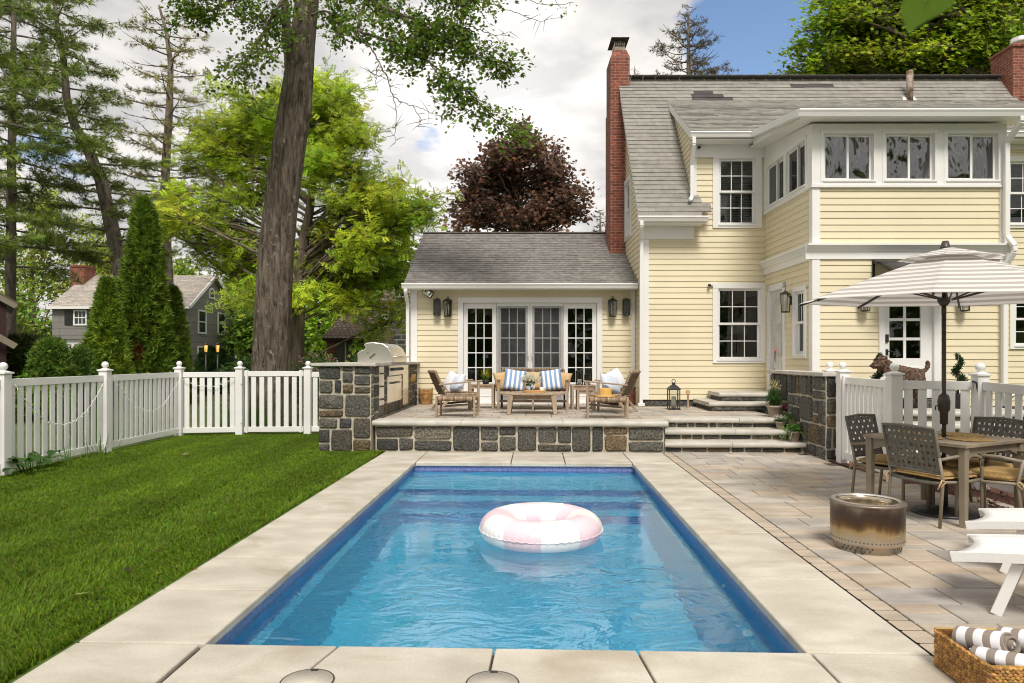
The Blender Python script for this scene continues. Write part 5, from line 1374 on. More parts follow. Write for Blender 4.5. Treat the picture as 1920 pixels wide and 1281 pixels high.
m = MB(); m.lathe([(.09, 0), (.11, .02), (.14, .50), (.12, .52), (.11, .49)], n=20); m.build('pot', MT['rust'], ps)
q = unit(rv.normal(size=(420, 3))) * (rv.random((420, 1)) ** .4) * [.13, .13, .12] + [0, 0, .64]
scatter('foliage', q, rv.uniform(.03, .055, 420), *T_DIA, hue(rv, 420, (.07, .12, .035), .3), MT['leaf'], ps, rv, .3, world=False)
fl_ = thing('floor_lantern', 'tall dark metal lantern with candle on the terrace by the wall', 'lantern', (XP(1264, 13.45), 13.5, TZ + .003))
m = MB()
for x in (-.10, .10):
    for y in (-.10, .10): m.box(x - .008, x + .008, y - .008, y + .008, .02, .40)
for z in (.0, .385): m.box(-.115, .115, -.115, .115, z, z + .022)
m.add([(-.12, -.12, .407), (.12, -.12, .407), (.12, .12, .407), (-.12, .12, .407), (-.045, -.045, .48), (.045, -.045, .48), (.045, .045, .48), (-.045, .045, .48)], [(0, 1, 5, 4), (1, 2, 6, 5), (2, 3, 7, 6), (3, 0, 4, 7), (4, 5, 6, 7), (3, 2, 1, 0)])
m.box(-.03, .03, -.03, .03, .48, .52); m.tube([(.035 * math.cos(a), 0, .555 + .035 * math.sin(a)) for a in np.linspace(0, 6.28, 13)], .007, 6); m.build('frame', MT['dark'], fl_)
m = MB()
for a, b in (((-.1, -.1), (.1, -.1)), ((.1, -.1), (.1, .1)), ((-.1, .1), (.1, .1)), ((-.1, -.1), (-.1, .1))): m.quad((*a, .022), (*b, .022), (*b, .385), (*a, .385))
m.build('glass', MT['clear'], fl_)
m = MB(); m.lathe([(.045, .023), (.045, .25), (.03, .255), (.001, .24)], n=18); m.build('candle', MT['candle'], fl_)
sp_ = thing('garden_spigot', 'wooden stake with pale box beside the floor lantern', 'spigot', (XP(1290, 13.9), 13.9, TZ + .003))
m = MB(); m.box(-.018, .018, -.018, .018, 0, .30); m.build('stake', Tk, sp_)
m = MB(); m.box(-.04, .04, -.03, .03, .27, .36); m.build('box', MT['tan'], sp_, bev=.006)
# ---- flower pots on the steps
def pot(label, loc, r_, h_, kind, seed, hh=.12):
    c = thing('flower_pot', label, 'flower pot', loc, 0, 'clay pots on the steps'); r = np.random.default_rng(seed)
    m = MB(); m.lathe([(r_ * .62, 0), (r_ * .66, .004), (r_ * .95, h_ * .82), (r_ * 1.02, h_ * .82), (r_ * 1.04, h_), (r_ * .93, h_), (r_ * .88, h_ * .9)], n=24); m.build('pot', MT['terracotta'], c)
    m = MB(); m.lathe([(r_ * .9, h_ * .9), (.001, h_ * .92)], n=20); m.build('soil', MT['soil'], c)
    def blob(nm, n_, rad, cen, base, s0, s1, up=.4, tmpl=T_DIA):
        q = unit(r.normal(size=(n_, 3))) * (r.random((n_, 1)) ** .5) * np.array(rad) + np.array(cen); q[:, 2] = np.maximum(q[:, 2], h_ * .8)
        scatter(nm, q, r.uniform(s0, s1, n_), *tmpl, hue(r, n_, base, .25), MT['leaf'], c, r, up, world=False)
    if kind == 'tall':
        blob('foliage', 900, (r_ * 1.1, r_ * 1.1, .17), (0, 0, h_ + .12), (.06, .14, .03), .025, .05)
        blades('stem', c, 60, r_ * .7, .25, .47, .10, (.10, .18, .04), (.14, .22, .05), r, .002, (0, 0, h_))
        blob('flowers', 130, (r_ * 1.0, r_ * 1.0, .10), (0, 0, h_ + .36), (.75, .68, .30), .02, .034)
    if kind == 'white': blob('foliage', 260, (r_ * 1.2, r_ * 1.2, .06), (0, 0, h_ + .02), (.08, .16, .04), .03, .05); blob('flowers', 330, (r_ * 1.25, r_ * 1.25, .05), (0, 0, h_ + .06), (.70, .72, .58), .018, .03)
    if kind == 'green': blob('foliage', 170, (r_ * 1.6, r_ * 1.5, .09), (.02, -.02, h_ + .04), (.10, .24, .04), .05, .08, .5); blob('flowers', 60, (r_ * 1.3, r_ * 1.2, .07), (.02, -.02, h_ + .08), (.60, .66, .40), .02, .035)
    if kind == 'pink': blob('foliage', 200, (r_ * 1.1, r_ * 1.1, .06), (0, 0, h_ + .02), (.06, .15, .03), .03, .05); blob('flowers', 220, (r_ * 1.1, r_ * 1.1, .05), (0, 0, h_ + .07), (.50, .05, .20), .02, .035)
    if kind == 'trail':
        blob('foliage', 150, (r_ * 1.5, r_ * 1.4, .08), (0, -.02, h_ + .04), (.12, .27, .04), .05, .08, .5)
        for k in range(4):
            a = R((195, 235, 300, 165)[k]); m = MB(); pts = [(r_ * .8 * math.cos(a), r_ * .8 * math.sin(a), h_), (r_ * 1.5 * math.cos(a), r_ * 1.5 * math.sin(a), h_ * .9), (r_ * 2.1 * math.cos(a), r_ * 2.1 * math.sin(a), h_ * .35)]
            m.tube(pts, .003, 5); m.build('vine', MT['leaf'], c)
            q = np.array([Vector(pts[0]).lerp(Vector(pts[2]), f) for f in np.linspace(.2, 1, 9)]) + r.normal(size=(9, 3)) * .015
            scatter('vine_leaves', q, r.uniform(.04, .065, 9), *T_DIA, hue(r, 9, (.14, .30, .05), .2), MT['leaf'], c, r, .4, world=False)
    return c
def at_step(px, y, z): p = P(px, 700, y); return (p.x, y, z + .002)
pot('large clay pot of tall yellow flowers on the terrace edge', at_step(1452, 11.80, TZ), .125, .20, 'tall', 1)
pot('small clay pot of white blooms on the middle step', at_step(1463, 11.42, .33), .08, .125, 'white', 2)
pot('clay pot of leafy green plant on middle step by the wall', at_step(1487, 11.45, .33), .088, .16, 'green', 3)
pot('small clay pot of magenta flowers on the top step', at_step(1474, 11.78, TZ), .075, .11, 'pink', 4)
pot('clay pot with trailing vines on the lowest step', at_step(1489, 11.10, .165), .10, .165, 'trail', 5)
bp_ = thing('broom', 'grey pole with a red cap leaning on the stone parapet wall', 'pole', (4.16, 12.4, TZ))
a, b = P(1447, 740, 12.3), P(1453.5, 662, 12.25); a.z = TZ + .02
m = MB(); m.tube([a, b], .013, 8); m.build('pole', MT['steel_dark'], bp_, True)
m = MB(); m.tube([b, b + Vector((.003, 0, .07))], .017, 8); m.build('cap', mat('red_cap', (.5, .03, .025), .4), bp_, True)
# ================================================================ dining set
TC = Vector((3.945, 6.775, 0)); TR = R(29.5)
dt = thing('dining_table', 'square taupe patio table under the striped umbrella', 'table', TC, TR)
m = MB(); n = 7; hwid = .495
for i in range(n): y = -hwid + 2 * hwid * (i + .5) / n; m.box(-hwid + .05, hwid - .05, y - hwid / n * .97, y + hwid / n * .97, .713, .738)
m.box(-hwid, -hwid + .05, -hwid, hwid, .710, .741); m.box(hwid - .05, hwid, -hwid, hwid, .710, .741); m.box(-hwid + .05, hwid - .05, -hwid, -hwid + .05, .711, .7405); m.box(-hwid + .05, hwid - .05, hwid - .05, hwid, .711, .7405)
m.build('table_top', MT['tabletop'], dt, bev=.003)
for rz in range(4):
    m = MB(); poly = [(-.44, .71), (.44, .71), (.44, .60), (.40, .60), (.28, .645), (-.28, .645), (-.40, .60), (-.44, .60)]
    m.prism(poly, -.455, -.435, 'y', Matrix.Rotation(R(90 * rz), 4, 'Z')); m.build('apron', MT['taupe'], dt)
for x in (-.445, .445):
    for y in (-.445, .445):
        m = MB(); m.bar((x, y, 0), (x, y, .71), .052, .052, (0, 1, 0), .066, .066); m.build('leg', MT['taupe'], dt, bev=.006)
pl = [(-.27, .05, 'round woven placemat on the left side of the table'), (.02, .29, 'round woven placemat on the far side of the table'), (.29, -.02, 'round woven placemat on the right side of the table'), (-.02, -.27, 'round woven placemat on the near side of the table')]
for i, (x, y, lab) in enumerate(pl):
    p = Matrix.Rotation(TR, 4, 'Z') @ Vector((x, y, 0)) + TC
    m = MB(); prof = [(.001, 0), (.19, 0), (.193, .004)] + [(.19 - .0095 * k, .007 + .002 * (k % 2)) for k in range(20)]
    m.lathe(prof, n=36); o = m.build('placemat', MT['seagrass']); o.location = (p.x, p.y, .7415); tag(o, lab, 'placemat', 'round woven placemats')
um = thing('patio_umbrella', 'striped beige and white patio umbrella over the dining table', 'umbrella', (3.94, 6.74, 0))
def canvas(t, uv):
    sp = N(t, 'ShaderNodeSeparateXYZ'); t.links.new(uv, sp.inputs[0])
    g_ = M2(t, 'GREATER_THAN', M2(t, 'FRACT', M2(t, 'DIVIDE', M2(t, 'ADD', sp.outputs[1], 20.015), .126)), .5)
    mx = N(t, 'ShaderNodeMix', data_type='RGBA'); mx.inputs[6].default_value = (.80, .775, .74, 1); mx.inputs[7].default_value = (.50, .465, .43, 1); t.links.new(g_, mx.inputs[0])
    return mx.outputs[2], None
cv = uvmat('striped_canvas', canvas, .85, 0, .2)
t = cv.node_tree; bs = t.nodes['Principled BSDF']; tl_ = N(t, 'ShaderNodeBsdfTranslucent'); ms = N(t, 'ShaderNodeMixShader'); ms.inputs[0].default_value = .30
t.links.new(bs.inputs['Base Color'].links[0].from_socket, tl_.inputs[0]); t.links.new(bs.outputs[0], ms.inputs[1]); t.links.new(tl_.outputs[0], ms.inputs[2]); t.links.new(ms.outputs[0], t.nodes['Material Output'].inputs[0])
RU, zA, zB = 1.37, 2.505, 2.055
tilt = (R(1.6), 0, R(10))
def ring(r_, z, k): a = R(45 * k); return Vector((r_ * math.cos(a), r_ * math.sin(a), z))
m = MB()
for k in range(8):
    ns = 6
    for j in range(ns):       # each panel sags slightly between its ribs
        f0, f1 = j / ns, (j + 1) / ns
        q = []
        for f, r_, z in ((f0, RU, zB), (f1, RU, zB), (f1, .10, zA), (f0, .10, zA)):
            p = ring(r_, z, k).lerp(ring(r_, z, k + 1), f)
            if r_ == RU: p = p * 1.0 + Vector((-p.x, -p.y, 0)).normalized() * (.045 * 4 * f * (1 - f))
            q.append(p)
        m.quad(*q)
cn = m.build('canopy', cv, um)
me = cn.data; uv = me.uv_layers[0]
for lp in me.loops:
    c = me.vertices[lp.vertex_index].co
    uv.data[lp.index].uv = (0, (0 if c.z < 2.3 else math.hypot(RU * .924 - .09, zA - zB)))
cn.rotation_euler = tilt; cn.location = (0, 0, 0)
m = MB()
for k in range(8):
    for j in range(6):
        f0, f1 = j / 6, (j + 1) / 6
        sc = lambda f: .44 + .018 * math.sin(f * math.pi * 6)
        m.quad(ring(sc(f0), 2.455 + .02 * math.sin(f0 * 19), k).lerp(ring(sc(f0), 2.455 + .02 * math.sin(f0 * 19), k + 1), f0), ring(sc(f1), 2.455 + .02 * math.sin(f1 * 19), k).lerp(ring(sc(f1), 2.455 + .02 * math.sin(f1 * 19), k + 1), f1), ring(.045, 2.555, k).lerp(ring(.045, 2.555, k + 1), f1), ring(.045, 2.555, k).lerp(ring(.045, 2.555, k + 1), f0))
vn = m.build('vent', cv, um); vn.rotation_euler = tilt
me = vn.data; uv = me.uv_layers[0]
for lp in me.loops: c = me.vertices[lp.vertex_index].co; uv.data[lp.index].uv = (0, .053 + (0 if c.z < 2.5 else .41))
for k in range(8):
    m = MB(); m.bar(ring(.05, zA - .03, k), ring(RU * .985, zB - .012, k), .018, .022); m.bar(ring(.04, 2.06, k), ring(.72, zA - .03 - (zA - zB - .018) * .52, k), .012, .014)
    o = m.build('rib', MT['bronze'], um); o.rotation_euler = tilt
m = MB(); m.tube([(0, 0, .06), (0, 0, 2.05)], .0195, 14); m.tube([(0, 0, 1.93), (0, 0, 1.99)], .0215, 14); m.tube([(0, 0, 2.05), (-.0, -.02, 2.56)], .018, 12); m.build('pole', MT['bronze'], um)
m = MB(); m.lathe([(.02, 2.0), (.04, 2.02), (.055, 2.05), (.055, 2.085), (.02, 2.09)], n=16); m.build('runner', MT['bronze'], um)
m = MB(); m.tube([(0, -.02, 2.55), (0, -.022, 2.57), (0, -.024, 2.63)], [.05, .045, .026], 12); m.build('finial', MT['bronze'], um)
m = MB(); m.lathe([(.024, .86), (.034, .87), (.036, .98), (.05, 1.0), (.056, 1.08), (.045, 1.14), (.022, 1.16)], n=16); m.build('crank_housing', MT['bronze'], um)
m = MB(); m.tube([(-.05, 0, 1.04), (-.085, -.01, 1.04), (-.085, -.01, 1.0)], .007, 6); m.build('crank_handle', MT['bronze'], um)
m = MB(); m.tube([(0, 0, .05), (0, 0, .40)], .034, 14); m.lathe([(.27, .004), (.285, .008), (.285, .022), (.26, .034), (.12, .045), (.06, .07), (.036, .075)], n=40); m.build('base', MT['dark'], um, bev=0)
def dining_chair(label, loc, rz, first=None):
    if first: return dup(first, loc, rz, label)
    c = thing('dining_chair', label, 'chair', loc, rz, 'woven strap dining chairs')
    tp_ = MT['taupe']; hw = .265
    bt = lambda z: -.25 - (z - .42) * .22          # back leans
    for s_ in (-1, 1):
        m = MB(); m.tube([(s_ * hw, -.29, 0), (s_ * hw, -.25, .42), (s_ * hw * .985, bt(.62), .62)], .0145, 10); m.build('leg', tp_, c)
        m = MB(); m.tube([(s_ * hw, .24, 0), (s_ * hw, .24, .40), (s_ * hw * 1.05, .22, .50), (s_ * hw * 1.08, .20, .60)], .0145, 10); m.build('leg', tp_, c)
        m = MB(); m.tube([(s_ * hw, bt(.62) + .01, .60), (s_ * hw * 1.1, -.12, .625), (s_ * hw * 1.12, .12, .625), (s_ * hw * 1.09, .20, .60), (s_ * hw * 1.07, .215, .53)], .015, 10); m.build('arm', tp_, c)
        m = MB(); m.tube([(s_ * hw, -.25, .40), (s_ * hw, .0, .385), (s_ * hw, .24, .40)], .014, 8); m.build('seat_rail', tp_, c)
    m = MB(); m.tube([(-hw, -.25, .39), (-.1, -.25, .375), (.1, -.25, .375), (hw, -.25, .39)], .016, 8); m.tube([(-hw, .24, .40), (hw, .24, .40)], .014, 8)
    for i in range(8): x = -.22 + .44 * i / 7; m.box(x - .024, x + .024, -.25, .24, .385 + .003 * (i % 2), .390 + .003 * (i % 2))
    for i in range(7): y = -.20 + .38 * i / 6; m.box(-hw, hw, y - .024, y + .024, .382, .386)
    m.build('seat_sling', MT['strap'], c)
    # back: frame and a true over-and-under weave
    m = MB(); zb, zt2 = .475, .875
    loop = [(-hw * .97, bt(zb), zb), (-hw * .98, bt(.65), .65), (-hw, bt(zt2), zt2), (0, bt(zt2) - .012, zt2 + .012), (hw, bt(zt2), zt2), (hw * .98, bt(.65), .65), (hw * .97, bt(zb), zb), (0, bt(zb), zb)]
    m.tube(loop, .0155, 8, closed=True); m.build('back_frame', MT['strap'], c)
    m = MB(); nv, nh = 10, 7; sl = -.22
    for i in range(nv):
        x = -hw + .03 + (2 * hw - .06) * i / (nv - 1)
        for j in range(nh + 1):
            z0 = zb + (zt2 - zb) * (j - .5) / nh; z1 = zb + (zt2 - zb) * (j + .5) / nh; z0, z1 = max(z0, zb), min(z1, zt2); o = .005 if (i + j) % 2 else -.005
            oa = -o if False else o
            m.add([(x - .0165, bt(z0) + 0, z0), (x + .0165, bt(z0) + 0, z0), (x + .0165, bt((z0 + z1) / 2) + oa, (z0 + z1) / 2), (x - .0165, bt((z0 + z1) / 2) + oa, (z0 + z1) / 2), (x - .0165, bt(z1), z1), (x + .0165, bt(z1), z1)], [(0, 1, 2, 3), (3, 2, 5, 4)])
    for j in range(nh):
        z = zb + (zt2 - zb) * (j + .55) / nh
        for i in range(nv):
            x0_ = -hw + (2 * hw) * (i) / nv; x1_ = -hw + (2 * hw) * (i + 1) / nv; o = -.006 if (i + j) % 2 else .006
            xm_ = (x0_ + x1_) / 2
            m.add([(x0_, bt(z - .0165), z - .0165), (xm_, bt(z - .0165) + o, z - .0165), (x1_, bt(z - .0165), z - .0165), (x0_, bt(z + .0165), z + .0165), (xm_, bt(z + .0165) + o, z + .0165), (x1_, bt(z + .0165), z + .0165)], [(0, 1, 4, 3), (1, 2, 5, 4)])
    bk = m.build('backrest', MT['strap'], c); sm = bk.modifiers.new('thick', 'SOLIDIFY'); sm.thickness = .004
    # cushion
    n = 12; vs = []; fs = []
    for sgn in (1, -1):
        for i in range(n + 1):
            for j in range(n + 1):
                u, v = i / n * 2 - 1, j / n * 2 - 1; e = max(0, (1 - abs(u) ** 6) * (1 - abs(v) ** 6)); rd = 1 - .05 * (u * u * v * v)
                vs.append((u * .245 * rd, v * .235 * rd - .0, .435 + sgn * (.012 + .035 * e ** .5)))
    b2 = (n + 1) ** 2
    for s_i in (0, 1):
        for i in range(n):
            for j in range(n):
                a = s_i * b2 + i * (n + 1) + j; q = (a, a + n + 1, a + n + 2, a + 1); fs.append(q if not s_i else q[::-1])
    for i in range(n):
        for a, b in (((i) * (n + 1), (i + 1) * (n + 1)), (i * (n + 1) + n, (i + 1) * (n + 1) + n), (i, i + 1), (n * (n + 1) + i, n * (n + 1) + i + 1)): fs.append((a, b, b + b2, a + b2))
    m = MB(); m.add(vs, fs, True); cu = m.build('cushion', MT['cushion'], c)
    m = MB()
    for s_ in (1, -1): m.tube([(-.235, -.225, .435 + s_ * .013), (.235, -.225, .435 + s_ * .013), (.24, .22, .435 + s_ * .013), (-.24, .22, .435 + s_ * .013)], .005, 6, closed=True)
    m.build('piping', MT['tan'], cu)
    for s_ in (-1, 1):
        m = MB(); m.tube([(s_ * .23, -.22, .43), (s_ * .27, -.27, .42), (s_ * .275, -.29, .40), (s_ * .262, -.31, .34)], .007, 5); m.tube([(s_ * .27, -.27, .42), (s_ * .29, -.25, .405), (s_ * .275, -.29, .36)], .006, 5); m.build('tie', MT['tan'], cu)
    return c
def place(center, face):
    f = Vector((*face, 0)).normalized(); p = Vector((*center, 0)) + f * .31; return (p.x, p.y, .004), math.atan2(f.y, f.x) - math.pi / 2
l, r_ = place((3.43, 6.37), (.92, .38)); ch0 = dining_chair('woven strap chair with gold cushion nearest the fire pit, back to camera', l, r_)
l, r_ = place((3.51, 7.44), (.57, -.82)); dining_chair('woven strap chair at the far left of the dining table', l, r_, ch0)
l, r_ = place((4.66, 7.06), (-.93, -.36)); dining_chair('woven strap chair behind the dining table by the gate post', l, r_, ch0)
l, r_ = place((4.44, 6.19), (-.57, .82)); dining_chair('woven strap chair at the right, half hidden by loungers', l, r_, ch0)
# ================================================================ fire pit
fp = thing('fire_pit', 'round steel fire pit with heat-stained sides on the pavers', 'fire pit', (2.62, 5.50, .004))
soot = bpy.data.materials.new('heat_stained_steel'); soot.use_nodes = True
t = soot.node_tree; b_ = t.nodes['Principled BSDF']; b_.inputs['Metallic'].default_value = .75; b_.inputs['Roughness'].default_value = .42
tcn = N(t, 'ShaderNodeTexCoord'); sp = N(t, 'ShaderNodeSeparateXYZ'); t.links.new(tcn.outputs['Object'], sp.inputs[0])
nz = N(t, 'ShaderNodeTexNoise'); nz.inputs['Scale'].default_value = 5; nz.inputs['Detail'].default_value = 7; mp = N(t, 'ShaderNodeMapping'); mp.inputs['Scale'].default_value = (1.6, 1.6, .55); t.links.new(tcn.outputs['Object'], mp.inputs[0]); t.links.new(mp.outputs[0], nz.inputs['Vector'])
hh = M2(t, 'ADD', sp.outputs[2], M2(t, 'MULTIPLY', M2(t, 'SUBTRACT', nz.outputs[0], .5), .17))
rp = N(t, 'ShaderNodeValToRGB'); cr = rp.color_ramp
cr.elements[0].position = .10; cr.elements[0].color = (.52, .46, .38, 1); cr.elements[1].position = .375; cr.elements[1].color = (.27, .22, .18, 1)
for p_, c_ in ((.165, (.50, .38, .20, 1)), (.20, (.20, .12, .055, 1)), (.235, (.105, .066, .045, 1)), (.30, (.085, .062, .052, 1)), (.345, (.14, .105, .085, 1))): e = cr.elements.new(p_); e.color = c_
t.links.new(hh, rp.inputs[0]); t.links.new(rp.outputs[0], b_.inputs['Base Color'])
m = MB(); m.lathe([(.235, 0), (.24, .002), (.242, .05), (.262, .062), (.266, .075), (.268, .345), (.27, .352), (.276, .356), (.278, .368), (.272, .376), (.262, .378), (.24, .377)], n=64); m.f = m.f[:-1]; m.sm = m.sm[:-1]; m.build('drum', soot, fp)
m = MB(); m.lathe([(.24, .3765), (.228, .366), (.222, .33), (.218, .13), (.001, .125)], n=64); m.f = m.f[:-2]; m.sm = m.sm[:-2]; m.build('liner', mat('burnished_liner', (.50, .42, .30), .22, metal=1, var=.3, vs=5), fp)
m = MB(); m.lathe([(.262, .379), (.245, .384), (.226, .382), (.222, .372)], n=64); m.f = m.f[:-2]; m.sm = m.sm[:-2]; m.build('rim_ring', MT['steel'], fp)
m = MB()
for k in range(60):
    a = 2 * math.pi * k / 60; M = Matrix.Rotation(a, 4, 'Z') @ Matrix.Translation((.2666, 0, .092)) @ Matrix.Rotation(R(90), 4, 'Y'); m.lathe([(.0055, 0), (.0055, .0012)], n=10, M=M)
for g0 in range(4):
    for k in range(7):
        a = R(90 * g0 + 20 + k * 8.2)
        for z, dr_, s_ in ((.022, 0, .0085), (.044, R(4), .0065)):
            M = Matrix.Rotation(a + dr_, 4, 'Z') @ Matrix.Translation((.2405, 0, z)) @ Matrix.Rotation(R(90), 4, 'Y'); m.lathe([(s_, 0), (s_, .0028)], n=10, M=M)
m.build('vent_holes', MT['interior'], fp)
def text_mesh(s_, size):
    cu = bpy.data.curves.new('t', 'FONT'); cu.body = s_; cu.size = size; cu.align_x = 'CENTER'; cu.space_character = 1.5; cu.extrude = .0006
    o = bpy.data.objects.new('t', cu); C.objects.link(o); dg = bpy.context.evaluated_depsgraph_get(); me = bpy.data.meshes.new_from_object(o.evaluated_get(dg))
    bpy.data.objects.remove(o); return me
me = text_mesh('SOLO STOVE', .022); me.name = 'lettering'
for v in me.vertices:
    a = R(-78) + v.co.x / .2675; rr_ = .2668 + v.co.z; v.co = (rr_ * math.cos(a), rr_ * math.sin(a), .135 + v.co.y)
me.materials.clear(); finish(me, 'lettering', MT['steel'], fp, False)
# ================================================================ loungers, basket, float
whp = mat('white_sling', (.80, .79, .775), .55, var=.03, vs=60)
def lounger(label, loc, rz, first=None):
    if first: return dup(first, loc, rz, label)
    c = thing('sun_lounger', label, 'sun lounger', loc, rz, 'white sun loungers'); hw = .275
    def zc(x): return .33 + .105 * math.sin(min(x, 1.0) / 1.0 * math.pi * .5) - (max(0, x - 1.0)) ** 2 * .15
    n = 26; ny = 8; m = MB(); vs = []; fs = []
    for i in range(n + 1):
        for j in range(ny + 1):
            v = j / ny * 2 - 1; x0_ = .075 * (1 - v * v); x = x0_ + (1.85 - x0_) * i / n
            vs.append((x, v * hw, zc(x) - .018 * (1 - v * v) * min(1, i / 3 + .3)))
    fs = [(i * (ny + 1) + j, (i + 1) * (ny + 1) + j, (i + 1) * (ny + 1) + j + 1, i * (ny + 1) + j + 1) for i in range(n) for j in range(ny)]
    m.add(vs, fs, True); s_ = m.build('sling', whp, c); so_ = s_.modifiers.new('thick', 'SOLIDIFY'); so_.thickness = .014; so_.offset = -1
    for s_ in (-1, 1):
        m = MB(); pts = [(x, s_ * hw, zc(x) - .022) for x in np.linspace(0, 1.85, 20)]
        m.prism([(p[0], p[2] + .026) for p in pts] + [(p[0] + (.012 if p is pts[0] else 0), p[2] - .028) for p in pts[::-1]], s_ * hw - .013, s_ * hw + .013, 'y'); m.build('side_rail', whp, c)
        for x, bx_ in ((.34, .22), (1.5, 1.62)):
            m = MB(); m.bar((bx_, s_ * (hw - .045), .0), (x, s_ * (hw - .045), zc(x) - .03), .03, .058); m.build('leg', MT['vinyl'], c, bev=.006)
    m = MB(); m.bar((.34, -hw + .03, zc(.34) - .05), (.34, hw - .03, zc(.34) - .05), .03, .03); m.bar((1.5, -hw + .03, zc(1.5) - .05), (1.5, hw - .03, zc(1.5) - .05), .03, .03); m.build('crossbar', MT['vinyl'], c)
    return c
lg = lounger('white curved sun lounger in the foreground above the towel basket', (2.665, 4.40, .004), R(-40.5))
lounger('white curved sun lounger behind the nearer one, under the dining table', (3.24, 5.19, .004), R(-40.5), lg)
bk = thing('towel_basket', 'rectangular seagrass basket holding rolled striped towels', 'basket', (2.28, 3.2, .004))
m = MB(); r = random.Random(5)
def plait(m, p, q, z, seed):
    p, q = Vector(p), Vector(q); L = (q - p).length; n = int(L / .021); d = (q - p) / n; nn = Vector((d.y, -d.x, 0)).normalized()
    for i in range(n):
        k = r.uniform(.55, 1.35); m.tint = (k, k * r.uniform(.88, 1), k * r.uniform(.75, 1))
        a = p + d * (i - .25); b = p + d * (i + 1.25); up = .006 if i % 2 else -.006
        m.tube([(a.x, a.y, z - up), ((a.x + b.x) / 2 + nn.x * .006, (a.y + b.y) / 2 + nn.y * .006, z), (b.x, b.y, z + up)], [.0035, .0085, .0035], 6)
bw, bd_ = .33, .205; rows = 13
for i in range(rows):
    z = .010 + .158 * i / (rows - 1)
    for p, q in (((-bw, -bd_), (bw, -bd_)), ((bw, -bd_), (bw, bd_)), ((bw, bd_), (-bw, bd_)), ((-bw, bd_), (-bw, -bd_))):
        o_ = .5 * (i % 2) * .021; d = (Vector(q) - Vector(p)).normalized() * o_; plait(m, (p[0] + d.x, p[1] + d.y, 0), (q[0], q[1], 0), z, i)
m.tint = (.45, .35, .25)
for b in ((-bw, bw, -bd_ - .002, -bd_ + .004), (-bw, bw, bd_ - .004, bd_ + .002), (-bw - .002, -bw + .004, -bd_, bd_), (bw - .004, bw + .002, -bd_, bd_)): m.box(*b, .002, .168)
m.box(-bw, bw, -bd_, bd_, .002, .012); m.build('body', MT['seagrass'] if False else mat('plaited_seagrass', (.42, .235, .075), .8, var=.3, vs=60, tint=True, bump=.4, bs=150), bk)
m = MB(); m.tint = (1, 1, 1); m.tube([(-bw, -bd_, .175), (bw, -bd_, .175), (bw, bd_, .175), (-bw, bd_, .175)], .0055, 7, closed=True); m.build('rim', MT['hat'], bk)
twl = stripe_mat('striped_towel', (.28, .235, .20), (.80, .78, .80), .075, .45, axis=0, rough=.95); twe = mat('towel_white', (.80, .78, .81), .95, bump=.8, bs=120, var=.04)
def towel(label, c, rot, rad, L, flat=.8):
    tw = thing('rolled_towel', label, 'towel', c, 0, 'rolled towels in the basket'); tw.rotation_euler = rot
    # a spiral strip swept along local x
    turns = 3.3; n = 90; th_ = rad / (turns + .6); vs = []; fs = []
    for i in range(n + 1):
        a = 2 * math.pi * turns * i / n; rr_ = .010 + (rad - .010) * (i / n)
        for (rq, x) in ((rr_, -L / 2), (rr_, L / 2), (rr_ - th_ * .62, L / 2), (rr_ - th_ * .62, -L / 2)):
            rq = max(rq, .002); wob = 1 + .04 * math.sin(a * 2.3 + x * 9)
            vs.append((x + .008 * math.sin(a * 1.3) * (1 if x > 0 else -1) - (.012 * (i / n)) * (1 if x > 0 else -1), rq * math.cos(a) * wob, rq * math.sin(a) * flat * wob))
    for i in range(n):
        b = i * 4
        for k in range(4): fs.append((b + k, b + (k + 1) % 4, b + 4 + (k + 1) % 4, b + 4 + k))
    fs.append((0, 1, 2, 3)); fs.append((n * 4 + 3, n * 4 + 2, n * 4 + 1, n * 4))
    m = MB(); m.add(vs, fs, True); o = m.build('cloth', twl, tw); me = o.data; uv = me.uv_layers[0]
    for pl_ in me.polygons:
        for li in pl_.loop_indices:
            v = me.vertices[me.loops[li].vertex_index].co; uv.data[li].uv = (v.x, v.y)
    bv = o.modifiers.new('b', 'BEVEL'); bv.width = .004; bv.limit_method = 'ANGLE'; bv.angle_limit = R(50); bv.segments = 2
    m = MB(); m.lathe([(rad * .28, -L * .47), (rad * .30, L * .485), (.002, L * .49)], n=18, M=Matrix.Rotation(R(90), 4, 'Y') @ Matrix.Diagonal((flat, 1, 1, 1))); m.build('core', twe, tw)
    return tw
towel('rolled taupe-striped towel at the back of the basket', (2.085, 3.25, .185), (R(150), R(-12), R(-58)), .074, .25)
towel('rolled taupe-striped towel at the front of the basket', (2.085, 3.115, .158), (R(165), R(-8), R(-50)), .072, .26, .62)
towel('rolled taupe-striped towel at the right of the basket', (2.275, 3.23, .19), (R(140), R(-12), R(-56)), .074, .26)
pf = thing('pool_float', 'round pink and white inflatable ring floating on the pool', 'pool float', (.045, 6.22, WZ), 0)
fm = bpy.data.materials.new('pink_white_vinyl'); fm.use_nodes = True
t = fm.node_tree; b_ = t.nodes['Principled BSDF']; b_.inputs['Roughness'].default_value = .28; b_.inputs['Subsurface Weight'].default_value = .15; b_.inputs['Subsurface Radius'].default_value = (.05, .03, .03)
tcn = N(t, 'ShaderNodeTexCoord'); sp = N(t, 'ShaderNodeSeparateXYZ'); t.links.new(tcn.outputs['Object'], sp.inputs[0])
an = M2(t, 'ARCTAN2', sp.outputs[1], sp.outputs[0])
f8 = M2(t, 'GREATER_THAN', M2(t, 'FRACT', M2(t, 'DIVIDE', M2(t, 'ADD', an, math.pi / 2 + 4 * math.pi), math.pi * .4)), .5)
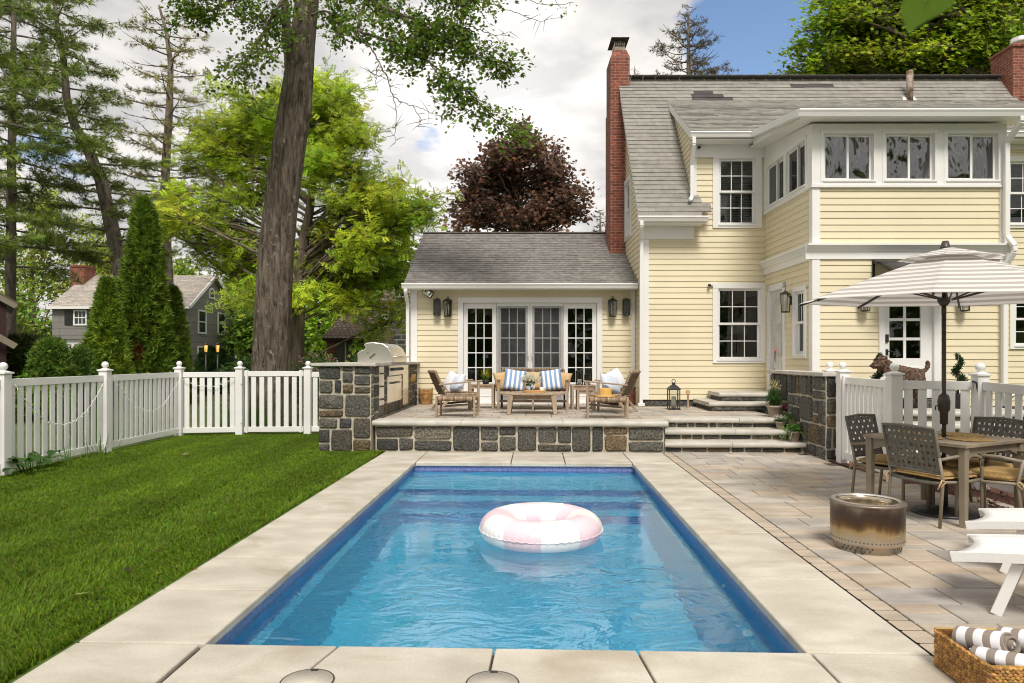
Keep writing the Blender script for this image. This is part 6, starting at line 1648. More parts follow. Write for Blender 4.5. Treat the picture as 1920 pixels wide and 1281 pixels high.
mx = N(t, 'ShaderNodeMix', data_type='RGBA'); mx.inputs[6].default_value = (.82, .80, .79, 1); mx.inputs[7].default_value = (.78, .60, .655, 1); t.links.new(f8, mx.inputs[0]); t.links.new(mx.outputs[2], b_.inputs['Base Color'])
wv = M2(t, 'SINE', M2(t, 'MULTIPLY', an, 50.0)); nz = N(t, 'ShaderNodeTexNoise'); nz.inputs['Scale'].default_value = 9; t.links.new(tcn.outputs['Object'], nz.inputs['Vector'])
fall = M2(t, 'POWER', M2(t, 'MAXIMUM', M2(t, 'SUBTRACT', 1.0, M2(t, 'MULTIPLY', M2(t, 'ABSOLUTE', M2(t, 'SUBTRACT', sp.outputs[2], .09)), 8.0)), 0.0), 2.0)
hgt = M2(t, 'MULTIPLY', M2(t, 'MULTIPLY', wv, fall), nz.outputs[0])
bp = N(t, 'ShaderNodeBump'); bp.inputs['Strength'].default_value = .2; bp.inputs['Distance'].default_value = .02; t.links.new(hgt, bp.inputs['Height']); t.links.new(bp.outputs[0], b_.inputs['Normal'])
m = MB(); Rm, rm = .392, .165; pts = []; nA, nB = 96, 24; vs = []; fs = []
for i in range(nA):
    a = 2 * math.pi * i / nA
    for k in range(nB):
        b = 2 * math.pi * k / nB; rr_ = rm * (1 + .012 * math.cos(8 * a) * math.cos(b)); vs.append(((Rm + rr_ * math.cos(b)) * math.cos(a), (Rm + rr_ * math.cos(b)) * math.sin(a), .088 + .142 * math.sin(b)))
for i in range(nA):
    for k in range(nB): fs.append((i * nB + k, ((i + 1) % nA) * nB + k, ((i + 1) % nA) * nB + (k + 1) % nB, i * nB + (k + 1) % nB))
m.add(vs, fs, True); m.build('ring', fm, pf)
m = MB()
for i in range(192):
    a = 2 * math.pi * i / 192
m.tube([((Rm + rm + .003) * math.cos(a), (Rm + rm + .003) * math.sin(a), .088 + .004 * math.sin(a * 48)) for a in np.linspace(0, 2 * math.pi, 240)[:-1]], .0045, 6, closed=True); m.build('seam', fm, pf)
m = MB(); m.lathe([(.018, 0), (.018, .012), (.008, .02)], (.2, .3, .225), 12); m.build('valve', MT['vinyl'], pf)
# ================================================================ dog and topiaries
dogm = mat('brown_curls', (.05, .030, .021), .9, vs=22, col2=(.165, .105, .075), bump=.5, bs=45, spec=.2)
dg_ = thing('dog', 'curly brown dog with red collar standing behind the gate', 'dog', (XP(1701, 11.45), 11.45, .66))
vv = [(.17, 0, .56), (.0, 0, .565), (-.17, 0, .56), (-.27, 0, .66), (-.35, 0, .745), (-.415, 0, .765), (-.515, 0, .722), (-.585, 0, .708),
      (.235, 0, .62), (.29, 0, .645), (.335, 0, .70), (.335, 0, .765), (.315, 0, .80)]
rad = [.145, .15, .165, .10, .108, .105, .062, .046, .05, .036, .034, .036, .028]
ed = [(0, 1), (1, 2), (2, 3), (3, 4), (4, 5), (5, 6), (6, 7), (0, 8), (8, 9), (9, 10), (10, 11), (11, 12)]
for s_ in (-1, 1):
    b = len(vv); vv += [(-.18, s_ * .085, .47), (-.17, s_ * .095, .33), (-.185, s_ * .095, .16), (-.185, s_ * .095, .04), (-.225, s_ * .095, .03)]; rad += [.075, .055, .042, .042, .035]; ed += [(2, b), (b, b + 1), (b + 1, b + 2), (b + 2, b + 3), (b + 3, b + 4)]
    b = len(vv); vv += [(.16, s_ * .085, .48), (.10, s_ * .10, .33), (.225, s_ * .10, .17), (.19, s_ * .10, .04), (.145, s_ * .10, .03)]; rad += [.10, .07, .042, .042, .035]; ed += [(0, b), (b, b + 1), (b + 1, b + 2), (b + 2, b + 3), (b + 3, b + 4)]
me = bpy.data.meshes.new('body'); me.from_pydata(vv, ed, [])
body = finish(me, 'body', dogm, dg_, False)
sk = body.modifiers.new('skin', 'SKIN'); sk.use_smooth_shade = True
for i, q in enumerate(me.skin_vertices[0].data): q.radius = (rad[i], rad[i]); q.use_root = (i == 0)
sb = body.modifiers.new('sub', 'SUBSURF'); sb.levels = 3; sb.render_levels = 4
tx = bpy.data.textures.new('curls', 'CLOUDS'); tx.noise_scale = .034; tx.noise_depth = 0
dp = body.modifiers.new('curl', 'DISPLACE'); dp.texture = tx; dp.strength = .026; dp.mid_level = .5; dp.texture_coords = 'LOCAL'
def ell(name, c, r3, rot, mt, par, disp=True):
    m = MB(); m.ball((0, 0, 0), 1, 20, M=Matrix.Translation(c) @ Matrix.Rotation(rot, 4, 'Y') @ Matrix.Diagonal((*r3, 1))); o = m.build(name, mt, par)
    if disp:
        s2 = o.modifiers.new('sub', 'SUBSURF'); s2.levels = 1; s2.render_levels = 2; d = o.modifiers.new('curl', 'DISPLACE'); d.texture = tx; d.strength = .03; d.texture_coords = 'LOCAL'
    return o
for s_ in (-1, 1):
    ell('ear', (-.365, s_ * .12, .70), (.065, .03, .115), R(8), dogm, dg_)
    ell('eye', (-.50, s_ * .062, .79), (.011, .008, .011), 0, MT['blackp'], dg_, False)
ell('nose', (-.590, 0, .715), (.022, .024, .019), 0, MT['blackp'], dg_, False)
ell('topknot', (-.41, 0, .835), (.085, .075, .05), R(-8), dogm, dg_)
m = MB(); m.tube([(-.262 + .04 * math.sin(a) * .5 - .0, .10 * math.cos(a), .655 - .085 * math.sin(a) * .55 + .0) for a in np.linspace(0, 2 * math.pi, 25)[:-1]], .017, 8, closed=True); m.build('collar', mat('red_collar', (.55, .03, .045), .6), dg_)
def topiary(label, loc, seed, h_=.62):
    c = thing('topiary', label, 'topiary', loc, 0, 'spiral topiaries by the back door'); r = np.random.default_rng(seed)
    m = MB(); m.lathe([(.10, 0), (.12, .01), (.14, .22), (.15, .24), (.13, .24), (.12, .2)], n=20); m.build('pot', MT['blackp'], c)
    m = MB(); m.tube([(0, 0, .2), (0, 0, .30 + h_)], .012, 7); m.build('trunk', MT['pinebark'], c)
    n = 2600; f = r.random(n); a = f * 2 * math.pi * 2.0 + seed; rad_ = .10 * (1 - f * .65)
    cen = np.stack([rad_ * .75 * np.cos(a), rad_ * .75 * np.sin(a), .30 + f * h_], 1); q = cen + unit(r.normal(size=(n, 3))) * (r.random((n, 1)) ** .4) * (.085 * (1 - f * .55))[:, None]
    scatter('foliage', q, r.uniform(.022, .036, n), *T_DIA, hue(r, n, (.035, .085, .025), .35), MT['leaf'], c, r, .3, world=False)
topiary('spiral green topiary right of the back door behind the gate', (XP(1797, 11.7), 11.7, .662), 2, .60)
topiary('spiral green topiary behind the head of the dog', (XP(1648, 11.75), 11.75, .662), 5, .60)
# ================================================================ neighbouring houses
greyw = uvmat('grey_shakes', brick_fn((.24, .225, .215), (.215, .20, .19), (.10, .095, .09), 6.0, .42, .012, .08), .8, .4)
slate = uvmat('mottled_shingle', brick_fn((.42, .37, .31), (.27, .245, .22), (.20, .18, .15), .45, .20, .012, .3), .9, .5)
shake = uvmat('wood_shake', brick_fn((.22, .165, .125), (.14, .10, .075), (.06, .045, .035), .22, .24, .02, .35), .95, .7)
fieldst = uvmat('field_stone', brick_fn((.16, .16, .165), (.085, .085, .09), (.36, .34, .30), .42, .24, .03, .4), .9, .7)
maroon = mat('maroon_boards', (.035, .012, .012), .8)
gh = thing('grey_house', 'two-storey grey shingled house with pale roof beyond the arborvitaes', 'house', (-25.5, 45, 0))
GX0, GX1, GY0, GY1 = XP(98, 42), XP(352, 42), 42.0, 48.6
gm = (GY0 + GY1) / 2; ez = 4.75; rz_ = 7.1
def bxm(name, mt, par, *bs, bev=0):
    m = MB()
    for b in bs: m.box(*b)
    return m.build(name, mt, par, True, bev=bev)
m = MB(); m.box(GX0, GX1, GY0, GY1, 2.72, ez); m.box(GX0 + .4, GX1, GY0 + .35, GY1, 0, 2.72)
m.add([(GX1, GY0, ez), (GX1, GY1, ez), (GX1, gm, rz_ - .1), (GX0, GY0, ez), (GX0, GY1, ez), (GX0, gm, rz_ - .1)], [(0, 1, 2), (5, 4, 3)])
m.build('wall', greyw, gh, True)
m = MB(); ov = .25
m.add([(GX0 - .1, GY0 - ov, ez + .0), (GX1 + ov, GY0 - ov, ez + .0), (GX1 + ov, gm, rz_), (GX0 - .1, gm, rz_), (GX0 - .1, GY1 + ov, ez), (GX1 + ov, GY1 + ov, ez)], [(0, 1, 2, 3), (3, 2, 5, 4)])
o = m.build('roof', slate, gh, True); sm = o.modifiers.new('t', 'SOLIDIFY'); sm.thickness = .12; sm.offset = -1
m = MB(); m.box(GX0 - .12, GX1 + ov, GY0 - ov - .08, GY0 - ov + .02, ez - .16, ez - .0)
for a, b in (((GX1 + ov + .02, GY0 - ov, ez - .06), (GX1 + ov + .02, gm, rz_ - .06)), ((GX1 + ov + .02, GY1 + ov, ez - .06), (GX1 + ov + .02, gm, rz_ - .06))): m.bar(a, b, .06, .2)
m.build('trim', W, gh, True)
cx0 = XP(150, 44.5); bxm('chimney', br, gh, (cx0 - .45, cx0 + .45, 44.2, 45.4, 5.5, 7.55), (cx0 - .5, cx0 + .5, 44.15, 45.45, 7.55, 7.68))
gp2 = mat('far_pane', (.03, .045, .045), .1)
def far_win(M, x0, x1, z0, z1, par=gh, c=.1, nx=2, nz=2, shut=None, trim=None):
    m = MB()
    for q in ((x0 - c, x0, z0 - c, z1 + c), (x1, x1 + c, z0 - c, z1 + c), (x0, x1, z1, z1 + c), (x0, x1, z0 - c, z0)): m.box(q[0], q[1], -.06, .02, q[2], q[3], M=M)
    zm = (z0 + z1) / 2; m.box(x0, x1, -.04, .0, zm - .03, zm + .03, M=M)
    for i in range(1, nx): x = x0 + (x1 - x0) * i / nx; m.box(x - .02, x + .02, -.035, -.01, z0, z1, M=M)
    o = m.build('window', trim or W, par, True)
    m = MB(); m.quad((x0, -.015, z0), (x1, -.015, z0), (x1, -.015, z1), (x0, -.015, z1), M=M); m.build('pane', gp2, o, True)
    if shut:
        for s_ in (-1, 1):
            a = x0 - c - .55 if s_ < 0 else x1 + c + .03
            m = MB(); m.box(a, a + .5, -.07, .01, z0 - .05, z1 + .05, M=M)
            for k in range(9): z = z0 + (z1 - z0) * k / 9; m.box(a + .06, a + .44, -.085, -.06, z, z + .05, M=M)
            m.build('shutter', MT['dark'], par, True)
FGF = frame((0, GY0, 0), (1, 0))
far_win(FGF, XP(141, 42), XP(161, 42), ZP(606, 42), ZP(582, 42), nx=3, shut=True)
FGL = frame((0, GY0 + .35, 0), (1, 0)); far_win(FGL, XP(124, 42), XP(129, 42), 1.0, 2.3, nx=1); far_win(FGL, XP(136, 42), XP(152, 42), 1.0, 2.3)
bxm('bay', W, gh, (XP(120, 42), XP(160, 42), GY0 + .2, GY0 + .36, 2.4, 2.72), (XP(130, 42), XP(135, 42), GY0 + .2, GY0 + .36, .4, 2.4))
FGG = frame((GX1, GY0, 0), (0, 1))
far_win(FGG, 1.35, 2.25, 3.2, 4.55, nx=1); far_win(FGG, 4.1, 5.0, 3.2, 4.55, nx=1); far_win(FGG, 1.3, 2.2, .9, 2.2, nx=1); far_win(FGG, 4.1, 5.2, .9, 2.2, nx=1)
m = MB(); Ma = FGG @ Matrix.Translation((3.1, 0, 5.5)); m.prism([(-.38, 0), (.38, 0)] + [(.38 * math.cos(a), .35 + .38 * math.sin(a)) for a in np.linspace(0, math.pi, 10)], -.06, .02, 'y', Ma); o = m.build('arched_window', W, gh, True)
m = MB(); m.prism([(-.26, .1), (.26, .1)] + [(.26 * math.cos(a), .35 + .26 * math.sin(a)) for a in np.linspace(0, math.pi, 10)], -.07, .0, 'y', Ma); m.build('pane', gp2, o, True)
m = MB(); m.add([(GX1, 47.2, 2.75), (GX1 + 1.7, 47.2, 2.45), (GX1 + 1.7, 50, 2.45), (GX1, 50, 2.75), (GX1, 47.2, 2.6), (GX1 + 1.7, 47.2, 2.3), (GX1 + 1.7, 50, 2.3), (GX1, 50, 2.6)], [(0, 1, 2, 3), (7, 6, 5, 4), (0, 4, 5, 1), (1, 5, 6, 2), (2, 6, 7, 3)]); m.bar((GX1 + 1.5, 47.4, 0), (GX1 + 1.5, 47.4, 2.35), .14, .14); m.build('porch', greyw, gh, True)
sh = thing('stone_cottage', 'stone and brick cottage with steep shake roof behind the grill', 'house', (-8, 35, 0))
CX0, CX1, CX2, CX3 = XP(609, 33), XP(692, 33), XP(739, 33), XP(800, 33)
bxm('brick_wall', br, sh, (CX0, CX2, 33.3, 39, 0, 2.5)); bxm('stone_wall', fieldst, sh, (CX2, CX3 + .5, 32.8, 39, 0, ZP(536, 33)), )
m = MB()
zA_, zB_, zC_ = ZP(634, 32.8), ZP(577, 35), ZP(533, 36)
m.add([(CX0 - .1, 32.8, zA_), (CX1, 32.8, zA_), (CX1 - .1, 35.2, zB_), (CX0 + .5, 35.2, zB_), (CX0 + .4, 38, zA_), (CX1, 38, zA_)], [(0, 1, 2, 3), (3, 2, 5, 4), (0, 3, 4)])
m.add([(CX1 - .25, 32.79, zA_ - .25), (CX2 + .02, 32.79, zA_ - .25), (CX2 + .02, 36, zC_), (CX1 + .05, 36, zC_ - .3), (CX1 - .3, 39, zA_), (CX2, 39, zA_)], [(0, 1, 2, 3), (3, 2, 5, 4), (0, 3, 4)])
o = m.build('roof', shake, sh, True); sm = o.modifiers.new('t', 'SOLIDIFY'); sm.thickness = .15; sm.offset = -1
bxm('shopfront', MT['interior'], sh, (XP(626, 33), XP(668, 33), 33.2, 33.32, .4, 2.35)); bxm('mullion', MT['bluestone'], sh, (XP(646, 33) - .03, XP(646, 33) + .03, 33.15, 33.2, .4, 2.3))
FS = frame((0, 33.6, 0), (1, 0)); bxm('dormer', MT['dark_wood'], sh, (XP(711, 33.6), XP(733, 33.6), 33.62, 35.5, ZP(600, 33.6), ZP(577, 33.6)))
far_win(FS, XP(717, 33.6), XP(727, 33.6), ZP(597, 33.6), ZP(583, 33.6), sh, .05, 2, 2, trim=MT['candle'])
far_win(frame((0, 32.8, 0), (1, 0)), XP(742, 33), XP(768, 33), ZP(556, 33), ZP(539, 33), sh, .05, 3, 2, trim=MT['bluestone'])
c_ = P(758, 561, 32.75); m = MB(); pts = [(c_.x + .14 * math.cos(a), c_.y, c_.z + .15 + .14 * math.sin(a)) for a in np.linspace(0, 4.7, 14)] + [(c_.x - .14 * math.cos(a), c_.y, c_.z - .14 - .15 * math.sin(a)) for a in np.linspace(-1.57, 3.1, 14)][::1]; m.tube(pts, .03, 6); m.build('wall_anchor', MT['dark'], sh, True)
rh = thing('maroon_house', 'edge of a dark maroon building with grey eaves at the far left', 'house', (-18, 22, 0))
rh.location = (XP(12, 20), 20, 0); rh.rotation_euler = (0, 0, R(40))
m = MB(); m.box(-5, 0, 0, 6, 0, 3.1); m.add([(0, 0, 3.1), (-5, 0, 6.3), (-5, 0, 3.1)], [(0, 1, 2)]); m.build('wall', maroon, rh)
m = MB(); m.bar((-5, -.12, 6.45), (.25, -.12, 3.08), .1, .2); m.bar((-.8, -.3, 2.55), (.22, -.3, 1.85), .1, .18); m.build('eave', MT['taupe'], rh)
m = MB(); m.add([(.3, -.2, 3.15), (.3, 6.2, 3.15), (-5, 6.2, 6.55), (-5, -.2, 6.55)], [(0, 1, 2, 3)]); m.build('roof', MT['roof'], rh)
glow = bpy.data.materials.new('lamp_glow'); glow.use_nodes = True; gb_ = glow.node_tree.nodes['Principled BSDF']; gb_.inputs['Base Color'].default_value = (.6, .35, .1, 1); gb_.inputs['Emission Color'].default_value = (1, .5, .12, 1); gb_.inputs['Emission Strength'].default_value = .8
for px, lab in ((386, 'lit lamp post before the grey house, left of the pair'), (408, 'lit lamp post before the grey house, right of the pair')):
    b0 = G(px, 672 + 1920 / 27); l = thing('lamp_post', lab, 'lamp post', (b0.x, b0.y, 0), 0, 'lit lamp posts by the grey house')
    m = MB(); m.tube([(0, 0, 0), (0, 0, 1.72)], .035, 8); m.lathe([(.09, 2.02), (.10, 2.03), (.03, 2.12), (.005, 2.15)], n=8); m.lathe([(.05, 1.7), (.07, 1.74)], n=8)
    for k in range(4): a = k * math.pi / 2; m.tube([(.06 * math.cos(a), .06 * math.sin(a), 1.72), (.085 * math.cos(a), .085 * math.sin(a), 2.03)], .01, 5)
    m.build('post', MT['dark'], l); m = MB(); m.lathe([(.05, 1.75), (.07, 2.02)], n=8); m.build('lamp', glow, l)
# ================================================================ trees
def bez(a, b, c, n):
    t_ = np.linspace(0, 1, n)[:, None]; return (1 - t_) ** 2 * a + 2 * (1 - t_) * t_ * b + t_ ** 2 * c
def ellip(r, n, c, rad, shell=.5):
    q = unit(r.normal(size=(n, 3))) * (r.random((n, 1)) ** (shell / 3 + .08)); return q * np.array(rad) + np.array(c)
def broadleaf(name, label, trunk, clumps, seed, ntwig, nleaf, tmpl, ls, col, bark='bark', group=None, up=.5, dv=.25, dh=.1, twig=.012, lim=1.0, cvar=.18, jit=1.1, alive=True):
    r = np.random.default_rng(seed); T = np.array(trunk, float); rt = thing(name, label, 'tree', tuple(T[0, :3]), 0, group)
    m = MB(); m.tube([t_[:3] for t_ in T], [t_[3] for t_ in T], 14); m.build('trunk', MT[bark], rt, True)
    mb = MB(); pos = []; tn = []; ax = []
    for c, rad in clumps:
        c = np.array(c, float); dz = c[2] - T[:, 2]; hd = np.hypot(T[:, 0] - c[0], T[:, 1] - c[1]); cost = np.abs(dz - .55 * hd) + (dz < 0) * 6; i = int(np.argmin(cost)); j = min(i + 1, len(T) - 1); f = r.random()
        s_ = T[i] * (1 - f) + T[j] * f
        if s_[2] > c[2] + 1.0: s_ = T[max(i - 1, 0)]
        L = np.linalg.norm(c - s_[:3]); k = s_[:3] * .5 + c * .5 + np.array([0, 0, L * r.uniform(.02, .22)]) + r.normal(size=3) * L * .08
        pth = bez(s_[:3], k, c, 9) + r.normal(size=(9, 3)) * L * .012; pth[0] = s_[:3]
        r0 = min(s_[3] * .55, (.018 + .011 * L) * lim); mb.tube(pth, list(np.linspace(r0, .010 + .002 * L, 9)), 6)
        cb = 1 + r.normal() * cvar; ch = 1 + r.normal() * .08
        tips = ellip(r, ntwig, c, rad)
        for tp in tips:
            st = pth[r.integers(4, 9)]; md = (st + tp) / 2 + np.array([0, 0, .12 * np.linalg.norm(tp - st)]) + r.normal(size=3) * .06
            tw = bez(st, md, tp, 5); mb.tube(tw, [twig * 1.4, twig * 1.1, twig * .8, twig * .6, twig * .35], 4, cap=False)
            n = max(1, int(nleaf * r.uniform(.6, 1.4))); ff = r.random(n) ** .7; q = bez(st, md, tp, 12)[(ff * 11).astype(int)] + r.normal(size=(n, 3)) * ls * jit
            pos.append(q); cc = hue(r, n, col, dv, dh) * cb; cc[:, 0] *= ch; tn.append(cc); ax.append(np.repeat((tp - st)[None], n, 0))
    mb.build('branches', MT[bark], rt, True, uv=False)
    if pos:
        pos = np.concatenate(pos); scatter('crown', pos, r.uniform(.7, 1.25, len(pos)) * ls, *tmpl, np.concatenate(tn), MT['leaf'], rt, r, up, unit(np.concatenate(ax)), .8)
    return rt
def crown(r, c, rad, n, k=.32, shell=.55): return [(p, (rad[0] * k, rad[1] * k, rad[2] * k * .75)) for p in ellip(r, n, c, rad, shell)]
def ptrunk(pts, Y, k=1.0):        # photo points (px, py, half width in px) on a tree standing at depth Y
    out = []
    for px, py, hw in pts: p = P(px, py, Y); out.append((p.x, p.y, p.z, hw * Y / 1280 * k))
    b = list(out[0]); b[2] = -.05; b[3] *= 1.12; return [tuple(b)] + out if out[0][2] > .1 else out
# ---- the big maple beside the gate
YT = 15.2
bigp = ptrunk([(505, 795, 45), (507, 720, 39), (509, 650, 36.5), (513, 560, 34.5), (518, 480, 33.5), (526, 400, 32.5), (535, 330, 32), (545, 265, 31.5), (554, 205, 31), (560, 150, 28), (566, 90, 25), (572, 40, 23), (578, -20, 22), (586, -120, 20), (600, -300, 14)], YT, .95)
mt_ = thing('maple_tree', 'huge leaning maple trunk with ridged bark behind the gate', 'tree', bigp[0][:3])
nA, pts = 72, bigp; rb_ = np.random.default_rng(4); vs = []; fs = []
tt = np.linspace(0, len(pts) - 1, 150); Pt = np.array(pts); cen = np.stack([np.interp(tt, range(len(pts)), Pt[:, k]) for k in range(4)], 1)
ph = rb_.uniform(0, 6.28, 40)
for i, (x, y, z, r0) in enumerate(cen):
    for k in range(nA):
        a = 2 * math.pi * k / nA
        rid = sum(math.sin(a * f + ph[q] + z * s_) for q, (f, s_) in enumerate(((17, .5), (23, -.8), (31, 1.1), (13, -.3)))) * .012 + .028 * math.sin(3 * a + z * .35 + 1) + .018 * math.sin(5 * a - z * .6)
        fl = .20 * math.exp(-max(z, 0) / .5) * (.5 + .5 * math.sin(5 * a)); kn = .16 * math.exp(-((z - 7.1) / .28) ** 2 - ((a - 5.9 + 6.28) % 6.28 - .0) ** 2 / .25) if (a > 5.2) else 0
        rr_ = r0 * (1 + rid + fl + kn); vs.append((x + rr_ * math.cos(a), y + rr_ * math.sin(a), z))
for i in range(len(cen) - 1):
    for k in range(nA): fs.append((i * nA + k, i * nA + (k + 1) % nA, (i + 1) * nA + (k + 1) % nA, (i + 1) * nA + k))
barkm = bpy.data.materials.new('ridged_bark'); barkm.use_nodes = True
t = barkm.node_tree; b_ = t.nodes['Principled BSDF']; b_.inputs['Roughness'].default_value = .95; b_.inputs['Specular IOR Level'].default_value = .2
tcn = N(t, 'ShaderNodeTexCoord'); mp = N(t, 'ShaderNodeMapping'); mp.inputs['Scale'].default_value = (9, 9, 1.7); t.links.new(tcn.outputs['Object'], mp.inputs[0])
n1 = N(t, 'ShaderNodeTexNoise'); n1.inputs['Scale'].default_value = 1.5; n1.inputs['Detail'].default_value = 9; n1.inputs['Roughness'].default_value = .65; n1.inputs['Distortion'].default_value = .7; t.links.new(mp.outputs[0], n1.inputs['Vector'])
rp = N(t, 'ShaderNodeValToRGB'); rp.color_ramp.elements[0].position = .36; rp.color_ramp.elements[0].color = (.045, .035, .026, 1); rp.color_ramp.elements[1].position = .66; rp.color_ramp.elements[1].color = (.215, .175, .135, 1); t.links.new(n1.outputs[0], rp.inputs[0])
n2 = N(t, 'ShaderNodeTexNoise'); n2.inputs['Scale'].default_value = 7; n2.inputs['Detail'].default_value = 9; t.links.new(tcn.outputs['Object'], n2.inputs['Vector'])
mr_ = N(t, 'ShaderNodeMapRange'); mr_.inputs[1].default_value = .63; mr_.inputs[2].default_value = .72; t.links.new(n2.outputs[0], mr_.inputs[0])
mx = N(t, 'ShaderNodeMix', data_type='RGBA'); mx.inputs[7].default_value = (.33, .34, .25, 1); t.links.new(M2(t, 'MULTIPLY', mr_.outputs[0], .75), mx.inputs[0]); t.links.new(rp.outputs[0], mx.inputs[6]); t.links.new(mx.outputs[2], b_.inputs['Base Color'])
bp = N(t, 'ShaderNodeBump'); bp.inputs['Strength'].default_value = 1; bp.inputs['Distance'].default_value = .07; t.links.new(n1.outputs[0], bp.inputs['Height']); t.links.new(bp.outputs[0], b_.inputs['Normal'])
m = MB(); m.add(vs, fs, True); m.build('trunk', barkm, mt_, True, uv=False)
rM = np.random.default_rng(11); mb = MB(); lp, lt, la = [], [], []
def limb(pix, r0, r1, leafy=0, side=0, slen=.6, nl=14, f0=.2, droop=.25, ls=.1):
    """a branch of the maple along photo points (px, py, depth), with leafy side twigs"""
    p = np.array([P(a, b, d) for a, b, d in pix]); n = len(p); s_ = np.linspace(0, n - 1, n * 5); q = np.stack([np.interp(s_, range(n), p[:, k]) for k in range(3)], 1); q[1:-1] += rM.normal(size=(len(q) - 2, 3)) * .012
    mb.tube(q, list(np.linspace(r0, r1, len(q))), 6)
    for _ in range(side):
        i = int((f0 + (1 - f0) * rM.random()) * (len(q) - 1)); st = q[i]; d = rM.normal(size=3) * [1, .9, .6] + [0, 0, -droop]; L = slen * rM.uniform(.4, 1.2); tp = st + unit(d[None])[0] * L
        md = (st + tp) / 2 + [0, 0, .08 * L]; tw = bez(st, md, tp, 6); mb.tube(tw, [.006, .0055, .005, .004, .003, .002], 4, cap=False)
        if leafy:
            k = int(nl * 1.55 * rM.uniform(.5, 1.5)); ff = rM.random(k) ** .6; lp.append(bez(st, md, tp, 12)[(ff * 11).astype(int)] + rM.normal(size=(k, 3)) * .085 + [0, 0, -.03]); lt.append(hue(rM, k, (.16, .26, .024), .30, .14) * (1 + rM.normal() * .15)); la.append(np.repeat((tp - st)[None], k, 0))
limb([(547, 160, 15.2), (541, 105, 15.0), (536, 50, 14.8), (532, -30, 14.6), (515, -160, 14.3)], .12, .08)
limb([(534, -10, 14.7), (505, 40, 14.0), (480, 85, 13.6), (455, 120, 13.4), (425, 150, 13.2)], .035, .012, 1, 46, .75, 17, .1)
limb([(536, -60, 14.7), (470, -20, 13.8), (420, 10, 13.4), (375, 30, 13.2), (340, 20, 13.0)], .04, .012, 1, 52, .8, 17, .15)
limb([(520, -100, 14.4), (450, -60, 13.4), (390, -40, 13.0), (330, -30, 12.8), (285, -20, 12.6)], .04, .012, 1, 34, .7, 15, .15)
limb([(533, 0, 14.7), (510, 30, 14.2), (495, 70, 14.0), (505, 110, 13.9)], .03, .012, 1, 22, .6, 14, .2)
limb([(580, -60, 15.2), (640, -40, 14.2), (690, -5, 13.6), (750, 30, 13.2), (830, 50, 13.0), (890, 60, 12.9)], .06, .015, 1, 105, .85, 20, .15)
limb([(575, 30, 15.2), (610, 20, 14.6), (640, 40, 14.2), (625, 75, 14.0)], .03, .01, 1, 26, .6, 14, .25)
limb([(690, -5, 13.6), (673, 35, 13.3), (672, 58, 13.2), (720, 74, 13.1), (760, 90, 13.0), (800, 112, 13.0), (845, 145, 12.9), (890, 185, 12.8), (930, 225, 12.7), (965, 245, 12.6)], .035, .008, 1, 82, .55, 15, .12, .35)
limb([(750, 30, 13.2), (800, 55, 13.0), (850, 85, 12.9), (900, 105, 12.8), (955, 118, 12.7)], .025, .008, 1, 60, .6, 17, .1)
limb([(640, -40, 14.2), (700, -60, 13.6), (780, -30, 13.2), (850, -10, 13.0), (905, 5, 12.9)], .04, .01, 1, 62, .7, 17, .15)
limb([(800, 112, 13.0), (830, 150, 12.9), (855, 190, 12.8), (880, 215, 12.7)], .015, .006, 1, 24, .5, 13, .2, .4)
for pix in (((672, 58, 13.2), (678, 75, 13.1), (695, 90, 13.0), (712, 118, 12.9), (728, 150, 12.8), (738, 180, 12.8), (752, 192, 12.8), (790, 203, 12.7), (815, 215, 12.7), (842, 218, 12.6)), ((738, 180, 12.8), (744, 210, 12.8), (741, 240, 12.8), (740, 272, 12.8)), ((700, 93, 13.0), (708, 120, 12.9), (704, 150, 12.9), (708, 172, 12.9)), ((775, 198, 12.7), (790, 225, 12.7), (785, 238, 12.7)), ((728, 150, 12.8), (705, 140, 12.9), (685, 130, 12.9))): limb(list(pix), .018 if len(pix) > 8 else .009, .003, 0, 22 if len(pix) > 8 else 8, .28, 0, .3, .1)
limb([(880, 50, 12.9), (930, 66, 12.8), (960, 60, 12.8)], .010, .003, 0, 8, .25)
limb([(905, 5, 12.9), (960, 20, 12.8), (1010, 40, 12.8), (1060, 30, 12.8)], .008, .003, 0, 10, .25); limb([(850, -30, 13), (940, -15, 12.8), (1030, 10, 12.7), (1075, 5, 12.7)], .01, .004, 1, 7, .2, 4)
mb.build('branches', MT['bark'], mt_, True, uv=False)
lp = np.concatenate(lp); scatter('crown', lp, rM.uniform(.065, .115, len(lp)), *T_MAPLE, np.concatenate(lt), MT['leaf'], mt_, rM, .45, unit(np.concatenate(la) + [0, 0, -.4]), .7)
# ---- lime green honey locust behind it
YL = 26.0; rL = np.random.default_rng(21)
tk = ptrunk([(553, 700, 17), (556, 600, 15), (560, 520, 14), (566, 470, 11), (580, 400, 8), (590, 320, 6), (585, 220, 4)], YL)
cl = []
for px, py, n, rx, rz in ((450, 310, 18, 2.2, 2.2), (600, 240, 18, 2.2, 2.3), (400, 260, 8, 1.0, 1.2), (690, 330, 16, 2.2, 2.2), (640, 430, 16, 2.8, 1.8), (720, 450, 14, 2.0, 1.6), (430, 480, 12, 2.2, 1.8), (590, 175, 10, 1.5, 1.1), (480, 215, 12, 2.0, 1.2), (760, 400, 8, 1.3, 1.2), (345, 420, 9, 1.8, 1.5), (300, 400, 5, 1.0, .8), (700, 520, 9, 1.7, .8), (640, 560, 4, 1.0, .5), (520, 560, 4, 1.2, .6), (600, 510, 8, 2, .9), (748, 585, 2, .6, .4), (440, 540, 4, 1.0, .7)):
    c = P(px, py, YL + rL.uniform(-1.5, 1.5)); cl += [(p, (1.05, 1.0, .62)) for p in ellip(rL, int(n * 1.3), c, (rx, 1.7, rz), .9)]
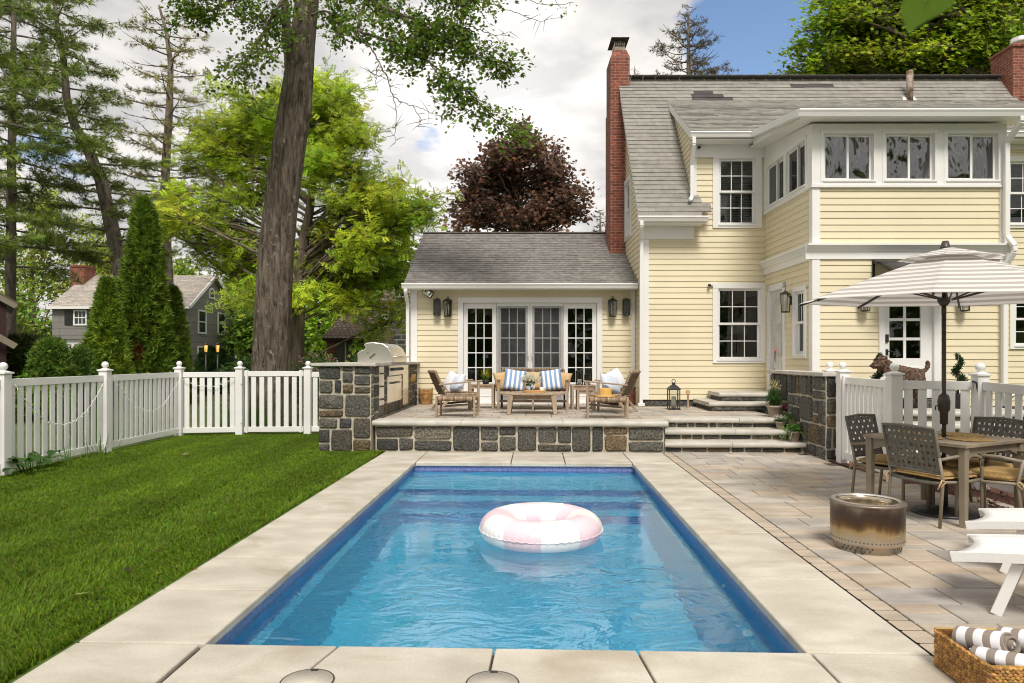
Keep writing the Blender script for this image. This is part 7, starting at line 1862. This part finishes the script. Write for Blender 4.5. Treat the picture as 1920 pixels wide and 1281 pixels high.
broadleaf('locust_tree', 'bright lime green feathery tree behind the big maple trunk', tk, cl, 22, 9, 16, T_FROND, .30, (.50, .63, .05), up=.5, dv=.24, dh=.10, twig=.010, lim=.9, cvar=.24, jit=.55)
# ---- copper maple behind the sunroom
rC = np.random.default_rng(31); YC = 38.0
tk = ptrunk([(975, 640, 9), (975, 480, 8), (976, 400, 6), (975, 320, 3), (974, 265, 1.5)], YC)
cl = []
for px, py, n, rx, rz in ((970, 300, 24, 1.9, 1.5), (965, 370, 34, 3.3, 2.0), (1030, 345, 22, 1.9, 1.3), (905, 350, 22, 1.5, 1.6), (1070, 380, 14, 1.3, .7), (975, 440, 26, 3.6, 1.6), (985, 258, 8, 1.0, .7), (920, 290, 8, .8, .8), (870, 400, 10, .9, 1.0), (1030, 290, 7, .9, .6)):
    cl += [(p, (.7, .7, .40)) for p in ellip(rC, n, P(px, py, YC), (rx, 2.5, rz), .8)]
broadleaf('copper_maple', 'dark purple-brown maple rising behind the sunroom roof', tk, cl, 32, 7, 14, T_MAPLE, .26, (.20, .105, .065), up=.5, dv=.35, dh=.12, twig=.014, cvar=.25, jit=.9)
# ---- yellow green maple over the house roof, right
rR = np.random.default_rng(41); YR = 26.0
tk = ptrunk([(1890, 400, 22), (1885, 200, 18), (1880, 80, 14), (1890, -60, 10), (1900, -250, 6)], YR)
cl = []
for px, py, n, rx, rz in ((1560, 90, 26, 1.4, 1.3), (1640, 60, 30, 1.6, 1.8), (1730, 80, 30, 1.8, 1.6), (1600, -20, 20, 2.0, 1.4), (1800, 30, 22, 1.8, 1.8), (1880, 50, 16, 1.8, 1.6), (1700, -80, 20, 2.5, 1.5), (1990, 0, 14, 2.0, 2.2), (1520, 130, 7, .7, .4), (1840, 120, 8, 1.2, .6), (1660, 130, 12, 1.6, .5), (1530, 60, 5, .5, .5)):
    cl += [(p, (.80, .80, .38)) for p in ellip(rR, n, P(px, py, YR), (rx, 2.2, rz), .9)]
broadleaf('roof_maple', 'yellow-green maple towering over the right end of the house roof', tk, cl, 42, 8, 24, T_MAPLE, .21, (.34, .47, .026), up=.6, dv=.24, dh=.12, twig=.014, lim=1.3, cvar=.25, jit=.8)
# ---- conifers
def conifer(name, label, trunk, nb, z0, z1, Lf, seed, col, rise=.1, curl=.25, tuft=.22, per=1.0, flat=.12, group=None, sub=8, dv=.22, skip=None, dead=0.0):
    r = np.random.default_rng(seed); T = np.array(trunk, float); rt = thing(name, label, 'tree', tuple(T[0, :3]), 0, group)
    m = MB(); m.tube([t_[:3] for t_ in T], [t_[3] for t_ in T], 12); m.build('trunk', MT['pinebark'], rt, True)
    mb = MB(); pos = []; tn = []; ax = []
    for b in range(nb):
        z = z0 + (z1 - z0) * ((b + r.random()) / nb); f = (z - z0) / (z1 - z0)
        c = np.array([np.interp(z, T[:, 2], T[:, k]) for k in range(3)]); c[2] = z; a = b * 2.4 + r.uniform(-.5, .5); L = Lf(f) * r.uniform(.65, 1.2)
        if skip and skip(a, f, r): continue
        d = np.array([math.cos(a), math.sin(a), 0]); end = c + d * L + np.array([0, 0, L * (rise + r.normal() * .07)]); k = c + d * L * .5 + np.array([0, 0, L * (rise * .5 - curl * .5)])
        q = bez(c, k, end, 10); r0 = min(.018 + .013 * L, .09); mb.tube(q, list(np.linspace(r0, .008, 10)), 5, cap=False)
        isd = r.random() < dead; cb = 1 + r.normal() * .16
        for s_ in range(int(sub * L / 2.0) + 2):
            i = int(r.uniform(.28, 1.0) * 9); st = q[i]; ang_ = a + r.choice([-1, 1]) * r.uniform(.35, 1.1); l2 = L * .34 * r.uniform(.4, 1.1) * (1.15 - .5 * i / 9); e2 = st + np.array([math.cos(ang_) * l2, math.sin(ang_) * l2, l2 * (rise * .6 + r.normal() * flat)])
            tw = bez(st, (st + e2) / 2 + [0, 0, -.03], e2, 4); mb.tube(tw, [.010, .008, .006, .004], 4, cap=False)
            if isd: continue
            n = max(2, int(per * l2 / tuft * 3.4)); g_ = r.uniform(.15, 1.05, n)[:, None]; pos.append(st + (e2 - st) * g_ + r.normal(size=(n, 3)) * [tuft * .35, tuft * .35, tuft * flat * 1.6]); tn.append(hue(r, n, col, dv, .10) * cb); ax.append(np.repeat((e2 - st)[None], n, 0))
    mb.build('branches', MT['pinebark'], rt, True, uv=False)
    pos = np.concatenate(pos); scatter('needles', pos, r.uniform(.75, 1.25, len(pos)) * tuft, *T_TUFT, np.concatenate(tn), MT['needle'], rt, r, .35, unit(np.concatenate(ax)), .7)
    return rt
YP = 30.0
conifer('white_pine', 'leaning pine with dark bent trunk left of the tall arborvitae', ptrunk([(242, 640, 15), (236, 560, 14), (215, 450, 13), (190, 340, 11), (165, 280, 9.5), (140, 235, 8), (125, 185, 7), (120, 120, 5.5), (108, 50, 4), (98, -40, 3)], YP), 60, 5.5, 18.5, lambda f: 3.3 - 1.0 * f, 51, (.27, .34, .075), rise=.06, curl=.10, tuft=.30, per=1.25, flat=.10, sub=9)
YP2 = 35.0
conifer('white_pine', 'tall sparse pine with straight pale trunk against the cloud', ptrunk([(318, 690, 9), (316, 520, 8.5), (308, 380, 8), (312, 290, 7.5), (318, 200, 6.5), (320, 120, 5), (312, 60, 3.5), (298, 10, 2)], YP2), 62, 8.5, 19.6, lambda f: 3.1 - 1.7 * f ** 2, 52, (.38, .36, .12), rise=.16, curl=.20, tuft=.26, per=.75, flat=.10, sub=9, dead=.15)
YH = 27.0
conifer('hemlock', 'dense dark conifer with drooping boughs at the left edge', ptrunk([(20, 690, 9), (20, 500, 9), (22, 300, 7.5), (25, 100, 5), (28, -60, 3)], YH), 56, 5.2, 17.5, lambda f: 3.0 - 1.3 * f, 53, (.20, .26, .055), rise=-.10, curl=-.18, tuft=.28, per=1.5, flat=.28, sub=10)
conifer('white_pine', 'broad dark pine whose limbs reach in from the far left', ptrunk([(-90, 700, 14), (-80, 400, 12), (-70, 150, 9), (-60, -60, 6)], 24.0), 26, 5.5, 16.5, lambda f: 4.0 - .8 * f, 54, (.26, .36, .06), rise=.02, curl=.12, tuft=.28, per=1.4, flat=.10, sub=10)
YSp = 36.0
conifer('spruce', 'thin spruce with upturned bare boughs behind the main roof', ptrunk([(1292, 420, 9), (1292, 200, 5.5), (1291, 100, 3.5), (1290, 14, .8)], YSp), 78, 12.5, 20.0, lambda f: 3.3 * (1 - f) ** .8 + .25, 55, (.20, .16, .07), rise=.22, curl=.62, tuft=.17, per=1.2, flat=.18, sub=9, dead=.1)
conifer('spruce', 'small conifer tip between the sunroom ridge and brick chimney', ptrunk([(1128, 560, 5), (1126, 470, 3), (1125, 395, .6)], 40.0), 40, 6.5, 10.2, lambda f: 1.6 * (1 - f) + .15, 56, (.18, .23, .07), rise=.05, curl=.3, tuft=.2, per=1.0, flat=.2, sub=7)
conifer('spruce', 'twiggy treetop showing just above the ridge beside the chimney', ptrunk([(1192, 330, 4), (1191, 200, 2.5), (1190, 124, .6)], 38.0), 26, 14.0, 17.5, lambda f: 1.0 * (1 - f) + .1, 57, (.19, .16, .07), rise=.3, curl=.5, tuft=.16, per=.8, flat=.2, sub=6)
# ---- arborvitae and shrubs
def cone_tree(name, label, base, h_, r_, n, seed, col, pw=1.5, cat='shrub', s0=.20, group=None, belly=.12, brown=0):
    r = np.random.default_rng(seed); rt = thing(name, label, cat, (base[0], base[1], 0), 0, group)
    def prof(t_): return r_ * (np.clip(1 - t_, 0, 1) ** (1 / pw)) * (1 - .25 * np.exp(-t_ / belly))
    t_ = r.random(n) ** 1.25; a = r.uniform(0, 2 * math.pi, n); lob = 1 + .10 * np.sin(3 * a + t_ * 9 + seed) + .11 * np.sin(7 * a - t_ * 23) + .10 * np.sin(11 * a + 47 * t_)
    rad_ = prof(t_) * lob * (1 - .30 * r.random(n) ** 1.6); rad_ += .02; pos = np.stack([rad_ * np.cos(a), rad_ * np.sin(a), t_ * h_], 1)
    ax = np.stack([np.cos(a) * .55, np.sin(a) * .55, np.full(n, .9)], 1)
    cc = hue(r, n, col, .36, .14) * (1 + .10 * np.sin(7 * a - t_ * 23))[:, None].clip(.5, 1.5)
    if brown:
        k = (np.abs(t_ - .27) < .05) & (np.abs((a + math.pi) % (2 * math.pi) - math.pi + 1.45 + (t_ - .27) * 4) < .28) & (r.random(n) < .8); cc[k] = np.array([.20, .045, .015])
    scatter('foliage', pos, r.uniform(.7, 1.3, n) * s0, *T_SPRAY, cc, MT['needle'], rt, r, .1, unit(ax), .45, world=False)
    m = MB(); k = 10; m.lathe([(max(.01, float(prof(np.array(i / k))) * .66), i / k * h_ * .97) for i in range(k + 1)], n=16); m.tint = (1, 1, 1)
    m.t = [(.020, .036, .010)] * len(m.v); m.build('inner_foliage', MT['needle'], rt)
    m = MB(); m.tube([(0, 0, -.05), (0, 0, h_ * .9)], [r_ * .12, .01], 7); m.build('trunk', MT['pinebark'], rt)
    return rt
YA = 21.0
def bse(px, Y): p = P(px, 672 + 1920 / Y, Y); return (p.x, p.y)
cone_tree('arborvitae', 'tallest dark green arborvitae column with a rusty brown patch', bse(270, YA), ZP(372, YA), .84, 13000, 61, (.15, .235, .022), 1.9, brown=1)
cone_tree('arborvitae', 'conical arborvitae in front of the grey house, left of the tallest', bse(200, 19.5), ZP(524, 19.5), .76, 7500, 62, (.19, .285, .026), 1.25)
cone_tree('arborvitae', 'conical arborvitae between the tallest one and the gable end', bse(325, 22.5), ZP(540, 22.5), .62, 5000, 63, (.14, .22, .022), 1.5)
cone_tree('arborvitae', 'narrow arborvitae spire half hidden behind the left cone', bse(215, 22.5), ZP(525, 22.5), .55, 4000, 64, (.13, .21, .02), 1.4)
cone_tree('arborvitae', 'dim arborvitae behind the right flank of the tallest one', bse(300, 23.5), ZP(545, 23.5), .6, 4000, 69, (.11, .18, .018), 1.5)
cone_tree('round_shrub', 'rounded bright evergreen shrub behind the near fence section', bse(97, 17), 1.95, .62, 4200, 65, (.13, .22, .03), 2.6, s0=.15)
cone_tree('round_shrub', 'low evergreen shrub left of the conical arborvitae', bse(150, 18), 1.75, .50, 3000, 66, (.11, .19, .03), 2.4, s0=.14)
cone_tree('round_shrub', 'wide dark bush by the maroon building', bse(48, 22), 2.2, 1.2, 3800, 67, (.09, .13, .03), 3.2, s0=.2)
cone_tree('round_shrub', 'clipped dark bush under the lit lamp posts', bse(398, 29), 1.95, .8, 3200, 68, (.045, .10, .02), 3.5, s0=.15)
def bush(name, label, c, rad, n, s0, col, seed, fl=None, nf=0, cat='bush', tmpl=T_DIA):
    r = np.random.default_rng(seed); rt = thing(name, label, cat, (c[0], c[1], 0)); m = MB()
    for k in range(16):
        e = ellip(r, 1, (0, 0, rad[2]), rad, .6)[0]; m.tube([(0, 0, 0), (e[0] * .4, e[1] * .4, e[2] * .6), tuple(e)], [.02, .014, .006], 5)
    m.build('stems', MT['bark'], rt); q = ellip(r, n, (0, 0, rad[2]), rad, .9); q[:, 2] = np.maximum(q[:, 2], .03) + .12 * np.sin(q[:, 0] * 5) * np.cos(q[:, 1] * 4)
    scatter('foliage', q, r.uniform(.7, 1.3, n) * s0, *tmpl, hue(r, n, col, .3, .12), MT['leaf'], rt, r, .5, world=False)
    if fl:
        q = ellip(r, nf // 5, (0, 0, rad[2]), np.array(rad) * 1.04, .12); q = np.repeat(q, 5, 0) + r.normal(size=(nf // 5 * 5, 3)) * .03; scatter('flowers', q, r.uniform(.05, .08, len(q)), *T_DIA, hue(r, len(q), fl, .15, .05), MT['leaf'], rt, r, .3, world=False)
    return rt
b0 = bse(592, 17.5); bush('rose_bush', 'bush dotted with small pink blooms behind the white gate', b0, (.85, .6, .82), 2600, .085, (.085, .17, .03), 71, (.75, .42, .45), 620)
bush('green_bush', 'leafy green bush between the grill and stone cottage', bse(765, 22), (.9, .8, .95), 2200, .13, (.11, .22, .025), 72, tmpl=T_FROND)
bush('green_bush', 'low yellow-green foliage behind the near left fence post', bse(25, 16), (1.5, .8, .5), 1800, .13, (.16, .30, .03), 73)
bush('green_bush', 'shady bush in front of the brick cottage wall', bse(660, 24), (1.4, .6, .75), 1800, .14, (.05, .10, .022), 74)
bush('green_bush', 'mid green bush between the maple trunk and lamp posts', bse(455, 24), (.8, .6, .8), 1500, .13, (.06, .13, .025), 75)
rB = np.random.default_rng(81)
BG = [(60, 62, 330, 3.4, (.14, .24, .03), 'yellow-green tree in the gap beside the dark conifer trunk'), (-20, 52, 430, 3.2, (.10, .19, .03), 'leafy tree behind the maroon building'), (175, 66, 400, 3.6, (.17, .27, .04), 'pale leafy tree right above the grey house chimney'), (245, 70, 430, 4.2, (.15, .25, .04), 'bright tree behind the grey roof and leaning pine'), (330, 64, 480, 3.0, (.13, .24, .03), 'tree behind the tallest arborvitae'), (455, 60, 500, 3.8, (.11, .22, .025), 'dense tree between the grey house and maple trunk'),
      (500, 48, 560, 2.6, (.08, .17, .022), 'shady tree behind the maple trunk base'), (610, 52, 470, 3.6, (.12, .25, .02), 'deep green tree behind the lime locust'), (700, 48, 480, 3.2, (.11, .23, .02), 'green tree above the shake roof of the cottage'), (775, 42, 455, 2.2, (.10, .20, .022), 'tree beside the left end of the sunroom roof'), (690, 26.5, 600, .9, (.13, .25, .025), 'small leafy sapling in front of the cottage roof'), (1000, 60, 560, 5, (.08, .16, .03), 'tree mostly hidden behind the sunroom')]
for i, (px, Y, ty, rad, col, lab) in enumerate(BG):
    col = (col[0] * 2.7, col[1] * 2.0, col[2] * 1.8)
    b = bse(px, Y); zt_ = ZP(ty, Y); cz = zt_ * .55; rz_c = zt_ * .47
    cl = crown(rB, (b[0], b[1], cz), (rad, rad, rz_c), 44 if Y > 30 else 14, .34, .8)
    broadleaf('background_tree' if Y > 30 else 'sapling', lab, [(b[0], b[1], -.05, .22), (b[0] + .1, b[1], zt_ * .3, .18), (b[0], b[1], zt_ * .6, .12), (b[0], b[1], zt_ * .85, .05)] if Y > 30 else [(b[0], b[1], -.05, .05), (b[0] + .1, b[1], zt_ * .4, .04), (b[0], b[1], zt_ * .8, .02)], cl, 90 + i, 7, 13 if Y > 30 else 8, T_DIA if Y > 30 else T_FROND, .42 if Y > 30 else .22, col, group='background trees' if Y > 30 else None, dv=.3, twig=.02 if Y > 30 else .006, cvar=.25)
# far wood that closes the horizon
nF = 26000; ang_ = rB.uniform(R(-75), R(75), nF); dd = rB.uniform(85, 110, nF); hh_ = (7 + 2.4 * np.sin(ang_ * 23) + 1.6 * np.sin(ang_ * 57 + 1) + 1.2 * np.sin(ang_ * 131)) * 1.0
q = np.stack([dd * np.sin(ang_), dd * np.cos(ang_), rB.random(nF) ** .8 * hh_], 1)
o = scatter('far_woods', q, rB.uniform(.8, 1.7, nF), *T_DIA, hue(rB, nF, (.11, .19, .04), .35, .12), MT['leaf'], None, rB, .3); tag(o, kind='stuff')
nF = 9000; a_ = rB.uniform(R(-80), R(80), nF); dd = rB.uniform(26, 36, nF); hh_ = 8 + 3.5 * np.sin(a_ * 9 + .5) + 2.5 * np.sin(a_ * 23) + 1.5 * np.sin(a_ * 61)
q = np.stack([dd * np.sin(a_), -dd * np.cos(a_), rB.random(nF) ** .8 * hh_], 1)
o = scatter('rear_woods', q, rB.uniform(.7, 1.5, nF), *T_DIA, hue(rB, nF, (.16, .24, .06), .35, .12), MT['leaf'], None, rB, .3); tag(o, kind='stuff')
# ---- small garden plants by the fence, fallen leaves, overhanging twig
hp = thing('hosta', 'broad-leaved hosta poking through the near fence pickets', 'plant', (-6.62, 8.75, 0)); rH = np.random.default_rng(91)
for k in range(15):
    a = rH.uniform(0, 6.28); L = rH.uniform(.16, .30); z1 = rH.uniform(.12, .34); m = MB(); kk = rH.uniform(.75, 1.3); m.tint = (.065 * kk, .16 * kk, .025 * kk); d = Vector((math.cos(a), math.sin(a), 0)); sd = Vector((-d.y, d.x, 0)); off = d * rH.uniform(0, .12) + Vector((0, rH.uniform(-.25, .3), 0)); vs = []
    for i in range(6):
        f = i / 5; wv = .075 * math.sin(math.pi * min(1, f * .92 + .06)) ** .8; c = off + d * (L * f) + Vector((0, 0, z1 * (.55 + .8 * f - .75 * f * f))); vs += [c - sd * wv, c + Vector((0, 0, -.012)), c + sd * wv]
    m.add(vs, [q_ for i in range(5) for q_ in ((3 * i, 3 * i + 1, 3 * i + 4, 3 * i + 3), (3 * i + 1, 3 * i + 2, 3 * i + 5, 3 * i + 4))], True); m.tube([off * .6, off + Vector((0, 0, z1 * .55))], .006, 5); m.build('leaf', MT['leaf'], hp)
dl = thing('daylily', 'arching daylily blades growing against the fence post', 'plant', (-6.60, 10.15, 0))
blades('foliage', dl, 26, .28, .22, .48, .26, (.10, .22, .03), (.16, .30, .05), rH, .009, (0, 0, 0)); blades('foliage', dl, 14, .2, .2, .4, .22, (.10, .22, .03), (.16, .30, .05), rH, .009, (0, -.7, 0))
gg_ = thing('ornamental_grass', 'tall green grass clump seen through the gate pickets', 'plant', (-5.9, 14.6, 0)); blades('foliage', gg_, 200, .7, .5, .95, .3, (.09, .19, .03), (.15, .27, .05), rH, .012, (0, 0, 0))
gg_ = thing('ornamental_grass', 'tall green grass clump behind the middle fence section', 'plant', (-7.9, 12.5, 0)); blades('foliage', gg_, 240, .9, .35, .8, .3, (.07, .15, .025), (.12, .24, .04), rH, .014, (0, 0, 0))
gg_ = thing('ornamental_grass', 'tall green grass clump behind the short fence section', 'plant', (-6.3, 14.3, 0)); blades('foliage', gg_, 160, .6, .3, .8, .3, (.07, .15, .025), (.13, .25, .04), rH, .012, (0, 0, 0))
for x, y, z, s_, col, lab in ((*G(152, 1127)[:2], .045, .10, (.60, .58, .22), 'pale yellow fallen leaf on the lawn near the camera'), (*G(348, 857)[:2], .05, .11, (.45, .38, .22), 'tan fallen leaf on the lawn by the fence corner'), (*G(238, 1079)[:2], .045, .06, (.10, .05, .05), 'dark dry leaf lying in the lawn'), (*G(365, 1067)[:2], .004, .05, (.45, .20, .02), 'orange fallen leaf on the edge of the left coping'), (*G(300, 1083)[:2], .03, .05, (.2, .26, .05), 'greenish fallen leaf halfway down the lawn')):
    m = MB(); m.tint = col; m.add([tuple(v) for v in T_MAPLE[0] * s_ - np.array([s_ * .5, 0, 0])], [tuple(f) for f in T_MAPLE[1]]); o = m.build('fallen_leaf', MT['leaf']); o.location = (x, y, z); o.rotation_euler = (R(8), R(-9), rH.uniform(0, 6)); tag(o, lab, 'leaf')
tw = thing('overhanging_twig', 'blurred green leaf hanging close to the camera at the top', 'twig', P(1745, -60, .62))
m = MB(); m.tube([P(1745, -12, .60), P(1760, -60, .62), P(1800, -260, .75), P(1850, -700, .9)], [.0008, .0015, .003, .006], 6); m.build('stem', MT['bark'], tw, True)
m = MB(); m.tint = (.12, .21, .012); lf_ = [(1775, -12), (1792, -2), (1784, 14), (1765, 26), (1740, 38), (1718, 52), (1703, 63), (1698, 50), (1688, 28), (1690, 8), (1700, -8), (1730, -22)]
m.add([P(a, b, .61 + .0004 * (a - 1745) * .3) for a, b in lf_], [tuple(range(len(lf_)))[::-1]]); m.build('leaf', MT['leaf'], tw, True)
